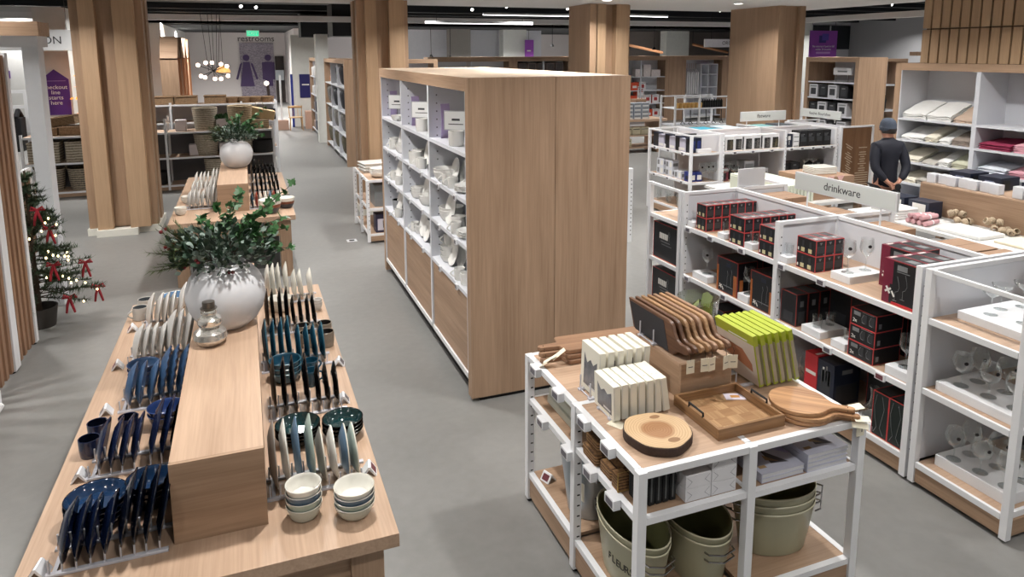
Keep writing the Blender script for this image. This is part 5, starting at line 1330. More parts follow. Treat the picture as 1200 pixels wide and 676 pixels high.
for z, n in ((.645, 'middle'), (Z3, 'base'), (1.085, 'top')):
    o = (4.5, 2.72, z); bk.put('dark glass box at the far right of the near end, %s shelf' % n, (4.46 if z < 1 else 4.56, 2.56, z + .001), (0, 0, 0), 'dark boxes at the near end')
# far end-cap: large black boxes
def make_huge():
    t = deco_box('boxed_glass_set', .34, .44, .36, BLK, REDE, [(.25, .58, .30, .74, WPR), (.32, .58, .37, .74, WPR), (.39, .58, .44, .74, WPR), (.46, .58, .51, .74, WPR), (.53, .58, .57, .74, WPR), (.3, .5, .66, .52, GPR), (.34, .42, .72, .435, GPR)], [], [(.1, .1, .9, .9, BLK2)], .005)
    glass_outline(t, [[(.155, .30), (.15, .26), (.16, .24), (.16, .20)], [(.17, .30), (.175, .26), (.16, .24)]])
    return t
HG = Stock(make_huge)
HG.put('large black box with white logo on the far end of the gondola', (3.745, 5.455, .631), (0, 0, 0), 'large black boxes'); HG.put('large black box on the base of the far gondola end', (3.745, 5.455, Z3 + .001), (0, 0, 0), 'large black boxes')
# cardboard cartons on the hidden side
KR = plain('kraft_cardboard', (152, 122, 98), 0.75, var=.05, vscale=5); KRT = plain('kraft_tape', (122, 94, 72), 0.6)
def make_kraft():
    t = thing('cardboard_carton', 'x', 'box'); MB().box(0, 0, 0, .34, .29, .24).build('carton', KR, t, bevel=.003)
    m = MB(); m.box(.0, .143, .2405, .34, .147, .2412); m.box(.165, -.0008, .0, .168, 0, .24); m.box(.10, .02, .2405, .13, .035, .2412); m.build('seam', KRT, t); return t
KF = Stock(make_kraft)
kx = [(5.02, 'farthest beyond the spine'), (4.70, 'second farthest beyond the spine'), (4.37, 'third beyond the spine, left of the sign stem'), (4.165, None)]
for i, (y, x, n) in enumerate(((5.02, 4.50, 'farthest'), (4.70, 4.46, 'second farthest'), (4.385, 4.48, 'third farthest'), (3.81, 4.42, 'fourth farthest'), (3.19, 4.44, 'second nearest'), (2.955, 4.44, None))):
    if n: KF.put('cardboard carton behind the gondola spine, %s' % n, (x, y, Z1 + .001), (0, 0, 0), 'cardboard cartons', (1, 1, [1.02, .86, .92, .97, 1, .95, 1][i]))
KF.put('cardboard carton nearest the end cap behind the spine', (4.50, 2.95 - .0, Z1 + .001), (0, 0, 0), 'cardboard cartons', (.9, .75, 1))
t = thing('blank_sign', 'blank white sign board standing at the far end of the glassware gondola', 'sign', (4.47, 5.36, GT)); MB().box(-.155, -.008, .0, .155, .008, .175).build('panel', plain('blank_panel', (206, 208, 212), .5), t, bevel=.002); MB().box(-.08, -.02, 0, .08, .02, .006).build('foot', WHITE, t)
# ------------------------------------------------------------ flatware gondola (rows along x)
posts = []; rails = []; panels = []; boards = []; kicks = []; tags = []
FY0, FYS, FY1 = 9.06, 9.68, 10.30
fx = (6.985, 8.21, 9.30)
for x in fx:
    for y in (FY0 + .021, FYS, FY1 - .021): posts.append((x, y, .02, GT, y < 9.2))
    rails.append((x - .016, FY0 + .042, GT - .03, x + .016, FYS - .021, GT)); rails.append((x - .016, FYS + .021, GT - .03, x + .016, FY1 - .042, GT))
    panels.append((x - .006, FY0 + .042, Z3, x + .006, FYS - .021, GT - .03)); panels.append((x - .006, FYS + .021, Z3, x + .006, FY1 - .042, GT - .03))
W2 = (1.09, .60, .16)
for a, b in ((fx[0] + .021, fx[1] - .021), (fx[1] + .021, fx[2] - .021)):
    rails.append((a, FYS - .016, GT - .03, b, FYS + .016, GT)); panels.append((a, FYS - .007, Z3, b, FYS + .007, GT - .03))
    for z in W2:
        boards.append((a, FY0 + .022, b, FYS - .008, z, 'x', 's')); boards.append((a, FYS + .008, b, FY1 - .022, z, 'x', 'n'))
    kicks.append((a, FY0 + .01, .03, b, FY0 + .025, Z3 - .036))
for x in (6.40, 6.94):
    for y in (FY0 + .021, FY1 - .021): posts.append((x, y, .02, GT, False))
for y in (FY0 + .021, FY1 - .021): rails.append((6.421, y - .012, GT - .026, 6.919, y + .012, GT))
rails.append((6.388, FY0 + .042, GT - .026, 6.412, FY1 - .042, GT)); 
panels.append((6.934, FY0 + .042, Z3, 6.946, FY1 - .042, GT - .03))
for z in (1.09, .63, Z3): boards.append((6.421, FY0 + .024, 6.918, FY1 - .024, z, 'x', 'wsn'))
kicks.append((6.39, FY0 + .045, .03, 6.405, FY1 - .045, .12)); kicks.append((6.425, FY0 + .01, .03, 6.915, FY0 + .025, .12))
for x in (7.20, 7.55, 7.93, 8.33, 8.55, 8.78, 9.0, 9.18): tags.append((x, FY0 + .002, W2[0] - .004, '-y', SCREEN))
for y in (9.3, 9.7, 10.1): 
    tags.append((6.40, y, 1.085, '-x', SCREEN)); tags.append((6.40, y, .625, '-x', SCREEN))
gondola('white flatware gondola with boxed cutlery, beyond the drinkware one', (7.85, 9.68, 0), posts, rails, panels, boards, kicks, tags)
spine_sign('pale flatware sign above the boxed cutlery', 'flatware', (7.78, FYS), (8.73, FYS), 1.485, 1.65, GT, 'x', .085)
CUT = plain('cutlery_steel_print', (186, 184, 176), 0.35); CUTG = plain('cutlery_gold_print', (176, 158, 116), 0.35); WBX = plain('white_gift_box', (222, 222, 224), 0.45); LILB = plain('lilac_box', (188, 186, 202), 0.45); ROY = plain('royal_blue_box', (38, 50, 120), 0.4)
def cutlery(gold):
    q = CUTG if gold else CUT
    return deco_box('boxed_cutlery', .16, .14, .235, WBX, None, [(.1, .1, .9, .9, BLK2)], [(.2, .06, .92, .78, BLK)] + [(.27 + .09 * i, .12, .31 + .09 * i, .74 if i % 2 else .66, q) for i in range(7)], [(.1, .1, .9, .9, SIGNW)])
cs, cg = Stock(lambda: cutlery(False)), Stock(lambda: cutlery(True))
for i in range(6):
    (cg if i in (0, 5) else cs).put('white boxed cutlery set with dark window, %s from the left under the flatware sign' % ORD[i], (7.06 + .182 * i, 9.11 + .02 * (i % 2), W2[0] + .001), (0, 0, 0), 'white boxed cutlery')
def simple_stock(name, w, d, h, mat, south=(), west=(), top=(), edge=None): return Stock(lambda: deco_box(name, w, d, h, mat, edge, west, south, top))
sb = simple_stock('boxed_cutlery', .13, .14, .22, NVY, [(.3, .55, .7, .85, WPR), (.45, .2, .55, .5, WPR)]); sb.put('navy box with a white emblem right of the slim post', (8.26, 9.11, W2[0] + .001), (0, 0, 0))
wst = simple_stock('white_carton', .12, .14, .075, WBX, [(.1, .1, .9, .3, GPR)])
for j in range(3): wst.put('small white box, %s of three piled beside the navy emblem box' % ['bottom', 'middle', 'top'][j], (8.41, 9.11, W2[0] + .001 + .076 * j), (0, 0, 0), 'small white boxes')
blkbag = simple_stock('black_cutlery_case', .155, .2, .26, plain('black_textile', (24, 25, 27), 0.7), [(.15, .3, .85, .6, BLK2), (.1, .62, .5, .8, plain('dark_grey_sheen', (70, 72, 76), .3)), (.45, .75, .6, .8, GPR)])
for i in range(4): blkbag.put('black case with grey print, %s from left, right end of the flatware shelf' % ORD[i], (8.555 + .168 * i, 9.12, W2[0] + .001), (0, 0, 0), 'black cases')
# middle shelf
bm_ = simple_stock('black_box', .2, .22, .2, BLK, [(.2, .2, .8, .7, BLK2), (.3, .72, .6, .85, GPR)], (), [(.1, .1, .9, .9, BLK2)])
pink = simple_stock('boxed_glassware', .15, .14, .2, plain('pink_photo_box', (150, 70, 84), .5), [(.1, .8, .9, .95, WPR), (.3, .1, .7, .6, BLK2)])
pink.put('box with a pink photo behind the big wine glasses', (7.06, 9.2, W2[1] + .001), (0, 0, 0))
for i, x in enumerate((7.28, 8.30, 8.52, 9.03)): bm_.put('black box on the middle flatware shelf, %s from the left' % ORD[i], (x, 9.26, W2[1] + .001), (0, 0, 0), 'black boxes')
gyb = simple_stock('grey_box', .2, .2, .14, plain('grey_box_card', (170, 172, 176), .5), [(.1, .2, .9, .7, GPR)])
for i, (x, dz) in enumerate(((7.55, 0), (7.55, .142), (7.84, 0))): gyb.put('grey box on the middle flatware shelf, %s' % ['lower of two', 'upper of two', 'right one'][i], (x, 9.24, W2[1] + .001 + dz), (0, 0, 0), 'grey boxes')
for i, x in enumerate((8.72, 8.90)): coupe.put('coupe glass on the middle flatware shelf, %s' % ['left', 'right'][i], (x, 9.16, W2[1] + .07), (0, 0, 0), 'coupes beyond', (1.25, 1.25, 1.3))
dblock('white display block under the two coupes on the flatware gondola', 8.63, 9.09, W2[1], 8.99, 9.24, .07)
for i, x in enumerate((7.08, 7.26)): copa.put('big wine glass right of the end-cap post, %s' % ['left', 'right'][i], (x, 9.13, W2[1] + .02), (0, 0, 0), 'big wine glasses', (1.5, 1.5, 1.5))
for i, x in enumerate((6.66, 6.78, 6.86)): copa.put('big wine glass at the end-cap corner, %s from the left' % ORD[i], (x, 9.13, .635), (0, 0, 0), 'big wine glasses', (1.3, 1.3, 1.45))
# end-cap
nv = simple_stock('boxed_cutlery', .09, .16, .23, NVY, [(.2, .2, .8, .8, ROY)], [(.1, .1, .9, .9, BLK)]); 
for i, (x, y) in enumerate(((6.43, 10.05), (6.44, 9.72), (6.44, 9.42), (6.44, 9.14), (6.55, 9.16))): nv.put('navy boxed cutlery on the flatware end-cap, %s' % ['farthest', 'second farthest', 'second nearest', 'nearest, outer', 'nearest, inner'][i], (x, y, 1.091), (0, 0, 0), 'navy boxed cutlery')
lv = simple_stock('lilac_box', .07, .16, .21, LILB, [], [(.1, .1, .9, .3, WPR)])
for i, y in enumerate((9.9, 9.57, 9.28)): lv.put('lilac box among the navy boxes on the flatware end-cap, %s from far' % ORD[i], (6.43, y, 1.091), (0, 0, 0), 'lilac boxes')
dk = simple_stock('dark_grey_box', .125, .06, .24, plain('charcoal_box', (58, 62, 64), .5), [(.1, .1, .9, .9, BLK2), (.3, .2, .7, .24, GPR)])
for i, x in enumerate((6.62, 6.75)): dk.put('charcoal box upright on the end-cap wood shelf, %s' % ['left', 'right'][i], (x, 9.62, 1.091), (0, 0, 0), 'charcoal boxes')
for i, (y, w) in enumerate(((9.85, .1), (9.40, .1), (9.10, .24))): tag(MB((6.47, y, 1.091)).box(6.43 if i < 2 else 6.53, y, 1.091, 6.43 + w + (.12 if i == 2 else 0), y + .06, 1.15).build('ticket_block', WBX, loc=(6.47, y, 1.091), bevel=.002), 'white ticket block on the flatware end-cap, %s' % ['farthest', 'middle', 'nearest'][i], 'display block', 'ticket blocks')
clr = plain('frosted_plastic', (206, 208, 216), .3)
cbx = simple_stock('clear_plastic_pack', .12, .2, .13, clr, [(.1, .3, .9, .7, GPR)], [(.1, .2, .4, .8, GPR), (.6, .2, .9, .8, WPR)])
for i, (y, dz) in enumerate(((9.9, 0), (9.9, .132), (9.64, 0), (9.64, .132), (9.38, 0))): cbx.put('frosted glassware pack on the end-cap middle shelf, %s' % ['far lower', 'far upper', 'middle lower', 'middle upper', 'near'][i], (6.44, y, .631 + dz), (0, 0, 0), 'frosted packs')
rb_ = simple_stock('blue_box', .1, .16, .15, ROY, [(.1, .2, .9, .7, WPR)], [(.2, .2, .8, .6, NVY)])
for i, (x, y) in enumerate(((6.44, 9.14), (6.56, 9.14))): rb_.put('royal blue box on the end-cap middle shelf, %s' % ['left', 'right'][i], (x, y, .631), (0, 0, 0), 'royal blue boxes')
for i in range(6): tumb.put('tall tumbler on the end-cap base shelf, %s from the far end' % ORD[i], (6.5 + .08 * (i % 2), 10.1 - .15 * i, Z3 + .001), (0, 0, 0), 'end-cap tumblers', (1.2, 1.2, 2.0))
for i, y in enumerate((9.5, 9.2)): bm_.put('black box on the end-cap base shelf, %s' % ['farther', 'nearer'][i], (6.66, y, Z3 + .001), (0, 0, 0), 'black boxes')
# towels and trays on the hidden side, seen above the spine
for i, (x, m_, n) in enumerate(((7.3, plain('teal_cloth', (48, 140, 164), .8), 'bright teal'), (7.75, plain('pale_blue_cloth', (170, 188, 198), .8), 'pale blue'), (8.55, plain('sea_green_cloth', (110, 150, 150), .8), 'sea green'), (8.95, plain('charcoal_cloth', (58, 64, 70), .8), 'charcoal'))):
    tag(MB((x, 10.0, 1.09)).box(x - .17, 9.75, 1.0901, x + .17, 10.25, 1.36 + .012 * (i % 2)).build('folded_cloth', m_, loc=(x, 10.0, 1.09), bevel=.02), '%s folded cloth pile behind the flatware spine' % n, 'cloth', 'cloth piles')

# ------------------------------------------------------------ gondola with fretwork end panel and festive sign
posts = []; rails = []; panels = []; boards = []; kicks = []
for x in (9.37, 10.07):
    for y in (9.06, 10.3, 11.5): posts.append((x, y, .02, 1.4, False))
for y in (9.06, 10.3, 11.5): rails.append((9.391, y - .014, 1.37, 10.049, y + .014, 1.4))
panels.append((9.715, 9.08, .16, 9.725, 11.48, 1.37)); 
for z in (1.05, .6, .16): boards.append((9.39, 9.09, 9.71, 11.48, z, 'y', 'w')); boards.append((9.73, 9.09, 10.05, 11.48, z, 'y', 'e'))
gf = gondola('white gondola with a brown fretwork end panel beside the man', (9.72, 10.2, 0), posts, rails, panels, boards, kicks, [])
FR = wood('brown_fretwork', (132, 98, 70), (106, 76, 52), 'z', 1.0, .55); FRH = plain('pale_slit', (190, 172, 150), .7)
fo = (9.72, 10.2, 0)
MB(fo).box(9.391, 9.052, .16, 10.049, 9.066, 1.37).build('fretwork_panel', FR, gf)
m = MB(fo)
rnd = random.Random(3)
for i in range(22):
    z = .22 + .04 * i
    for (a, b, s) in ((9.43, 9.70, -1), (9.73, 10.02, 0)):
        if i > 15 and rnd.random() < .5: continue
        L = (b - a) * (1 if i < 10 else rnd.uniform(.25, .7)); 
        A = tr((a + b) / 2, 9.0515, z) @ roty(28 if s else 0)
        m.box(-L / 2, -.0008, -.007, L / 2, .0008, .007, 0, A)
m.build('slit', FRH, gf)
spine_sign('grey festive flourishes sign beyond the fretwork panel', 'festive flourishes', (9.72, 10.38), (9.72, 9.42), 1.46, 1.61, 1.40, 'y', .075, True)

# ------------------------------------------------------------ linen wall with slatted header
LX, LX1 = 9.6, 10.2
O = (9.9, 6.6, 0)
lw = thing('linen_shelving', 'oak-framed white wall shelving stacked with folded linens at the right', 'shelving', O)
ya, yb = 5.0, 8.28
MB(O).box(LX, yb - .1, 0, LX1, yb, 2.47).build('end_panel', oak('z'), lw, bevel=.002)
MB(O).box(LX, ya, 2.36, LX1, yb - .1, 2.47).build('top_fascia', oak('y'), lw, bevel=.002)
MB(O).box(LX1 - .02, ya, .1, LX1, yb - .1, 2.36).build('back_panel', PANEL, lw)
dv = [(8.165, 8.18), (6.90, 6.965), (5.62, 5.685), (5.0, 5.03)]
for a, b in dv: MB(O).box(LX + .006, a, .1, LX1 - .02, b, 2.36).build('divider', PANEL, lw)
for (a, b) in ((6.965, 8.165), (5.685, 6.90), (5.03, 5.62)):
    for z in (1.62, 1.29, .95, .62, .3, .1):
        MB(O).box(LX + .004, a, z - .03, LX1 - .02, b, z).build('shelf', PANEL, lw)
MB(O).box(LX + .03, ya, 0, LX + .05, yb - .1, .07).build('kick_panel', SHADOWGAP, lw)
# slatted header
O = (9.9, 6.4, 2.47)
sl = thing('slatted_header', 'tall oak-slatted header rising above the linen shelving', 'wall panel', O)
MB(O).box(9.66, 4.6, 2.47, 10.1, 7.85, 3.48).build('backing', wood('dark_oak_backing', (100, 78, 60), (84, 64, 48), 'z'), sl)
k = 0
y = 7.87
while y > 4.7:
    for (z0, z1) in ((2.475, 2.965), (2.985, 3.478)):
        MB(O).box(9.60, y - .125, z0, 9.66, y, z1).build('slat', wood('oak_slat', (174, 145, 114), (150, 123, 96), 'z', 1.0, .5, .85), sl, bevel=.002)
    y -= .15
# folded linens on tilted boards
LC = {'white': (226, 226, 224), 'ivory': (222, 216, 200), 'oat': (190, 168, 150), 'taupe': (142, 130, 120), 'sage': (190, 190, 168), 'wine': (142, 42, 74), 'dusty pink': (206, 152, 164), 'pale blue-white': (206, 212, 220), 'stone': (176, 172, 164)}
def cloth_mat(n): return plain('linen_' + n.replace(' ', '_').replace('-', '_'), LC[n], .85, var=.06, vscale=14, bump=.35)
def linen(label, colr, y0, y1, z, n, tilt, group, seed):
    rnd = random.Random(seed); x0 = LX + .05; dpt = .44
    o = (x0 + .2, (y0 + y1) / 2, z)
    t = thing('folded_linen', label, 'linen', o, group=group)
    hw = (y1 - y0) / 2
    h = .03
    for i in range(n):
        m = MB(); NX, NY = 10, 8; vs = []; top = []
        A = tr(-.2, 0, .004 + h * i) @ roty(-tilt)
        for s in (0, 1):
            for a in range(NX + 1):
                for b in range(NY + 1):
                    u, v = a / NX, b / NY
                    zz = s * h * .92 * (1 - .5 * max(0, 1 - u * 6) ** 2 - .4 * (max(0, abs(v - .5) * 2 - .85) / .15) ** 2) + s * .006 * math.sin(7 * v + seed + 4 * u)
                    vs.append(A @ Vector((u * dpt - .012 * rnd.random() * (u < .05), (v - .5) * 2 * hw + .008 * math.sin(9 * u + i), zz)))
        W = NY + 1; off = (NX + 1) * W; fs = []
        for a in range(NX):
            for b in range(NY):
                q = a * W + b; fs.append((q, q + 1, q + W + 1, q + W)); fs.append((off + q, off + q + W, off + q + W + 1, off + q + 1))
        for b in range(NY): fs.append((b, off + b, off + b + 1, b + 1)); q = NX * W + b; fs.append((q, q + 1, off + q + 1, off + q))
        for a in range(NX): q = a * W; fs.append((q, q + W, off + q + W, off + q)); q = a * W + NY; fs.append((q, off + q, off + q + W, q + W))
        m.add(vs, fs); m.build('layer', cloth_mat(colr), t, sharp=70)
ll = [(1.62, [('white', 8.13, 7.72, 3), ('white', 7.70, 7.32, 3), ('oat', 7.28, 6.99, 2)], 24), (1.29, [('white', 8.13, 7.74, 2), ('ivory', 7.71, 7.52, 3), ('white', 7.48, 7.30, 2), ('taupe', 7.27, 6.99, 3)], 18),
      (.95, [('ivory', 8.13, 7.78, 2), ('stone', 7.74, 7.5, 1), ('white', 7.46, 7.28, 3), ('sage', 7.25, 6.99, 3)], 18), (.62, [('ivory', 8.13, 7.82, 2), ('stone', 7.78, 7.42, 3), ('sage', 7.38, 7.0, 2)], 12)]
k = 0
for z, it, tl in ll:
    for j, (c, a, b, n) in enumerate(it):
        linen('%s folded linen, %s from the left on the %s shelf of the left linen bay' % (c, ORD[j], {1.62: 'top', 1.29: 'second', .95: 'third', .62: 'fourth'}[z]), c, b, a, z, n, tl, 'folded linens', k); k += 1
for z, it, tl in ((1.29, [('wine', 6.86, 6.42, 3), ('dusty pink', 6.38, 5.95, 4)], 7), (.95, [('pale blue-white', 6.86, 6.46, 3), ('dusty pink', 6.42, 5.95, 3)], 7)):
    for j, (c, a, b, n) in enumerate(it):
        linen('%s folded linen on the %s shelf of the right linen bay' % (c, {1.29: 'second', .95: 'third'}[z]), c, b, a, z, n, tl, 'folded linens', k); k += 1
t = thing('sign_card', 'white sign card standing at the back of the right linen bay', 'sign', (9.95, 6.12, 1.62)); MB().box(-.006, -.22, 0, .006, .22, .24).build('card', WBX, t)
t = thing('pink_ornament', 'small pink pot at the right edge of the linen shelving', 'pot', (9.70, 6.14, 1.62)); MB().lathe([(0, 0), (.05, 0), (.06, .06), (.055, .14), (.05, .14), (.05, .02), (0, .01)], 20).build('pot', plain('pink_glaze', (206, 150, 140), .5), t)

# ------------------------------------------------------------ linen table in the aisle, with oak box
TABW = plain('white_table_top', (214, 214, 212), .5)
def plain_table(label, x0, x1, y0, y1, h, mat):
    O = ((x0 + x1) / 2, (y0 + y1) / 2, 0)
    t = thing('low_table', label, 'table', O)
    MB(O).box(x0, y0, h - .04, x1, y1, h).build('tabletop', mat, t, bevel=.003)
    for (a, b) in ((x0 + .04, y0 + .04), (x1 - .11, y0 + .04), (x0 + .04, y1 - .11), (x1 - .11, y1 - .11)): MB(O).box(a, b, 0, a + .07, b + .07, h - .04).build('leg', oak('z'), t)
    MB(O).box(x0 + .06, y0 + .06, .25, x1 - .06, y1 - .06, .27).build('lower_shelf', TABW, t)
    return t
plain_table('white-topped table of napkins between the gondola and the linen wall', 6.75, 8.35, 3.7, 6.35, .76, TABW)
riser('oak box riser on the napkin table, topped with frosted holders', 7.44, 8.1, 3.9, 5.95, .76, 1.12)
FRO = plain('frosted_acrylic', (214, 216, 222), .25); 
def frost(): 
    o = MB().box(-.045, -.055, 0, .045, .055, .11).build('frosted_holder', FRO, bevel=.006); tag(o, 'x', 'holder'); return o
FS = Stock(frost)
for i in range(7): FS.put('frosted square candle holder on the oak box, %s from the far end' % ORD[i], (7.53 + .03 * (i % 2), 5.86 - .125 * i, 1.12), (0, 0, 0), 'frosted holders')
for i in range(4): FS.put('frosted square candle holder nearer on the oak box, %s from the far end' % ORD[i], (7.53, 4.86 - .13 * i, 1.12), (0, 0, 0), 'frosted holders', (1, 1, 1.15))
nb_ = simple_stock('navy_box', .3, .26, .14, NVY, [(.1, .1, .5, .8, BLK)], [(.3, .3, .7, .7, plain('grey_blue_print', (110, 120, 150), .5))])
for i, y in enumerate((5.55, 5.2, 4.72, 4.36)): nb_.put('navy box behind the frosted holders, %s from the far end' % ORD[i], (7.72, y, 1.121), (0, 0, 0), 'navy boxes')
nc = simple_stock('navy_box', .22, .26, .19, NVY, [(.1, .3, .5, .5, BLK2)], [(.2, .25, .85, .85, WPR)])
for i, (x, y) in enumerate(((7.16, 5.92), (7.16, 5.60))): nc.put('navy box with white label at the foot of the oak box, %s' % ['left', 'right'][i], (x, y, .761), (0, 0, 0), 'labelled navy boxes')
NAPW = cloth_mat('white'); NAPP = plain('pink_napkin', (196, 152, 156), .85, var=.1)
for j in range(4): tag(MB((6.98, 5.88, .761 + .03 * j)).box(6.80 + .01 * j, 5.70, .761 + .03 * j, 7.13, 6.10 - .01 * j, .789 + .03 * j).build('folded_napkins', NAPW, loc=(6.98, 5.88, .761 + .03 * j), bevel=.01), 'white folded napkin pile on the table before the man, layer %s' % ['one', 'two', 'three', 'four'][j], 'napkin', 'white napkin piles')
for i in range(7):
    r_, c_ = divmod(i, 4); y = 5.56 - .055 * c_ - .02 * r_; x = 6.86 + .0 * c_; z = .761 + .03 + .055 * r_
    t = thing('rolled_napkin', 'rolled pink napkin, %s from the left in the %s row' % (ORD[c_], ['lower', 'upper'][r_]), 'napkin', (x + .1, y, z), (0, 0, R(8 * c_ - 10)), group='rolled pink napkins')
    MB().tube([(-.14, 0, 0), (-.135, 0, 0), (.135, 0, 0), (.14, 0, 0)], [.018, .027, .027, .018], 12).build('roll', NAPP, t); MB().tube([(-.012, 0, 0), (.012, 0, 0)], .029, 12).build('band', WBX, t)
tag(MB((7.0, 5.0, .761)).box(6.82, 4.75, .761, 7.2, 5.25, .80).build('napkin_stack', NAPW, loc=(7.0, 5.0, .761), bevel=.008), 'flat white napkin stack beside the rolled pink napkins', 'napkin')
tag(MB((7.1, 4.4, .761)).box(6.9, 4.2, .761, 7.3, 4.66, .785).build('napkin_stack', plain('cream_cloth', (226, 214, 190), .85), loc=(7.1, 4.4, .761), bevel=.006), 'flat cream napkin stack near the napkin rings', 'napkin')
for j in range(2): tag(MB((6.95, 3.98, .761 + .04 * j)).box(6.80, 3.80, .761 + .04 * j, 7.1, 4.14, .80 + .04 * j).build('napkin_stack', plain('green_check_cloth', (120, 160, 146), .85, var=.35, vscale=40), loc=(6.95, 3.98, .761 + .04 * j), bevel=.012), 'green patterned napkin stack at the right edge, %s' % ['lower', 'upper'][j], 'napkin', 'green napkin stacks')
RING = weave('woven_ring', (200, 184, 160), (140, 118, 92), 120)
def ring():
    o = MB().lathe([(.026, -.03), (.036, -.02), (.038, 0), (.036, .02), (.026, .03), (.022, .02), (.02, 0), (.022, -.02), (.026, -.03)], 20).build('napkin_ring', RING); tag(o, 'x', 'napkin ring'); return o
RS = Stock(ring); rnd = random.Random(8)
for c, (cx, cy, n, nm_) in enumerate(((7.33, 5.36, 6, 'farther'), (7.33, 4.86, 8, 'nearer'))):
    for i in range(n):
        lay = 0 if i < n - 3 else 1
        RS.put('woven napkin ring in the %s heap by the oak box, %s' % (nm_, ORD[i]), (cx + .075 * ((i % 2) - .5) , cy + .085 * ((i // 2) - 1.2) , .80 + .062 * lay), (rnd.uniform(.8, 2.2), rnd.uniform(-.5, .5), rnd.uniform(0, 6)), 'woven napkin rings')
# further table: kraft box with cream plates
plain_table('small table with a cardboard box and cream plates, left of the man', 6.1, 7.5, 6.75, 8.3, .76, TABW)
o = (7.05, 7.15, .761); t = thing('cardboard_carton', 'wide cardboard box carrying cream plates, left of the man', 'box', o)
MB(o).box(6.72, 6.88, .761, 7.40, 7.52, 1.05).build('carton', KR, t, bevel=.003)
sq = Stock(lambda: tag(MB().box(-.17, -.13, 0, .17, .13, .018).build('square_plate', C_CREAM, bevel=.008), 'x', 'plate'))
for j in range(5): sq.put('cream rectangular plate, %s of the pile on the wide cardboard box' % ['bottom', 'second', 'middle', 'fourth', 'top'][j], (7.12, 7.2, 1.051 + .0185 * j), (0, 0, R(-8)), 'cream rectangular plates')
PEN = plain('pink_paper', (226, 184, 178), .6)
for i in range(3):
    o = (6.75 + .14 * i, 6.86, 1.03); t = thing('paper_pennant', 'pink paper pennant hanging on the wide cardboard box, %s from the left' % ORD[i], 'pennant', (6.84 + .16 * i, 6.878, 1.06), group='pink pennants')
    MB().add([(-.06, 0, 0), (.06, 0, 0), (0, 0, -.1), (-.06, -.002, 0), (.06, -.002, 0), (0, -.002, -.1)], [(0, 1, 2), (5, 4, 3), (0, 3, 4, 1), (1, 4, 5, 2), (2, 5, 3, 0)]).build('pennant', PEN, t)
m = MB((6.4, 7.4, .761))
for i in range(9): m.box(6.22 + .055 * i, 6.85, .761, 6.262 + .055 * i, 7.9, .99)
m.box(6.21, 6.88, .761, 6.71, 7.88, .97); tag(m.build('ribbed_tray', plain('pale_green_ribbed', (206, 210, 194), .5), loc=(6.4, 7.4, .761), bevel=.008), 'pale green ribbed tray beside the wide cardboard box', 'tray')

# ------------------------------------------------------------ the man
def skin_mesh(name, nodes, edges, mat, parent, lev=1):
    me = bpy.data.meshes.new(name); me.from_pydata([n[0] for n in nodes], edges, []); me.update()
    o = bpy.data.objects.new(name, me); COL.objects.link(o)
    md = o.modifiers.new('skin', 'SKIN'); md.use_smooth_shade = True
    for i, n in enumerate(nodes):
        sv = me.skin_vertices[0].data[i]; r = n[1]; sv.radius = r if isinstance(r, tuple) else (r, r); sv.use_root = (i == 0)
    sb_ = o.modifiers.new('sub', 'SUBSURF'); sb_.levels = lev; sb_.render_levels = lev
    dg = bpy.context.evaluated_depsgraph_get(); dg.update()
    m2 = bpy.data.meshes.new_from_object(o.evaluated_get(dg)); bpy.data.objects.remove(o)
    m2.name = name; m2.materials.clear(); m2.materials.append(mat)
    for p_ in m2.polygons: p_.use_smooth = True
    o = bpy.data.objects.new(name, m2); COL.objects.link(o); o.parent = parent
    return o
man = thing('person', 'person seen from behind in navy jacket and grey beanie, hands clasped behind', 'person', (7.96, 6.90, 0), (0, 0, R(-18)))
SKN = plain('skin', (188, 138, 116), .5, var=.05); JKT = plain('navy_jacket', (19, 22, 36), .75, var=.1); TRS = plain('charcoal_trousers', (46, 46, 52), .8); BEA = plain('grey_blue_beanie', (66, 74, 88), .9, var=.25, vscale=60, bump=.5); HAIR = plain('dark_hair', (40, 34, 32), .7); SHO = plain('black_shoe', (24, 24, 26), .5)
N = [((0, 0, .95), (.13, .1)), ((0, 0, 1.12), (.13, .095)), ((0, .0, 1.30), (.15, .1)), ((0, -.01, 1.43), (.1, .08)), ((0, .0, 1.50), (.055, .055)), ((0, .015, 1.56), (.06, .07)), ((-.012, .025, 1.63), (.072, .09)), ((-.01, .01, 1.70), (.07, .085)), ((-.01, .0, 1.735), (.045, .055))]
E_ = [(i, i + 1) for i in range(8)]
def addn(p, r, par): N.append((p, r)); E_.append((par, len(N) - 1)); return len(N) - 1
a = addn((-.055, .108, 1.625), (.014, .018), 6)                    # nose, head turned left
a = addn((-.07, .125, 1.618), (.009, .01), a)
addn((.075, .02, 1.63), (.012, .02), 6); addn((-.09, -.02, 1.63), (.012, .02), 6)
for s in (-1, 1):
    sh = addn((s * .15, -.01, 1.42), (.056, .056), 3); el = addn((s * .21, -.105, 1.14), (.046, .046), sh); wr = addn((s * .085, -.185, .955), (.032, .03), el)
    pm = addn((s * .03, -.205, .915), (.028, .02), wr)
    for q in range(4):
        f1 = addn((s * (.03 - .018 * q) - s * .005, -.222 + .004 * q, .885 + .012 * q), (.010, .010), pm); f2 = addn((-s * (.012 + .012 * q), -.232, .868 + .014 * q), (.009, .009), f1); addn((-s * (.032 + .008 * q), -.228, .862 + .014 * q), (.008, .008), f2)
    th = addn((s * .045, -.218, .945), (.011, .011), pm); addn((s * .02, -.238, .94), (.009, .009), th)
    hp = addn((s * .09, 0, .86), (.088, .088), 0); kn = addn((s * .10, .015, .49), (.056, .058), hp); an = addn((s * .105, -.02, .09), (.036, .04), kn); addn((s * .115, .1, .04), (.035, .03), an)
skin_mesh('body', N, E_, SKN, man)
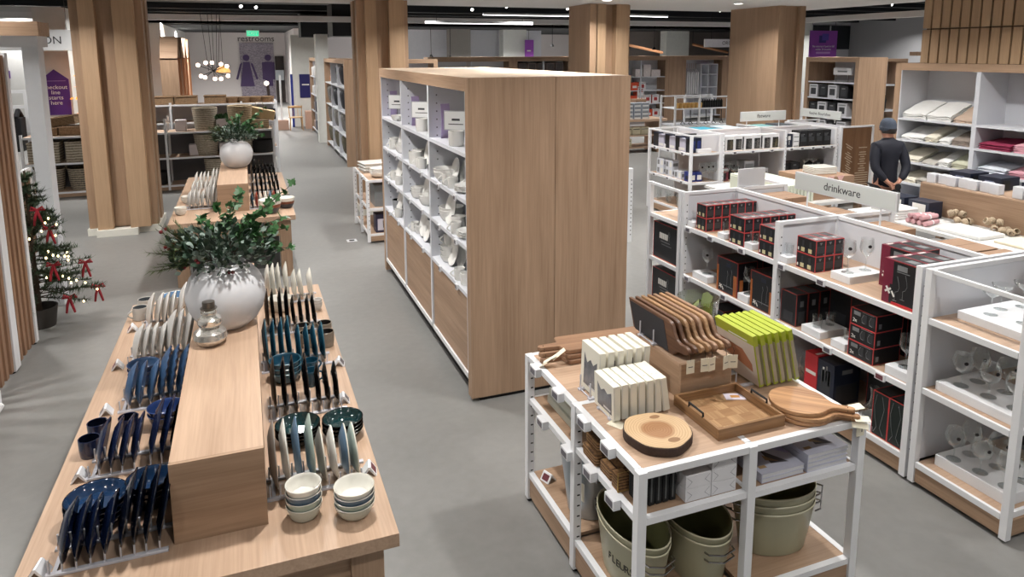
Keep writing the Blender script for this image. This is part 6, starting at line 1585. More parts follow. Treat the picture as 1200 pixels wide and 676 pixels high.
J = [((0, 0, .84), (.185, .135)), ((0, 0, .95), (.178, .132)), ((0, 0, 1.12), (.158, .122)), ((0, -.012, 1.30), (.178, .13)), ((0, -.012, 1.42), (.155, .105)), ((0, -.0, 1.49), (.085, .08)), ((0, .005, 1.535), (.076, .078))]
JE = [(i, i + 1) for i in range(6)]
for s in (-1, 1):
    J.append(((s * .158, -.012, 1.405), (.08, .08))); JE.append((4, len(J) - 1)); J.append(((s * .2, -.06, 1.27), (.066, .07))); JE.append((len(J) - 2, len(J) - 1)); J.append(((s * .215, -.11, 1.13), (.06, .064))); JE.append((len(J) - 2, len(J) - 1))
    J.append(((s * .15, -.16, 1.03), (.052, .052))); JE.append((len(J) - 2, len(J) - 1)); J.append(((s * .092, -.185, .965), (.044, .044))); JE.append((len(J) - 2, len(J) - 1))
skin_mesh('jacket', J, JE, JKT, man)
T = [((0, 0, .93), (.16, .12))]; TE = []
for s in (-1, 1):
    T.append(((s * .092, 0, .82), (.105, .11))); TE.append((0, len(T) - 1)); T.append(((s * .10, .012, .49), (.078, .08))); TE.append((len(T) - 2, len(T) - 1)); T.append(((s * .105, -.015, .10), (.062, .068))); TE.append((len(T) - 2, len(T) - 1))
skin_mesh('trousers', T, TE, TRS, man)
MB().lathe([(.096, -.02), (.105, .0), (.108, .03), (.104, .035), (.102, .07), (.085, .115), (.05, .14), (0, .147)], 28, mi=0, M=tr(-.01, .012, 1.632) @ rotx(8), sx=.93, sy=1.1).build('beanie', BEA, man)
MB().lathe([(.083, -.055), (.097, -.02), (.099, .01), (.0, .02)], 24, M=tr(-.004, -.008, 1.632), sx=.93, sy=1.05).build('hair', HAIR, man)
for s in (-1, 1):
    MB().lathe([(0, 0), (.05, 0), (.056, .02), (.05, .07), (.035, .1), (0, .105)], 20, M=tr(s * .11, .045, 0), sx=.95, sy=2.5).build('shoe', SHO, man)
t = thing('dark_glove', 'dark glove held in the hands behind the back of the person', 'glove', tuple(man.matrix_basis @ Vector((.03, -.255, .9)))); t.rotation_euler = (0, 0, R(-18))
MB().lathe([(0, -.06), (.03, -.05), (.042, -.01), (.035, .03), (0, .045)], 16, sy=.55).build('glove', BLACK, t)
for i in range(4): MB().tube([(-.028 + .018 * i, 0, -.045), (-.03 + .02 * i, -.004, -.085)], .009, 8).build('finger', BLACK, t)
# ------------------------------------------------------------ left edge: slatted screens, portal, little fir tree
SLW = lambda: wood('brown_slat', (160, 124, 98), (120, 90, 68), 'z', 1.0, .5)
def screen(label, y0, y1):
    o = (-1.96, (y0 + y1) / 2, 0); t = thing('slatted_screen', label, 'screen', o)
    for y in (y0, y1): MB(o).box(-2.0, y - .035, .02, -1.93, y + .035, 2.66).build('post', WHITE, t, bevel=.003); MB(o).lathe([(0, 0), (.02, 0), (.02, .02), (0, .02)], 10, (-1.965, y, 0)).build('foot', BLACK, t)
    n = int((y1 - y0 - .09) / .115); st_ = (y1 - y0 - .07) / n
    for i in range(n):
        y = y0 + .035 + st_ * (i + .5); MB(o).box(-1.995, y - .032, .04, -1.935, y + .032, 2.64).build('slat', SLW(), t, bevel=.003)
    for z in (.06, 2.58): MB(o).box(-1.985, y0 + .035, z, -1.975, y1 - .035, z + .05).build('rail', WHITE, t)
screen('slatted brown screen with white posts at the left edge, farther panel', 6.76, 7.33)
screen('slatted brown screen with white posts at the left edge, nearer panel', 5.35, 6.69)
o = (-3.0, 8.45, 0); t = thing('portal_frame', 'white portal frame with an oak beam behind the slatted screens', 'portal', o)
MB(o).box(-2.07, 8.38, 0, -1.93, 8.60, 2.72).build('post', plain('white_portal', (206, 208, 212), .5), t, bevel=.003); MB(o).box(-4.1, 8.38, 0, -3.96, 8.60, 2.72).build('post', plain('white_portal', (206, 208, 212), .5), t)
MB(o).box(-4.1, 8.36, 2.72, -1.92, 8.75, 2.83).build('lintel', plain('white_portal', (206, 208, 212), .5), t); MB(o).box(-4.1, 8.34, 2.83, -1.90, 8.78, 2.97).build('beam', oak('x'), t)
# small panel leaning by the tree
o = (-2.35, 9.1, 0); t = thing('flat_panel', 'low brown panel in a white frame beside the fir tree', 'panel', o, (0, 0, 0))
MB(o).box(-2.42, 8.86, .35, -2.40, 9.5, 1.32).build('panel', FR, t); 
for y in (8.85, 9.5): MB(o).box(-2.43, y - .02, 0, -2.39, y + .02, 1.34).build('post', WHITE, t)
MB(o).box(-2.43, 8.87, 1.32, -2.39, 9.48, 1.35).build('rail', WHITE, t)
# fir tree
o = (-2.02, 7.82, 0); t = thing('christmas_tree', 'small fir tree with red bows and lights beside the white portal', 'christmas tree', o)
NEED = plain('fir_needles', (58, 76, 52), .7, var=.35, vscale=6); rnd = random.Random(21)
nd = MB(); br = MB(); tipsT = []
br.tube([(0, 0, .0), (0, 0, 1.55)], [.03, .008], 8)
for i in range(150):
    z = .28 + 1.22 * rnd.random() ** 1.15; Rr = .52 * (1.55 - z) / 1.25 + .05
    a = rnd.uniform(0, 6.283); L = Rr * rnd.uniform(.75, 1.08); d = Vector((math.cos(a), math.sin(a), -.12 + .25 * rnd.random()))
    b0 = Vector((0, 0, z)); tip = b0 + d * L; br.tube([b0, tip], [.006, .002], 4); tipsT.append(tip)
    for k in range(int(70 + 150 * L)):
        u = rnd.uniform(.15, 1.04); p_ = b0 + d * L * u; dd = (d * .8 + Vector((rnd.uniform(-1, 1), rnd.uniform(-1, 1), rnd.uniform(-.7, .9)))).normalized(); sd = dd.cross(Vector((.2, .3, 1))).normalized() * .0035
        nd.add([p_ - sd * 1.6, p_ + sd * 1.6, p_ + dd * rnd.uniform(.04, .085)], [(0, 1, 2)])
nd.build('needles', NEED, t); br.build('branches', STEMM, t)
MB().lathe([(0, 0), (.13, 0), (.16, .2), (.15, .2), (.12, .02), (0, .02)], 20).build('pot', plain('dark_pot', (60, 56, 52), .7), t)
BOW = plain('red_velvet', (150, 24, 40), .7, var=.2); BULB = plain('warm_bulb', (255, 240, 200), .4, emit=(255, 226, 160), estr=7)
tipsT.sort(key=lambda p_: -(p_.x * .5 - p_.y * .8)); 
for i, p_ in enumerate(tipsT[:44]):
    q = p_ * .93 + Vector((0, 0, .07 * p_.z * 0))
    if i % 6 == 0:
        m = MB(); c = q + Vector((0, -.02, .01))
        for s in (-1, 1):
            m.tube([c, c + Vector((s * .045, -.01, .03)), c + Vector((s * .06, 0, .0)), c], .011, 6); m.tube([c, c + Vector((s * .02, -.015, -.07)), c + Vector((s * .035, 0, -.15))], [.012, .013, .01], 6)
        m.lathe([(0, -.014), (.014, 0), (0, .014)], 8, c); m.build('bow', BOW, t)
    else:
        MB().lathe([(0, -.012), (.009, -.002), (.006, .012), (0, .014)], 8, q).build('light_bulb', BULB, t)
# white curved rack end at the very left
t = thing('rack_base', 'white tubular rack base at the bottom left edge', 'rack', (-1.86, 5.93, 0))
MB().tube([(-.045, -.16, .02), (-.02, -.155, .02), (0, -.13, .02), (0, .08, .02), (-.02, .105, .02), (-.045, .11, .02)], .016, 8).tube([(-.02, .105, .02), (-.03, .14, .12)], .014, 8).build('frame', WHITE, t)

# ------------------------------------------------------------ basket shelving beyond the first column
WV = weave('natural_weave', (196, 176, 146), (118, 96, 72), 34); WV2 = weave('pale_weave', (194, 184, 166), (118, 106, 90), 34); WV3 = weave('brown_weave', (166, 138, 106), (100, 76, 54)); WV4 = weave('black_weave', (44, 42, 42), (20, 20, 20))
BX0, BX1, BY0, BY1 = -3.86, .50, 14.9, 15.5
posts = []; rails = []; boards = []; panels = []; kicks = []
xs_ = (-3.84, -2.66, -1.48, -.30, .48)
for x in xs_:
    for y in (BY0, BY1): posts.append((x, y, .02, 1.2 if x != -1.48 else 1.42, False))
for a, b in zip(xs_[:-1], xs_[1:]):
    for z in (1.15, .66, .12): boards.append((a + .021, BY0 + .02, b - .021, BY1 - .02, z, 'x', 's'))
    kicks.append((a + .021, BY0, .02, b - .021, BY0 + .015, .085)); panels.append((a + .021, BY1 - .012, .12, b - .021, BY1 - .002, 1.12))
gb = gondola('long white shelving of woven baskets beyond the first column', (-1.7, 15.2, 0), posts, rails, [], boards, kicks, [])
for q in panels: MB((-1.7, 15.2, 0)).box(*q).build('back_panel', plain('charcoal_back', (92, 92, 96), .7), gb)
o = (-1.0, 16.65, 0); posts = [(x, y, .02, 1.62, False) for x in (-2.9, -1.5, -.1, .62) for y in (16.4, 16.95)]
boards = [(a + .021, 16.42, b - .021, 16.93, z, 'x', 's') for a, b in ((-2.9, -1.5), (-1.5, -.1), (-.1, .62)) for z in (1.58, 1.2, .6)]
gondola('second white basket shelving standing behind the first', o, posts, [], [(-2.88, 16.93, .3, .6, 16.94, 1.56)], boards, [], [])
def basket_prof(r0, r1, h): return [(0, 0), (r0, 0), (r0 + (r1 - r0) * .6, h * .5), (r1, h), (r1 - .012, h + .008), (r1 - .024, h), (r0 + (r1 - r0) * .6 - .024, h * .5), (r0 - .02, .02), (0, .02)]
def bstock(r0, r1, h, mat, sy=1.0, handles=False):
    def mk():
        t = thing('woven_basket', 'x', 'basket'); MB().lathe(basket_prof(r0, r1, h), 28, sy=sy).build('body', mat, t)
        if handles:
            for s in (-1, 1): MB().tube([(s * r1 * .9, -.05, h * .9), (s * r1 * 1.12, -.03, h + .05), (s * r1 * 1.12, .03, h + .05), (s * r1 * .9, .05, h * .9)], .01, 6).build('handle', mat, t)
        return t
    return Stock(mk)
def rect_basket(w, d, h, mat):
    def mk():
        t = thing('woven_basket', 'x', 'basket'); m = MB(); e = .018
        m.box(-w / 2, -d / 2, 0, w / 2, d / 2, .02).box(-w / 2, -d / 2, .02, -w / 2 + e, d / 2, h).box(w / 2 - e, -d / 2, .02, w / 2, d / 2, h).box(-w / 2 + e, -d / 2, .02, w / 2 - e, -d / 2 + e, h).box(-w / 2 + e, d / 2 - e, .02, w / 2 - e, d / 2, h)
        m.build('body', mat, t, bevel=.006); MB().tube([(-w / 2, -d / 2, h), (w / 2, -d / 2, h), (w / 2, d / 2, h), (-w / 2, d / 2, h), (-w / 2, -d / 2, h)], .014, 6).build('rim', mat, t); return t
    return Stock(mk)
rk1 = rect_basket(.5, .36, .27, WV2); 
for i, x in enumerate((-3.53, -2.93)): rk1.put('pale rectangular basket under the top shelf beside the first column, %s' % ['left', 'right'][i], (x, 15.15, .661), (0, 0, 0), 'pale rectangular baskets', (1, 1, 1.35))
tall = bstock(.19, .235, .44, WV2); pal2 = bstock(.20, .24, .46, WV)
tall.put('tall pale basket on top of the shelving, left of two', (-.78, 15.2, 1.151), (0, 0, 0), 'tall baskets'); pal2.put('tall yellowish basket on top of the shelving, right of two', (-.13, 15.2, 1.151), (0, 0, 1), 'tall baskets')
tall.put('tall pale basket on the middle shelf, left of two', (-.78, 15.15, .661), (0, 0, 0), 'tall baskets', (1, 1, .95)); tall.put('tall pale basket on the middle shelf, right of two', (-.12, 15.15, .661), (0, 0, 0), 'tall baskets', (1, 1, .98))
tall.put('tall pale basket on the base shelf behind the far table', (-.62, 15.15, .121), (0, 0, 0), 'tall baskets', (1, 1, 1.05)); 
strp = bstock(.24, .29, .40, weave('striped_weave', (168, 156, 136), (70, 62, 56), 30), 1, True)
for i, (x, z) in enumerate(((-3.5, .121), (-2.98, .121), (-3.52, .121))):
    if i < 2: strp.put('striped round basket with black handles on the base shelf, %s' % ['left', 'right'][i], (x, 15.18, z), (0, 0, 0), 'striped baskets', (.84, .84, 1))
bb_ = bstock(.2, .23, .24, WV4); bb_.put('black woven basket on the middle shelf near the right end', (.28, 15.15, .661), (0, 0, 0), 'black baskets'); bb_.put('black woven basket on the base shelf near the right end', (.26, 15.15, .121), (0, 0, 0), 'black baskets'); bb_.put('black woven basket on the base shelf by the first column', (-1.72, 15.15, .121), (0, 0, 0), 'black baskets')
low = rect_basket(.34, .26, .17, WV); low.put('low brown basket on the top shelf right end', (.24, 15.15, 1.151), (0, 0, 0), 'low baskets')
BAGK = plain('tan_paper_bag', (206, 180, 140), .8)
o = (.2, 15.3, 1.33); t = thing('shopping_bag', 'tan bag with rope handle on top of the basket shelving', 'bag', (.25, 15.28, 1.345)); MB().prism([(-.27, -.1), (.27, -.1), (.27, .1), (-.27, .1)], 0, .2, M=roty(14)).build('body', BAGK, t, bevel=.02); MB().tube([(-.08, 0, .18), (-.06, 0, .32), (.06, 0, .32), (.1, 0, .16)], .008, 6).build('handle', plain('rope_grey', (170, 168, 160), .8), t)
blb = simple_stock('black_storage_box', .5, .3, .22, plain('black_fabric_box', (20, 21, 24), .8), [(.7, .5, .8, .7, WPR)])
for i, x in enumerate((-.28, .22)): blb.put('black fabric box with white label above the tall baskets, %s' % ['left', 'right'][i], (x - .1, 16.45, 1.201), (0, 0, 0), 'black fabric boxes')
trb = rect_basket(.44, .32, .16, WV3)
for i, x in enumerate((-2.2, -1.66, -1.2, -.62)): trb.put('brown tray basket on the upper back shelf, %s from the left' % ORD[i], (x, 16.66, 1.582), (0, 0, 0), 'brown tray baskets')
lb2 = bstock(.12, .16, .12, WV3)
for i in range(4): lb2.put('small round brown basket on the upper back shelf, %s from the left' % ORD[i], (-.28 + .24 * i, 16.62, 1.582), (0, 0, 0), 'small round baskets')
for i, (x, y, z, a) in enumerate(((-3.05, 15.2, 1.151, 0), (-2.75, 15.25, 1.33, 12), (-3.2, 15.3, 1.33, -8))): trb.put('brown tray basket heaped by the first column, %s' % ['lower', 'upper right', 'upper left'][i], (x, y, z), (0, R(a), R(a)), 'brown tray baskets')
WP = plain('white_planter', (216, 208, 210), .4)
for i, (x, z) in enumerate(((-1.0, .661), (-.475, 1.151), (-1.22, 1.151), (-.45, .661), (-2.5, .121))):
    t = thing('planter', 'small white square planter on the basket shelving, %s' % ['left middle shelf', 'between the two top baskets', 'left of the top baskets', 'between the middle baskets', 'base shelf by the column'][i], 'planter', (x, 15.14, z), group='white square planters')
    MB().prism([(-.1, -.1), (.1, -.1), (.1, .1), (-.1, .1)], 0, .22).build('pot', WP, t, bevel=.01)
    if i in (1,):
        m = MB(); rr = random.Random(2)
        for k in range(40): leaf(m, (rr.uniform(-.08, .08), rr.uniform(-.08, .08), .2), (rr.uniform(-1, 1), rr.uniform(-1, 1), 1), .13, rr)
        m.build('leaves', IVY, t)
br_ = rect_basket(.28, .22, .14, WV3); br_.put('small brown handled basket at the left end of the shelving', (-3.45, 15.2, 1.151), (0, 0, 0)); 
# white frame rack and dark garments behind the left end
o = (-4.1, 16.2, 0); t = thing('garment_rack', 'white frame rack with dark garments behind the left end of the basket shelving', 'rack', (-4.82, 16.4, 0))
for x in (-.75, .75): MB().box(x - .03, -.03, 0, x + .03, .03, 1.95).build('post', WHITE, t)
for z in (1.62, 1.92): MB().box(-.72, -.03, z - .03, .72, .03, z + .03).build('rail', WHITE, t)
for i in range(7):
    t = thing('hanging_garment', 'dark garment hanging on the white frame rack, %s from the left' % ORD[i], 'garment', (-5.42 + .2 * i, 16.4, .75), group='dark hanging garments'); rr = .06
    MB().prism([(-.07, -.2), (.07, -.2), (.08, .2), (-.08, .2)], 0, .66).tube([(0, -.2, .66), (0, 0, .8), (0, .2, .66)], .05, 8).build('cloth', plain('black_knit', (22, 22, 26), .9, var=.3, vscale=30), t, bevel=.02); MB().tube([(0, 0, .8), (0, 0, .86)], .004, 5).build('hook', STEEL, t)
# checkout pillar with purple house-shaped sign
PUR = plain('royal_purple', (84, 44, 128), .5, var=.03)
tag(MB((-3.95, 19.3, 0)).box(-4.42, 19.0, 0, -3.78, 19.6, 3.7).build('white_pillar', plain('pale_pillar', (214, 216, 212), .7), loc=(-3.95, 19.3, 0)), 'pale square pillar carrying the purple checkout sign', 'pillar')
t = thing('checkout_sign', 'purple house-shaped checkout sign on the pale pillar', 'sign', (-4.1, 18.99, 1.25))
MB().add([(-.28, 0, 0), (.28, 0, 0), (.28, 0, .82), (0, 0, 1.05), (-.28, 0, .82), (-.28, -.03, 0), (.28, -.03, 0), (.28, -.03, .82), (0, -.03, 1.05), (-.28, -.03, .82)], [(4, 3, 2, 1, 0), (5, 6, 7, 8, 9), (0, 1, 6, 5), (1, 2, 7, 6), (2, 3, 8, 7), (3, 4, 9, 8), (4, 0, 5, 9)]).build('board', PUR, t)
MB().box(-.22, -.033, .78, .22, -.03, .79).build('line', plain('lilac_line', (170, 140, 200), .5), t)
for i, w_ in enumerate(('checkout', 'line', 'starts', 'here')): text(w_, .13, SIGNW, t, (0, -.033, .64 - .12 * i), (R(90), 0, 0))
t = thing('hanging_sign', 'white hanging sign reading INSPIRATION beside the first column', 'sign', (-4.05, 16.9, 2.72)); MB().box(-.85, -.03, 0, .85, .03, .42).build('board', plain('white_sign', (226, 227, 228), .5), t); text('INSPIRATION', .22, PRINT, t, (-.05, -.032, .2), (R(90), 0, 0))
for x in (-.7, .7): MB().tube([(x, 0, .42), (x, 0, 1.6)], .006, 5).build('cable', STEEL, t)
t = thing('lit_tree', 'golden glowing leaf tree beside the first column', 'tree', (-3.22, 18.2, 0)); rr = random.Random(5); m = MB()
MB().tube([(0, 0, 0), (0, 0, 2.2)], .03, 8).build('trunk', STEMM, t)
for k in range(260):
    z = rr.uniform(1.0, 2.45); r_ = .34 * (1.3 - abs(z - 1.6)) * rr.random(); a = rr.uniform(0, 6.28); leaf(m, (r_ * math.cos(a), r_ * math.sin(a), z), (rr.uniform(-1, 1), rr.uniform(-1, 1), rr.uniform(-.5, 1)), .14, rr)
m.build('glowing_leaves', plain('amber_leaf', (240, 160, 60), .5, emit=(255, 160, 50), estr=1.4), t)
t = thing('wall_plaque', 'small purple plaque on the far left wall', 'sign', (-6.6, 24.47, 1.95)); MB().box(-.22, -.02, 0, .22, 0, .22).build('plaque', PUR, t)

# gabled oak booths along the far left wall
for i in range(4):
    y = 25.2 + 1.55 * i; o = (-2.1, y, 0); t = thing('gabled_booth', 'gabled oak booth along the far left wall, %s from the front' % ORD[i], 'booth', o)
    x0, x1, w_ = -2.5, -1.98, 1.0
    MB(o).box(x0, y - .05, 0, x1, y, 2.5).build('side_wall', oak('z'), t); MB(o).box(x0, y + w_, 0, x1, y + w_ + .05, 2.5).build('side_wall', wood('warm_oak_and_glow', (206, 150, 110), (176, 124, 90), 'z'), t)  # far side and back walls carry the booth's orange inner light as colour
    MB(o).add([(x0, y - .05, 2.5), (x1, y - .05, 2.5), (x1, y + w_ / 2, 3.2), (x0, y + w_ / 2, 3.2), (x0, y - .05, 2.45), (x1, y - .05, 2.45), (x1, y + w_ / 2, 3.15), (x0, y + w_ / 2, 3.15)], [(0, 1, 2, 3), (7, 6, 5, 4), (0, 4, 5, 1), (1, 5, 6, 2), (2, 6, 7, 3), (3, 7, 4, 0)]).build('roof_panel', oak('x'), t)
    MB(o).add([(x0, y + w_ + .05, 2.5), (x1, y + w_ + .05, 2.5), (x1, y + w_ / 2, 3.2), (x0, y + w_ / 2, 3.2), (x0, y + w_ + .05, 2.45), (x1, y + w_ + .05, 2.45), (x1, y + w_ / 2, 3.15), (x0, y + w_ / 2, 3.15)], [(3, 2, 1, 0), (4, 5, 6, 7), (1, 5, 4, 0), (2, 6, 5, 1), (3, 7, 6, 2), (0, 4, 7, 3)]).build('roof_panel', oak('x'), t)
    MB(o).box(x0, y, 0, x0 + .04, y + w_, 2.5).build('back_wall', wood('warm_oak_and_glow', (206, 150, 110), (176, 124, 90), 'z'), t)
# bubble chandelier
t = thing('chandelier', 'black branching chandelier with glowing glass globes', 'chandelier', (-.78, 21.0, 2.16)); GLB = plain('glowing_globe', (255, 226, 208), .3, emit=(255, 214, 190), estr=5)
gl_ = [(-.38, 0, .18), (-.18, -.1, .24), (-.03, .1, .24), (.2, -.05, .2), (.34, .1, .14), (-.33, .1, -.12), (-.22, -.1, -.15), (.02, .08, -.2), (.18, -.05, -.2), (.36, 0, -.12)]
for p_ in gl_:
    MB().tube([(0, 0, .02), p_], .01, 5).build('arm', BLACK, t); MB().lathe([(0, -.055), (.04, -.04), (.055, 0), (.04, .04), (0, .055)], 14, p_).build('globe', GLB, t)
for x in (-.3, -.08, .05, .2, .3): MB().tube([(x * .4, .02 * x, .02), (x * .8, .05, 1.5), (x * .8, .05, 1.82)], .007, 5).build('cord', BLACK, t)
t = thing('pendant_lamp', 'half-round golden pendant shade beside the chandelier', 'lamp', (-.55, 21.5, 2.12)); MB().lathe([(.19, 0), (.18, .07), (.13, .14), (0, .18)], 24).build('shade', plain('gold_shade', (206, 156, 96), .4, emit=(255, 190, 110), estr=.8), t); MB().tube([(0, 0, .18), (0, 0, 1.85)], .006, 5).build('cord', BLACK, t)
# restroom wall
BRK = bpy.data.materials.new('grey_brick'); BRK.use_nodes = True; nt = BRK.node_tree; bk_ = nt.nodes.new('ShaderNodeTexBrick'); tc = nt.nodes.new('ShaderNodeTexCoord'); mp = nt.nodes.new('ShaderNodeMapping'); mp.inputs['Rotation'].default_value = (R(90), 0, 0); bk_.inputs['Scale'].default_value = 7; bk_.inputs['Color1'].default_value = lin((168, 160, 170)); bk_.inputs['Color2'].default_value = lin((128, 120, 134)); bk_.inputs['Mortar'].default_value = lin((60, 56, 66)); nt.links.new(tc.outputs['Object'], mp.inputs[0]); nt.links.new(mp.outputs[0], bk_.inputs['Vector']); nt.links.new(bk_.outputs['Color'], nt.nodes['Principled BSDF'].inputs['Base Color'])
t = thing('restroom_panel', 'grey brick restroom panel with purple figures on the back wall', 'wall panel', (.69, 40.47, 0)); MB().box(-.86, -.06, 0, .86, 0, 3.2).build('brick_panel', BRK, t)
def figure(x, woman):
    m = MB()
    m.lathe([(0, 0), (.17, 0), (.17, .02), (0, .02)], 20, M=tr(x, -.08, 2.42) @ rotx(90))
    P_ = [(-.2, .9), (-.2, 2.2), (.2, 2.2), (.2, .9)] if not woman else [(-.36, .9), (-.16, 2.2), (.16, 2.2), (.36, .9)]
    m.add([(x + a, -.062, b) for a, b in P_] + [(x + a, -.08, b) for a, b in P_], [(3, 2, 1, 0), (4, 5, 6, 7), (0, 1, 5, 4), (2, 3, 7, 6), (1, 2, 6, 5)])
    for s in (-1, 1): m.box(x + s * .26 - .06, -.08, 1.25, x + s * .26 + .06, -.062, 2.18, 0) if not woman else m.add([(x + s * .2, -.07, 2.15), (x + s * .32, -.07, 2.1), (x + s * .56, -.07, 1.3), (x + s * .46, -.07, 1.25)], [(0, 1, 2, 3)])
    m.build('figure', plain('deep_purple', (58, 34, 86), .5), t)
figure(-.55, True); figure(.55, False)
t2 = thing('restrooms_lettering', 'black restrooms lettering above the brick panel', 'sign', (.69, 40.5, 3.42)); text('restrooms', .44, BLACK, t2, (0, -.008, 0), (R(90), 0, 0), ext=.015)
t = thing('exit_sign', 'green lit exit sign hanging before the restroom wall', 'sign', (.46, 34.0, 3.38)); MB().box(-.28, -.04, 0, .28, .04, .3).build('housing', plain('exit_housing', (190, 220, 205), .5), t); MB().box(-.24, -.046, .04, .24, -.04, .26).build('lit_panel', plain('exit_green', (60, 200, 150), .4, emit=(60, 220, 160), estr=1.1), t); text('EXIT', .2, SIGNW, t, (0, -.048, .15), (R(90), 0, 0)); MB().tube([(0, 0, .3), (0, 0, .42)], .02, 6).build('stem', BLACK, t)
struct('door_1', MB().box(1.6, 40.42, 0, 2.05, 40.5, 2.5), plain('dark_doorway', (52, 44, 42), .7))
t = thing('notice_board', 'pale notice in the dark restroom doorway', 'sign', (1.8, 40.38, 1.2)); MB().box(-.22, -.02, 0, .22, .02, .55).build('board', plain('pale_notice', (196, 204, 210), .5), t)
struct('wall_passage', MB().box(2.15, 33.0, 0, 2.6, 40.5, 3.8), WALLP)
tag(MB((2.0, 26.9, 0)).box(1.62, 26.6, 0, 2.62, 27.2, 3.3).build('white_pillar', plain('pale_pillar', (214, 216, 212), .7), loc=(2.0, 26.9, 0)), 'pale square pillar behind the left-hand aisle shelving', 'pillar')
t = thing('blue_poster', 'dark blue poster on the pale pillar by the wooden chair', 'poster', (1.98, 26.6, 1.05)); MB().box(-.13, -.02, 0, .3, 0, .85).build('sheet', plain('navy_poster', (34, 34, 96), .5), t); MB().box(-.05, -.022, .45, .2, -.02, .5).build('print', WPR, t)
t = thing('blue_banner', 'narrow blue banner stripe at the pale pillar edge', 'banner', (1.58, 26.6, .0)); MB().box(-.04, -.02, 0, .04, .02, 1.9).build('sheet', plain('royal_blue_banner', (40, 56, 140), .5), t)
# chairs, plinths, lamps at the end of the aisle
CHW = wood('beech_chair', (212, 176, 130), (180, 142, 98), 'x', 1.0, .45)
def chair(label, x, y, yaw):
    t = thing('wooden_chair', label, 'chair', (x, y, 0), (0, 0, R(yaw)))
    MB().prism([(-.22, -.2), (.22, -.2), (.24, .2), (-.24, .2)], .43, .46).build('seat', CHW, t, bevel=.008)
    for sx_ in (-1, 1):
        MB().tube([(sx_ * .19, -.17, .43), (sx_ * .21, -.2, 0)], [.02, .014], 8).build('leg', CHW, t); MB().tube([(sx_ * .18, .17, .43), (sx_ * .2, .23, 0)], [.02, .014], 8).build('leg', CHW, t); MB().tube([(sx_ * .2, .18, .44), (sx_ * .22, .24, .84)], [.016, .013], 8).build('back_post', CHW, t)
    for k in (-.08, .08): MB().tube([(k, .19, .45), (k, .235, .72)], .01, 6).build('spindle', CHW, t)
    MB().tube([(-.24, .22, .78), (-.1, .26, .79), (.1, .26, .79), (.24, .22, .78)], [.035, .045, .045, .035], 8).build('back_rail', CHW, t)
chair('beech wooden chair at the end of the aisle', 1.6, 25.5, 0)
PLK = plain('blush_plinth', (190, 156, 138), .6)
tag(MB((1.05, 25.9, 0)).box(.62, 25.6, 0, 1.36, 26.2, .34).build('display_plinth', PLK, loc=(1.05, 25.9, 0), bevel=.005), 'low blush plinth left of the wooden chair', 'plinth'); tag(MB((2.2, 25.9, 0)).box(1.95, 25.7, 0, 2.5, 26.2, .62).build('display_plinth', PLK, loc=(2.2, 25.9, 0), bevel=.005), 'taller blush plinth right of the wooden chair', 'plinth')
t = thing('floor_lamp', 'dark floor lamp with two white globes on the low plinth', 'lamp', (.78, 25.9, .34)); MB().tube([(.1, 0, 0), (0, 0, .6), (-.05, 0, 1.25)], [.07, .05, .05], 10).build('stem', plain('dark_bronze', (54, 42, 40), .5), t)
for p_ in ((-.08, -.05, 1.28), (-.2, -.08, .72)): MB().lathe([(0, -.09), (.07, -.05), (.09, 0), (.07, .06), (0, .09)], 14, p_).build('globe', plain('white_globe', (236, 232, 224), .4, emit=(255, 240, 220), estr=1.2), t)
t = thing('slim_pole', 'slim white pole standing on the low plinth', 'pole', (1.15, 25.9, .34)); MB().tube([(0, 0, 0), (0, 0, 1.55)], .035, 8).build('shaft', WHITE, t); MB().lathe([(0, 0), (.12, 0), (.12, .02), (0, .02)], 14).build('foot', WHITE, t)

# ------------------------------------------------------------ aisle shelving facing left, beyond the tall cabinet
def wall_unit(label, x0, x1, y0, y1, H, face, bays_, levels, fill=None, frame=.1):
    """shelving with an oak frame; face '-x' (bays along y) or '-y' (bays along x)"""
    o = ((x0 + x1) / 2, (y0 + y1) / 2, 0); t = thing('framed_shelving', label, 'shelving', o)
    b = MB(o)
    if face == '-x':
        MB(o).box(x0, y0, 0, x1, y0 + frame, H).build('end_panel', oak('z'), t); MB(o).box(x0, y1 - frame, 0, x1, y1, H).build('end_panel', oak('z'), t); MB(o).box(x0, y0 + frame, H - frame, x1, y1 - frame, H).build('top_panel', oak('y'), t)
        MB(o).box(x1 - .03, y0 + frame, .05, x1 - .01, y1 - frame, H - frame).build('back_panel', PANEL, t)
        es = [y0 + frame + (y1 - y0 - 2 * frame) * i / bays_ for i in range(bays_ + 1)]
        for i, e in enumerate(es[1:-1]): MB(o).box(x0 + .01, e - .02, .05, x1 - .03, e + .02, H - frame).build('divider', PANEL, t)
        for z in levels: MB(o).box(x0 + .01, y0 + frame, z - .03, x1 - .03, y1 - frame, z).build('shelf', PANEL, t)
    else:
        MB(o).box(x0, y0, 0, x0 + frame, y1, H).build('end_panel', oak('z'), t); MB(o).box(x1 - frame, y0, 0, x1, y1, H).build('end_panel', oak('z'), t); MB(o).box(x0 + frame, y0, H - frame, x1 - frame, y1, H).build('top_panel', oak('x'), t)
        MB(o).box(x0 + frame, y1 - .03, .05, x1 - frame, y1 - .01, H - frame).build('back_panel', PANEL, t)
        es = [x0 + frame + (x1 - x0 - 2 * frame) * i / bays_ for i in range(bays_ + 1)]
        for e in es[1:-1]: MB(o).box(e - .025, y0 + .01, .05, e + .025, y1 - .03, H - frame).build('divider', PANEL, t)
        for z in levels: MB(o).box(x0 + frame, y0 + .01, z - .03, x1 - frame, y1 - .03, z).build('shelf', PANEL, t)
    return t
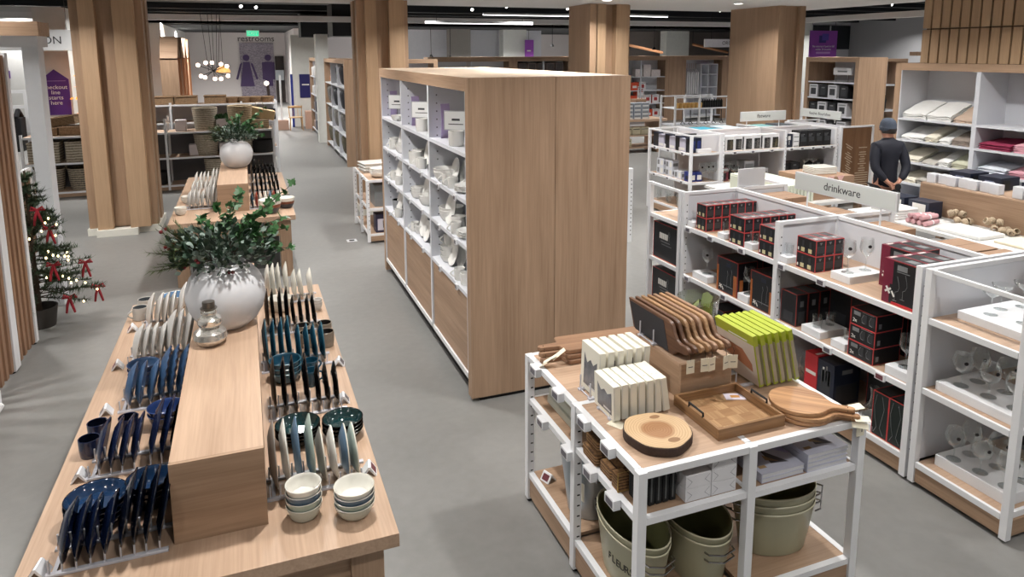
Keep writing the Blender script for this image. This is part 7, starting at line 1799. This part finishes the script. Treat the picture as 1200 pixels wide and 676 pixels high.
wall_unit('oak-framed aisle shelving of cushions behind the second column', 2.15, 2.8, 16.6, 20.9, 2.5, '-x', 3, (.15, .7, 1.25, 1.85)); wall_unit('far oak-framed aisle shelving near the wooden chair', 2.1, 2.7, 22.6, 25.2, 2.5, '-x', 2, (.15, .75, 1.3, 1.9))
tag(MB((2.15, 21.75, 0)).box(2.0, 21.5, 0, 2.35, 22.0, 3.2).build('white_pillar', plain('pale_pillar', (214, 216, 212), .7), loc=(2.15, 21.75, 0)), 'slim white pillar between the two aisle shelving units', 'pillar')
wall_unit('oak-framed shelving of blue goods partly hidden by the second column', 2.9, 4.4, 16.7, 17.3, 2.5, '-y', 2, (.1, .8, 1.4))
CUSD = plain('charcoal_cushion', (44, 46, 52), .9, var=.2, bump=.3); CUSP = plain('black_white_print_cushion', (110, 108, 104), .9, var=.85, vscale=26); CUSG = plain('olive_print_cushion', (92, 88, 72), .9, var=.6, vscale=30)
def cush(mat):
    def mk():
        m = MB(); n = 10; vs = []; fs = []
        for s in (-1, 1):
            for a in range(n + 1):
                for b in range(n + 1):
                    u, v = a / n * 2 - 1, b / n * 2 - 1; pin = 1 - .08 * (abs(u * v)); vs.append((s * .09 * ((1 - u ** 4) * (1 - v ** 4)) ** .5, u * .25 * (1 - .06 * (1 - v * v) * 0) * pin, v * .25 * pin))
        W = n + 1; off = W * W
        for a in range(n):
            for b in range(n): q = a * W + b; fs.append((q, q + 1, q + W + 1, q + W)); fs.append((off + q, off + q + W, off + q + W + 1, off + q + 1))
        o = m.add(vs, fs).build('cushion', mat, sharp=80); tag(o, 'x', 'cushion'); return o
    return Stock(mk)
cd_, cp_, cg_ = cush(CUSD), cush(CUSP), cush(CUSG)
k = 0
for li, z in enumerate((1.85, 1.25, .7, .15)):
    for i, y in enumerate((20.4, 19.75, 19.0, 18.35, 17.6)):
        st = (cd_ if i % 5 != 0 else cp_) if li < 2 else (cp_ if li == 2 else cg_)
        if li == 0 and i < 3: continue
        st.put('%s cushion, %s from the far end on the %s shelf of the cushion shelving' % ({cd_: 'charcoal', cp_: 'black-and-white', cg_: 'olive print'}[st], ORD[i], ['top', 'second', 'third', 'bottom'][li]), (2.27, y, z + .255), (0, R(-8), 0), 'cushions')
foxm = plain('russet_toy', (170, 92, 52), .8)
t = thing('plush_ornament', 'russet ornament in the top far cell of the cushion shelving', 'ornament', (2.35, 20.3, 1.851)); MB().lathe([(0, 0), (.1, .02), (.12, .12), (.08, .22), (.1, .28), (.07, .38), (0, .4)], 16).tube([(-.06, 0, .36), (-.1, 0, .46)], [.03, .008], 6).tube([(.06, 0, .36), (.1, 0, .46)], [.03, .008], 6).build('body', foxm, t)
mis = [plain('white_throw', (206, 204, 202), .9, var=.2), plain('brown_throw', (104, 84, 66), .9), plain('navy_throw', (40, 44, 62), .9), plain('taupe_throw', (150, 130, 120), .9)]
for li, z in enumerate((1.9, 1.3, .75, .15)):
    for i, y in enumerate((24.5, 23.9, 23.25)):
        m_ = mis[[0, 0, 0, 0, 0, 0, 1, 2, 2, 3, 2, 2][li * 3 + i]]; tag(MB((2.38, y, z)).box(2.125, y - .26, z, 2.6, y + .22, z + [.42, .4, .42, .38][li] * (.7 + .1 * i)).build('folded_throw', m_, loc=(2.38, y, z), bevel=.03), 'folded throw, %s from the far end, %s level of the far aisle shelving' % (ORD[i], ['top', 'second', 'third', 'bottom'][li]), 'throw', 'folded throws')
bl = plain('steel_blue_box', (74, 116, 160), .5)
for i, z in enumerate((.8, 1.4, .1)): tag(MB((3.2, 17.0, z)).box(3.02, 16.78, z, 3.5, 17.2, z + .45).build('blue_box', bl, loc=(3.2, 17.0, z), bevel=.01), 'steel blue box on the half-hidden shelving, %s shelf' % ['middle', 'upper', 'lowest'][i], 'box', 'steel blue boxes')

# low white rack beside the far end of the tall cabinet
o = (1.95, 10.3, 0); posts = [(x, y, .02, .9, x < 1.6) for x in (1.51, 2.4) for y in (9.68, 10.3, 10.9)]
boards = [(1.532, a, 2.378, b, z, 'y', 'we' + ('s' if a < 9.8 else '')) for a, b in ((9.70, 10.28), (10.32, 10.88)) for z in (.9, .5, .13)]
gondola('low white rack of serving dishes beside the tall cabinet', o, posts, [], [], boards, [(1.53, 9.67, .03, 2.38, 9.685, .1)], [(1.51, 10.05, .896, '-x', SCREEN), (1.51, 10.55, .896, '-x', SCREEN)])
tray = Stock(lambda: tag(MB().lathe([(0, 0), (.15, 0), (.2, .03), (.215, .07), (.205, .072), (.19, .035), (.14, .012), (0, .012)], 32, sy=.7).build('oval_dish', C_WHITE), 'x', 'dish'))
for j in range(4): tray.put('white oval dish, %s in the front pile on the low rack' % ['bottom', 'second', 'third', 'top'][j], (1.80, 9.93, .901 + .02 * j), (0, 0, .1), 'white oval dishes')
sqt = Stock(lambda: tag(MB().box(-.2, -.15, 0, .2, .15, .03).box(-.22, -.17, .03, .22, .17, .045).build('square_dish', C_WHITE, bevel=.01), 'x', 'dish'))
for j in range(3): sqt.put('white square dish, %s in the back pile on the low rack' % ['bottom', 'middle', 'top'][j], (1.76, 10.5, .901 + .046 * j), (0, 0, .15), 'white square dishes')
gd = simple_stock('grey_box', .5, .4, .1, plain('grey_dish_box', (120, 124, 126), .5), [(.1, .2, .9, .8, GPR)])
for j in range(3): gd.put('grey dish box, %s on the middle shelf of the low rack' % ['bottom', 'middle', 'top'][j], (1.62, 9.76, .501 + .102 * j), (0, 0, 0), 'grey dish boxes')
lb = simple_stock('photo_box', .26, .2, .26, plain('dark_purple_box', (44, 40, 66), .5), [(.1, .12, .9, .75, plain('pale_photo', (200, 196, 206), .5)), (.38, .25, .62, .65, GPR)])
lb.put('dark box with a pale photo on the base of the low rack', (1.62, 9.74, .131), (0, 0, 0)); bm_.put('black box behind the photo box on the low rack', (1.95, 9.9, .131), (0, 0, 0))
t = thing('floor_outlet', 'small white floor outlet cover in the aisle', 'outlet', (1.3, 9.92, 0)); MB().box(-.07, -.07, 0, .07, .07, .006).build('cover', WHITE, t, bevel=.002); MB().box(-.035, -.03, .006, .035, .03, .008).build('flap', BLACK, t)
t = thing('slotted_upright', 'slim white slotted upright behind the right corner of the tall cabinet', 'upright', (4.94, 8.45, 0)); m = MB().box(-.05, -.03, 0, .05, .03, 1.05); 
for k in range(14): m.box(.02, -.0306, .1 + .06 * k, .035, -.03, .115 + .06 * k, 1)
m.build('post', [WHITE, SLOT], t)

# ------------------------------------------------------------ back row of oak-framed shelving
BYR = 23.5
segs = [(5.85, 8.95, 2, 'oak-framed back shelving above the tall cabinet, left'), (8.95, 11.3, 2, 'oak-framed back shelving above the tall cabinet, right, with patterned boxes'), (11.9, 15.4, 3, 'oak-framed back shelving of red and white boxes right of the third column'), (16.02, 18.05, 1, 'oak-framed back wardrobe bay with hanging garments'), (18.05, 20.4, 2, 'oak-framed back shelving of blue boxes left of the fourth column')]
for i, (a, b, n, lb_) in enumerate(segs): wall_unit(lb_, a, b, BYR, BYR + .6, 2.5, '-y', n, (1.72, 1.2, .7, .15) if i != 3 else (.15,), None, .16)
tag(MB((15.7, BYR, 0)).box(15.41, BYR, 0, 16.01, BYR + .6, 2.5).build('flat_panel', oak('z'), loc=(15.7, BYR, 0)), 'plain oak filler panel between the red-box shelving and the wardrobe bay', 'panel')  # oak filler closing the gap between two shelving units
WRD = plain('white_red_photo_box', (224, 220, 220), .5); OR = plain('orange_red_box', (206, 76, 44), .5)
wr = simple_stock('appliance_box', .3, .3, .32, WRD, [(.25, .3, .75, .7, plain('red_photo', (170, 50, 50), .5)), (.1, .8, .9, .88, GPR)], [(0, 0, 1, 1, OR)]); ob = simple_stock('orange_box', .3, .3, .3, OR, [(.2, .3, .8, .6, WPR)])
k = 0
for (x, z, st) in ((13.75, .151, ob), (13.75, .701, ob), (14.05, .701, wr), (14.37, .701, wr), (14.05, 1.03, wr), (14.72, .701, wr), (13.45, 1.201, wr), (13.78, 1.201, ob), (14.12, 1.201, wr), (14.12, .45, ob), (14.75, .151, wr), (14.43, .151, ob), (14.12, .151, ob), (13.1, .701, wr), (12.8, 1.201, wr)):
    st.put('%s on the back shelving right of the third column, %s' % ('white box with a red photo' if st is wr else 'orange-red box', ORD[k]), (x, BYR + .05, z), (0, 0, 0), 'appliance boxes') if z != .45 else None
    k += 1
for i, (x, w_, h_) in enumerate(((13.95, .3, .28), (14.3, .32, .45), (14.65, .4, .26))): tag(MB((x, BYR + .2, 1.721)).box(x, BYR + .05, 1.721, x + w_, BYR + .3, 1.721 + h_).build('photo_box', plain('pale_photo_box', (216, 206, 204), .5, var=.3, vscale=12), loc=(x, BYR + .2, 1.721)), 'pale photo box on the top back shelf, %s from the left' % ORD[i], 'box', 'pale photo boxes')
pat = simple_stock('patterned_box', .32, .3, .34, plain('mosaic_print', (104, 88, 84), .6, var=.75, vscale=18), [(.1, .1, .9, .9, plain('mosaic_print_dark', (70, 62, 62), .6, var=.9, vscale=24))])
for i in range(5): pat.put('dark mosaic-patterned box on the top back shelf, %s from the left' % ORD[i], (9.17 + .36 * i, BYR + .05, 1.93), (0, 0, 0), 'mosaic boxes')
for i in range(5): tag(MB((9.3, BYR + .2, 1.73)).box(9.15 + .36 * i, BYR + .04, 1.721, 9.49 + .36 * i, BYR + .4, 1.929).build('support_box', WBX, loc=(9.3, BYR + .2, 1.73)), 'white box under a mosaic box on the top back shelf, %s from the left' % ORD[i], 'box', 'white boxes under mosaic boxes')
for i in range(6):
    t = thing('hanging_garment', 'white garment in the wardrobe bay, %s from the left' % ORD[i], 'garment', (16.3 + .1 * i, BYR + .25, 1.0), group='white hanging garments'); MB().prism([(-.03, -.2), (.03, -.2), (.035, .2), (-.035, .2)], 0, .85).tube([(0, -.18, .86), (0, 0, .98), (0, .18, .86)], .02, 6).build('cloth', plain('white_shirt', (212, 212, 214), .85, var=.1), t, bevel=.01); MB().tube([(0, 0, .98), (0, 0, 1.2)], .006, 5).build('hanger', CHW, t)
t = thing('wardrobe_insert', 'white cubby insert in the wardrobe bay', 'shelving', (17.3, BYR + .3, .15)); m = MB()
for z in (0, .55, 1.1, 1.6, 2.0): m.box(-.35, -.2, z, .45, .2, z + .03)
for x in (-.35, .0, .43): m.box(x, -.2, 0, x + .025, .2, 2.0)
m.build('frame', PANEL, t)
blu = simple_stock('denim_box', .3, .3, .36, plain('denim_blue_box', (72, 96, 128), .6), [(.1, .1, .9, .4, NVY)]); k = 0
for z in (1.201, .701):
    for i in range(4): blu.put('denim-blue box left of the fourth column, %s from the left, %s row' % (ORD[i], 'upper' if z > 1 else 'lower'), (18.22 + .32 * i, BYR + .05, z), (0, 0, 0), 'denim-blue boxes')
wb3 = simple_stock('white_carton', .4, .3, .5, WBX, [(.1, .1, .3, .9, bl)])
for i in range(3): wb3.put('tall white carton on the top back shelf left of the fourth column, %s' % ORD[i], (18.25 + .45 * i, BYR + .05, 1.721), (0, 0, 0), 'tall white cartons')
# oak counter with grey tubs in front of it
o = (9.7, 16.3, 0); t = thing('display_counter', 'oak counter of grey plastic tubs behind the tall cabinet corner', 'counter', o)
MB(o).box(8.6, 16.0, .84, 10.48, 16.8, .9).build('top', topoak('x'), t); MB(o).box(8.6, 16.1, .12, 10.35, 16.75, .17).build('lower_shelf', topoak('x'), t)
for x in (8.65, 10.25): MB(o).box(x, 16.05, 0, x + .1, 16.75, .84).build('leg', oak('z'), t)
MB(o).box(8.75, 16.05, .45, 10.25, 16.75, .48).build('middle_shelf', topoak('x'), t)
gt = simple_stock('plastic_tub', .22, .3, .105, plain('grey_clear_plastic', (150, 158, 168), .3), [(.1, .15, .9, .4, WPR), (.1, .6, .9, .9, GPR)])
for c in range(3):
    for j in range(4): gt.put('grey plastic tub, %s column from the left, %s up, on the oak counter' % (ORD[c], ORD[j]), (9.28 + .24 * c, 16.1, .901 + .107 * j), (0, 0, 0), 'grey plastic tubs')
kb = simple_stock('kraft_box', .35, .25, .5, KR, [(.1, .1, .9, .9, KRT)]); kb.put('kraft box standing behind the grey plastic tubs', (9.75, 16.45, .901), (0, 0, 0))
cr_ = simple_stock('cream_canister', .24, .24, .2, plain('cream_canister', (224, 214, 182), .4), [(.1, .7, .9, .8, BLK2)]); 
for i in range(6): cr_.put('cream canister on the lower shelves of the oak counter, %s' % ORD[i], (9.0 + .26 * (i % 4), 16.15, .481 if i < 4 else .171), (0, 0, 0), 'cream canisters')
# white wire rack beyond the flatware gondola
o = (10.2, 14.2, 0); t = thing('wire_rack', 'open white rack of kitchen tools beyond the flatware gondola', 'rack', o)
for (x, z) in ((9.38, 1.62), (10.05, 1.6), (10.85, 1.55)):
    for y in (14.0, 14.6): MB(o).box(x - .02, y - .02, 0, x + .02, y + .02, z).build('post', WHITE, t)
for z in (1.6, 1.33, .93, .3):
    for y in (14.0, 14.6): MB(o).box(9.38, y - .015, z - .02, 10.85, y + .015, z + .01).build('rail', WHITE, t)
    if z < 1.5: MB(o).box(9.4, 14.02, z - .015, 10.83, 14.58, z).build('shelf', PANEL, t)
jar = Stock(lambda: tag(MB().lathe([(0, 0), (.045, 0), (.05, .1), (.04, .13), (.0, .13)], 14).build('jar', plain('amber_jar', (196, 156, 90), .4)), 'x', 'jar'))
for i in range(7): jar.put('amber jar on the open white rack, %s from the left' % ORD[i], (9.48 + .11 * i, 14.1, 1.331), (0, 0, 0), 'amber jars')
tl_ = Stock(lambda: tag(MB().tube([(0, 0, 0), (0, 0, .17)], [.035, .03], 10).tube([(0, 0, .17), (0, 0, .2)], .015, 8).build('black_bottle', BLACK), 'x', 'bottle'))
for i in range(9): tl_.put('black-capped bottle on the open white rack, %s from the left' % ORD[i], (10.22 + .068 * i, 14.12, 1.331), (0, 0, 0), 'black bottles')
for i in range(6):
    t = thing('whisk', 'black kitchen tool hanging on the open white rack, %s from the left' % ORD[i], 'kitchen tool', (9.62 + .22 * i, 14.05, .931), group='black kitchen tools'); MB().tube([(0, 0, .36), (.01, 0, .1)], .01, 6).tube([(.01, 0, .1), (.07, 0, .03), (.03, 0, 0), (-.05, 0, .04), (.01, 0, .1)], .008, 6).build('tool', BLACK, t)
# far right: oak shelving with its end panel, white display, banner, window
UX = 14.4
wall_unit('oak-framed shelving of small appliances beyond the fretwork panel', UX, UX + .95, 13.5, 15.3, 2.5, '-x', 1, (1.86, 1.44, .98, .5, .12), None, .12)
o = (UX + 1.6, 14.2, 0); wall_unit('dark-backed oak shelving between the end panel and the linens', UX + 1.0, UX + 2.6, 14.3, 14.9, 2.45, '-y', 1, (1.75, 1.05, .4), None, .08)
gw = simple_stock('appliance_box', .3, .3, .34, plain('grey_photo_box', (196, 196, 200), .5), (), [(.2, .2, .8, .7, BLK2), (.1, .8, .9, .9, GPR)]); db_ = simple_stock('black_appliance_box', .3, .28, .32, BLK, (), [(.2, .2, .8, .7, BLK2), (.3, .75, .7, .85, GPR)])
k = 0
for z in (1.441, .981, .501):
    for i, y in enumerate((14.88, 14.55, 14.22, 13.86)):
        st = gw if (i + int(z * 2)) % 2 == 0 else db_
        st.put('%s appliance box, %s from the far end, %s shelf beyond the fretwork panel' % ('grey' if st is gw else 'black', ORD[i], {1.441: 'second', .981: 'third', .501: 'fourth'}[z]), (UX + .06, y, z), (0, 0, 0), 'appliance boxes beyond'); k += 1
t = thing('shelf_sign', 'white card sign on the top shelf of the appliance shelving', 'sign', (UX + .3, 14.3, 1.86)); MB().box(-.01, -.3, .18, .01, .3, .36).build('card', WBX, t); MB().box(-.012, -.16, .25, -.01, .16, .29).build('print', GPR, t)
for y in (-.2, .2): MB().tube([(0, y, 0), (0, y, .2)], .008, 6).build('stem', STEEL, t)
RB = plain('red_bag', (170, 30, 40), .7)
t = thing('red_bag', 'red bag on the dark-backed shelving', 'bag', (UX + 1.7, 14.5, 1.751)); MB().lathe([(0, 0), (.2, 0), (.22, .25), (.16, .5), (.14, .5), (.2, .25), (0, .02)], 16).build('body', RB, t)
t = thing('black_bag', 'black bag below the red bag on the dark-backed shelving', 'bag', (UX + 1.7, 14.5, 1.051)); MB().lathe([(0, 0), (.28, 0), (.3, .3), (.22, .55), (0, .56)], 16).build('body', BLACK, t)
o = (13.0, 14.2, 0); t = thing('wire_rack', 'white rack of jewellery and trinkets left of the appliance shelving', 'rack', (12.95, 14.6, 0))
for x in (-.5, .5):
    for y in (-.25, .25): MB().box(x - .02, y - .02, 0, x + .02, y + .02, 1.62).build('post', WHITE, t)
for z in (1.58, 1.3, .95, .5): MB().box(-.5, -.25, z - .03, .5, .25, z).build('shelf', PANEL, t)
for i in range(10): tag(MB((12.5 + .1 * i, 14.42, 1.301 - .35 * (i % 2))).lathe([(0, 0), (.04, 0), (.05, .06), (.03, .14), (0, .15)], 12, (12.5 + .1 * i, 14.42, 1.301 - .35 * (i % 2))).build('trinket', [BLACK, PLK, WBX][i % 3], loc=(12.5 + .1 * i, 14.42, 1.301 - .35 * (i % 2))), 'small trinket on the white trinket rack, %s from the left' % ORD[i], 'trinket', 'trinkets')
t = thing('promo_banner', 'purple hanging promotional banner right of the fourth column', 'banner', (18.28, 18.7, 2.28)); PB = plain('violet_banner', (140, 70, 166), .5, var=.05)
MB().box(-.58, -.02, 0, .58, .02, 1.06).build('sheet', PB, t); m = MB(); m.box(-.2, -.024, .66, .1, -.02, .9).box(-.08, -.028, .74, .2, -.024, .96, 1)
m.build('card_picture', [plain('indigo_print', (56, 48, 120), .5), plain('violet_print', (90, 76, 170), .5)], t)
text('No interest if paid in full', .095, SIGNW, t, (0, -.024, .54), (R(90), 0, 0)); text('within 24 months', .095, SIGNW, t, (0, -.024, .44), (R(90), 0, 0)); MB().box(-.3, -.023, .3, .3, -.02, .36).build('bar', plain('pale_violet', (190, 150, 206), .5), t)
for x in (-.5, .5): MB().tube([(x, 0, 1.06), (x, 0, 1.9)], .006, 5).build('cable', BLACK, t)
tag(MB((23.3, 25.2, 0)).box(22.9, 25.0, 0, 23.8, 25.6, 3.9).build('white_pillar', plain('pale_pillar', (214, 216, 212), .7), loc=(23.3, 25.2, 0)), 'pale pillar left of the purple banner', 'pillar')
struct('wall_window_side', MB().box(22.0, 26.0, 0, 27, 26.3, 4.3), plain('pale_grey_wall', (186, 186, 192), .8))
struct('window_1', MB().box(24.6, 25.96, 2.75, 26.98, 26.0, 3.85), plain('dark_window_glass', (40, 44, 48), .2)); struct('trim_40', MB().box(25.72, 25.93, 2.75, 25.78, 25.96, 3.85), WALLG)
# mid-back pillars and white walls above the tall cabinet
struct('wall_middle', MB().box(7.2, 33.3, 0, 14.2, 33.6, 3.74), plain('bright_white_wall', (206, 207, 214), .8)); struct('wall_middle_right', MB().box(18.2, 33.3, 0, 27, 33.6, 3.74), plain('brown_grey_wall', (120, 112, 108), .8))
tag(MB((9.6, 32.5, 0)).box(9.1, 32.2, 0, 10.1, 32.8, 3.74).build('grey_pillar', plain('taupe_pillar', (134, 130, 126), .8), loc=(9.6, 32.5, 0)), 'taupe square pillar above the tall cabinet', 'pillar'); tag(MB((12.4, 32.5, 0)).box(11.75, 32.2, 0, 12.95, 32.8, 3.74).build('white_pillar', plain('pale_pillar', (214, 216, 212), .7), loc=(12.4, 32.5, 0)), 'pale square pillar left of the third column', 'pillar'); tag(MB((21.6, 32.5, 0)).box(20.9, 32.2, 0, 22.3, 32.8, 3.74).build('white_pillar', plain('pale_pillar', (214, 216, 212), .7), loc=(21.6, 32.5, 0)), 'pale square pillar between the third and fourth columns', 'pillar')
t = thing('promo_banner', 'narrow purple banner left of the third column', 'banner', (12.95, 31.9, 2.3)); MB().box(-.2, -.02, 0, .25, .02, .95).build('sheet', PB, t); MB().box(-.1, -.022, .4, .1, -.02, .46).build('print', WPR, t); MB().tube([(0, 0, .95), (0, 0, 1.44)], .008, 5).build('cable', BLACK, t)
t = thing('hanging_sign', 'white hanging sign reading ORGANIZATION left of the fourth column', 'sign', (17.25, 22.2, 2.82)); MB().box(-1.2, -.03, 0, 1.2, .03, .3).build('board', plain('white_sign', (226, 227, 228), .5), t); text('ORGANIZATION', .19, PRINT, t, (.3, -.032, .15), (R(90), 0, 0))
for x in (-.9, .9): MB().tube([(x, 0, .3), (x, 0, 1.3)], .008, 5).build('cable', BLACK, t)
for i, (x, s) in enumerate(((18.9, 1), (22.9, -1))):
    o = (x, 30.0, 2.4); t = thing('gable_beam', 'sloping oak gable beam behind the back shelving, %s' % ['left', 'right'][i], 'beam', (x, 31.0, 2.62)); MB().tube([(-1.2 * 1, 0, .42), (1.0, 0, 0)], .07, 6).build('beam', wood('warm_oak_and_glow', (206, 150, 110), (176, 124, 90), 'x'), t); MB().tube([(-1.2, 0, .42), (-1.2, 0, 1.1)], .01, 5).build('cable', BLACK, t)
struct('trim_41', MB().box(21.2, 17.5, 2.5, 25, 17.8, 2.63), oak('x'))
tag(MB((22.0, 17.65, 0)).box(21.8, 17.55, 0, 22.2, 17.75, 2.5).build('oak_post', oak('z'), loc=(22.0, 17.65, 0)), 'oak post carrying the long oak beam at the right', 'post')
# hanging pendants and cables of the far ceiling
for i, (x, y, zl) in enumerate(((8.0, 31.5, 2.45), (8.9, 31.5, 2.4), (12.9, 29, 2.9), (14.1, 29, 2.6), (14.9, 29, 2.9), (3.9, 23.0, 2.75), (15.6, 27, 2.8), (16.9, 27, 2.75), (21.3, 26.5, 2.75))):
    t = thing('pendant_lamp', 'thin black pendant lamp of the far ceiling, %s from the left' % ORD[i], 'lamp', (x, y, zl), group='thin black pendants'); MB().tube([(0, 0, .12), (0, 0, 4.35 - zl if y < 30 else 3.74 - zl)], .012, 5).build('cord', BLACK, t); MB().lathe([(.09, 0), (.06, .08), (.02, .13), (0, .14)], 14).build('shade', BLACK, t)
# ------------------------------------------------------------ world, camera
w = bpy.data.worlds.new('store_ambient'); SC.world = w; w.use_nodes = True
bgn = w.node_tree.nodes['Background']; bgn.inputs['Color'].default_value = (0.9, 0.93, 1.0, 1); bgn.inputs['Strength'].default_value = AMB
cam = bpy.data.cameras.new('camera'); cam.sensor_fit = 'HORIZONTAL'; cam.sensor_width = 36.0
cam.lens = 822.45 * 36 / 1200.0
cam.shift_x = 0.0; cam.shift_y = -(338 - 191.1) / 1200.0
cam.clip_start = 0.05; cam.clip_end = 200
co = bpy.data.objects.new('camera', cam); COL.objects.link(co)
def cam_rot(yaw, pit, rol):
    yaw, pit, rol = R(yaw), R(pit), R(rol)
    f = Vector((math.sin(yaw) * math.cos(pit), math.cos(yaw) * math.cos(pit), -math.sin(pit)))
    r = Vector((math.cos(yaw), -math.sin(yaw), 0)); u = r.cross(f)
    r2 = r * math.cos(rol) + u * math.sin(rol); u2 = -r * math.sin(rol) + u * math.cos(rol)
    return Matrix(((r2.x, u2.x, -f.x), (r2.y, u2.y, -f.y), (r2.z, u2.z, -f.z)))
co.rotation_euler = cam_rot(20.7146, 8.9535, -0.1825).to_euler()
co.location = (0, 0, 2.65)
SC.camera = co
SC.cycles.transparent_max_bounces = 24
SC.view_settings.view_transform = 'Standard'; SC.view_settings.look = 'None'
SC.view_settings.gamma = 1.0; SC.view_settings.use_curve_mapping = False
SC.view_settings.exposure = EXPO
for lb, os in LABELS.items():
    if len(os) > 1: print('DUPLABEL', len(os), lb)
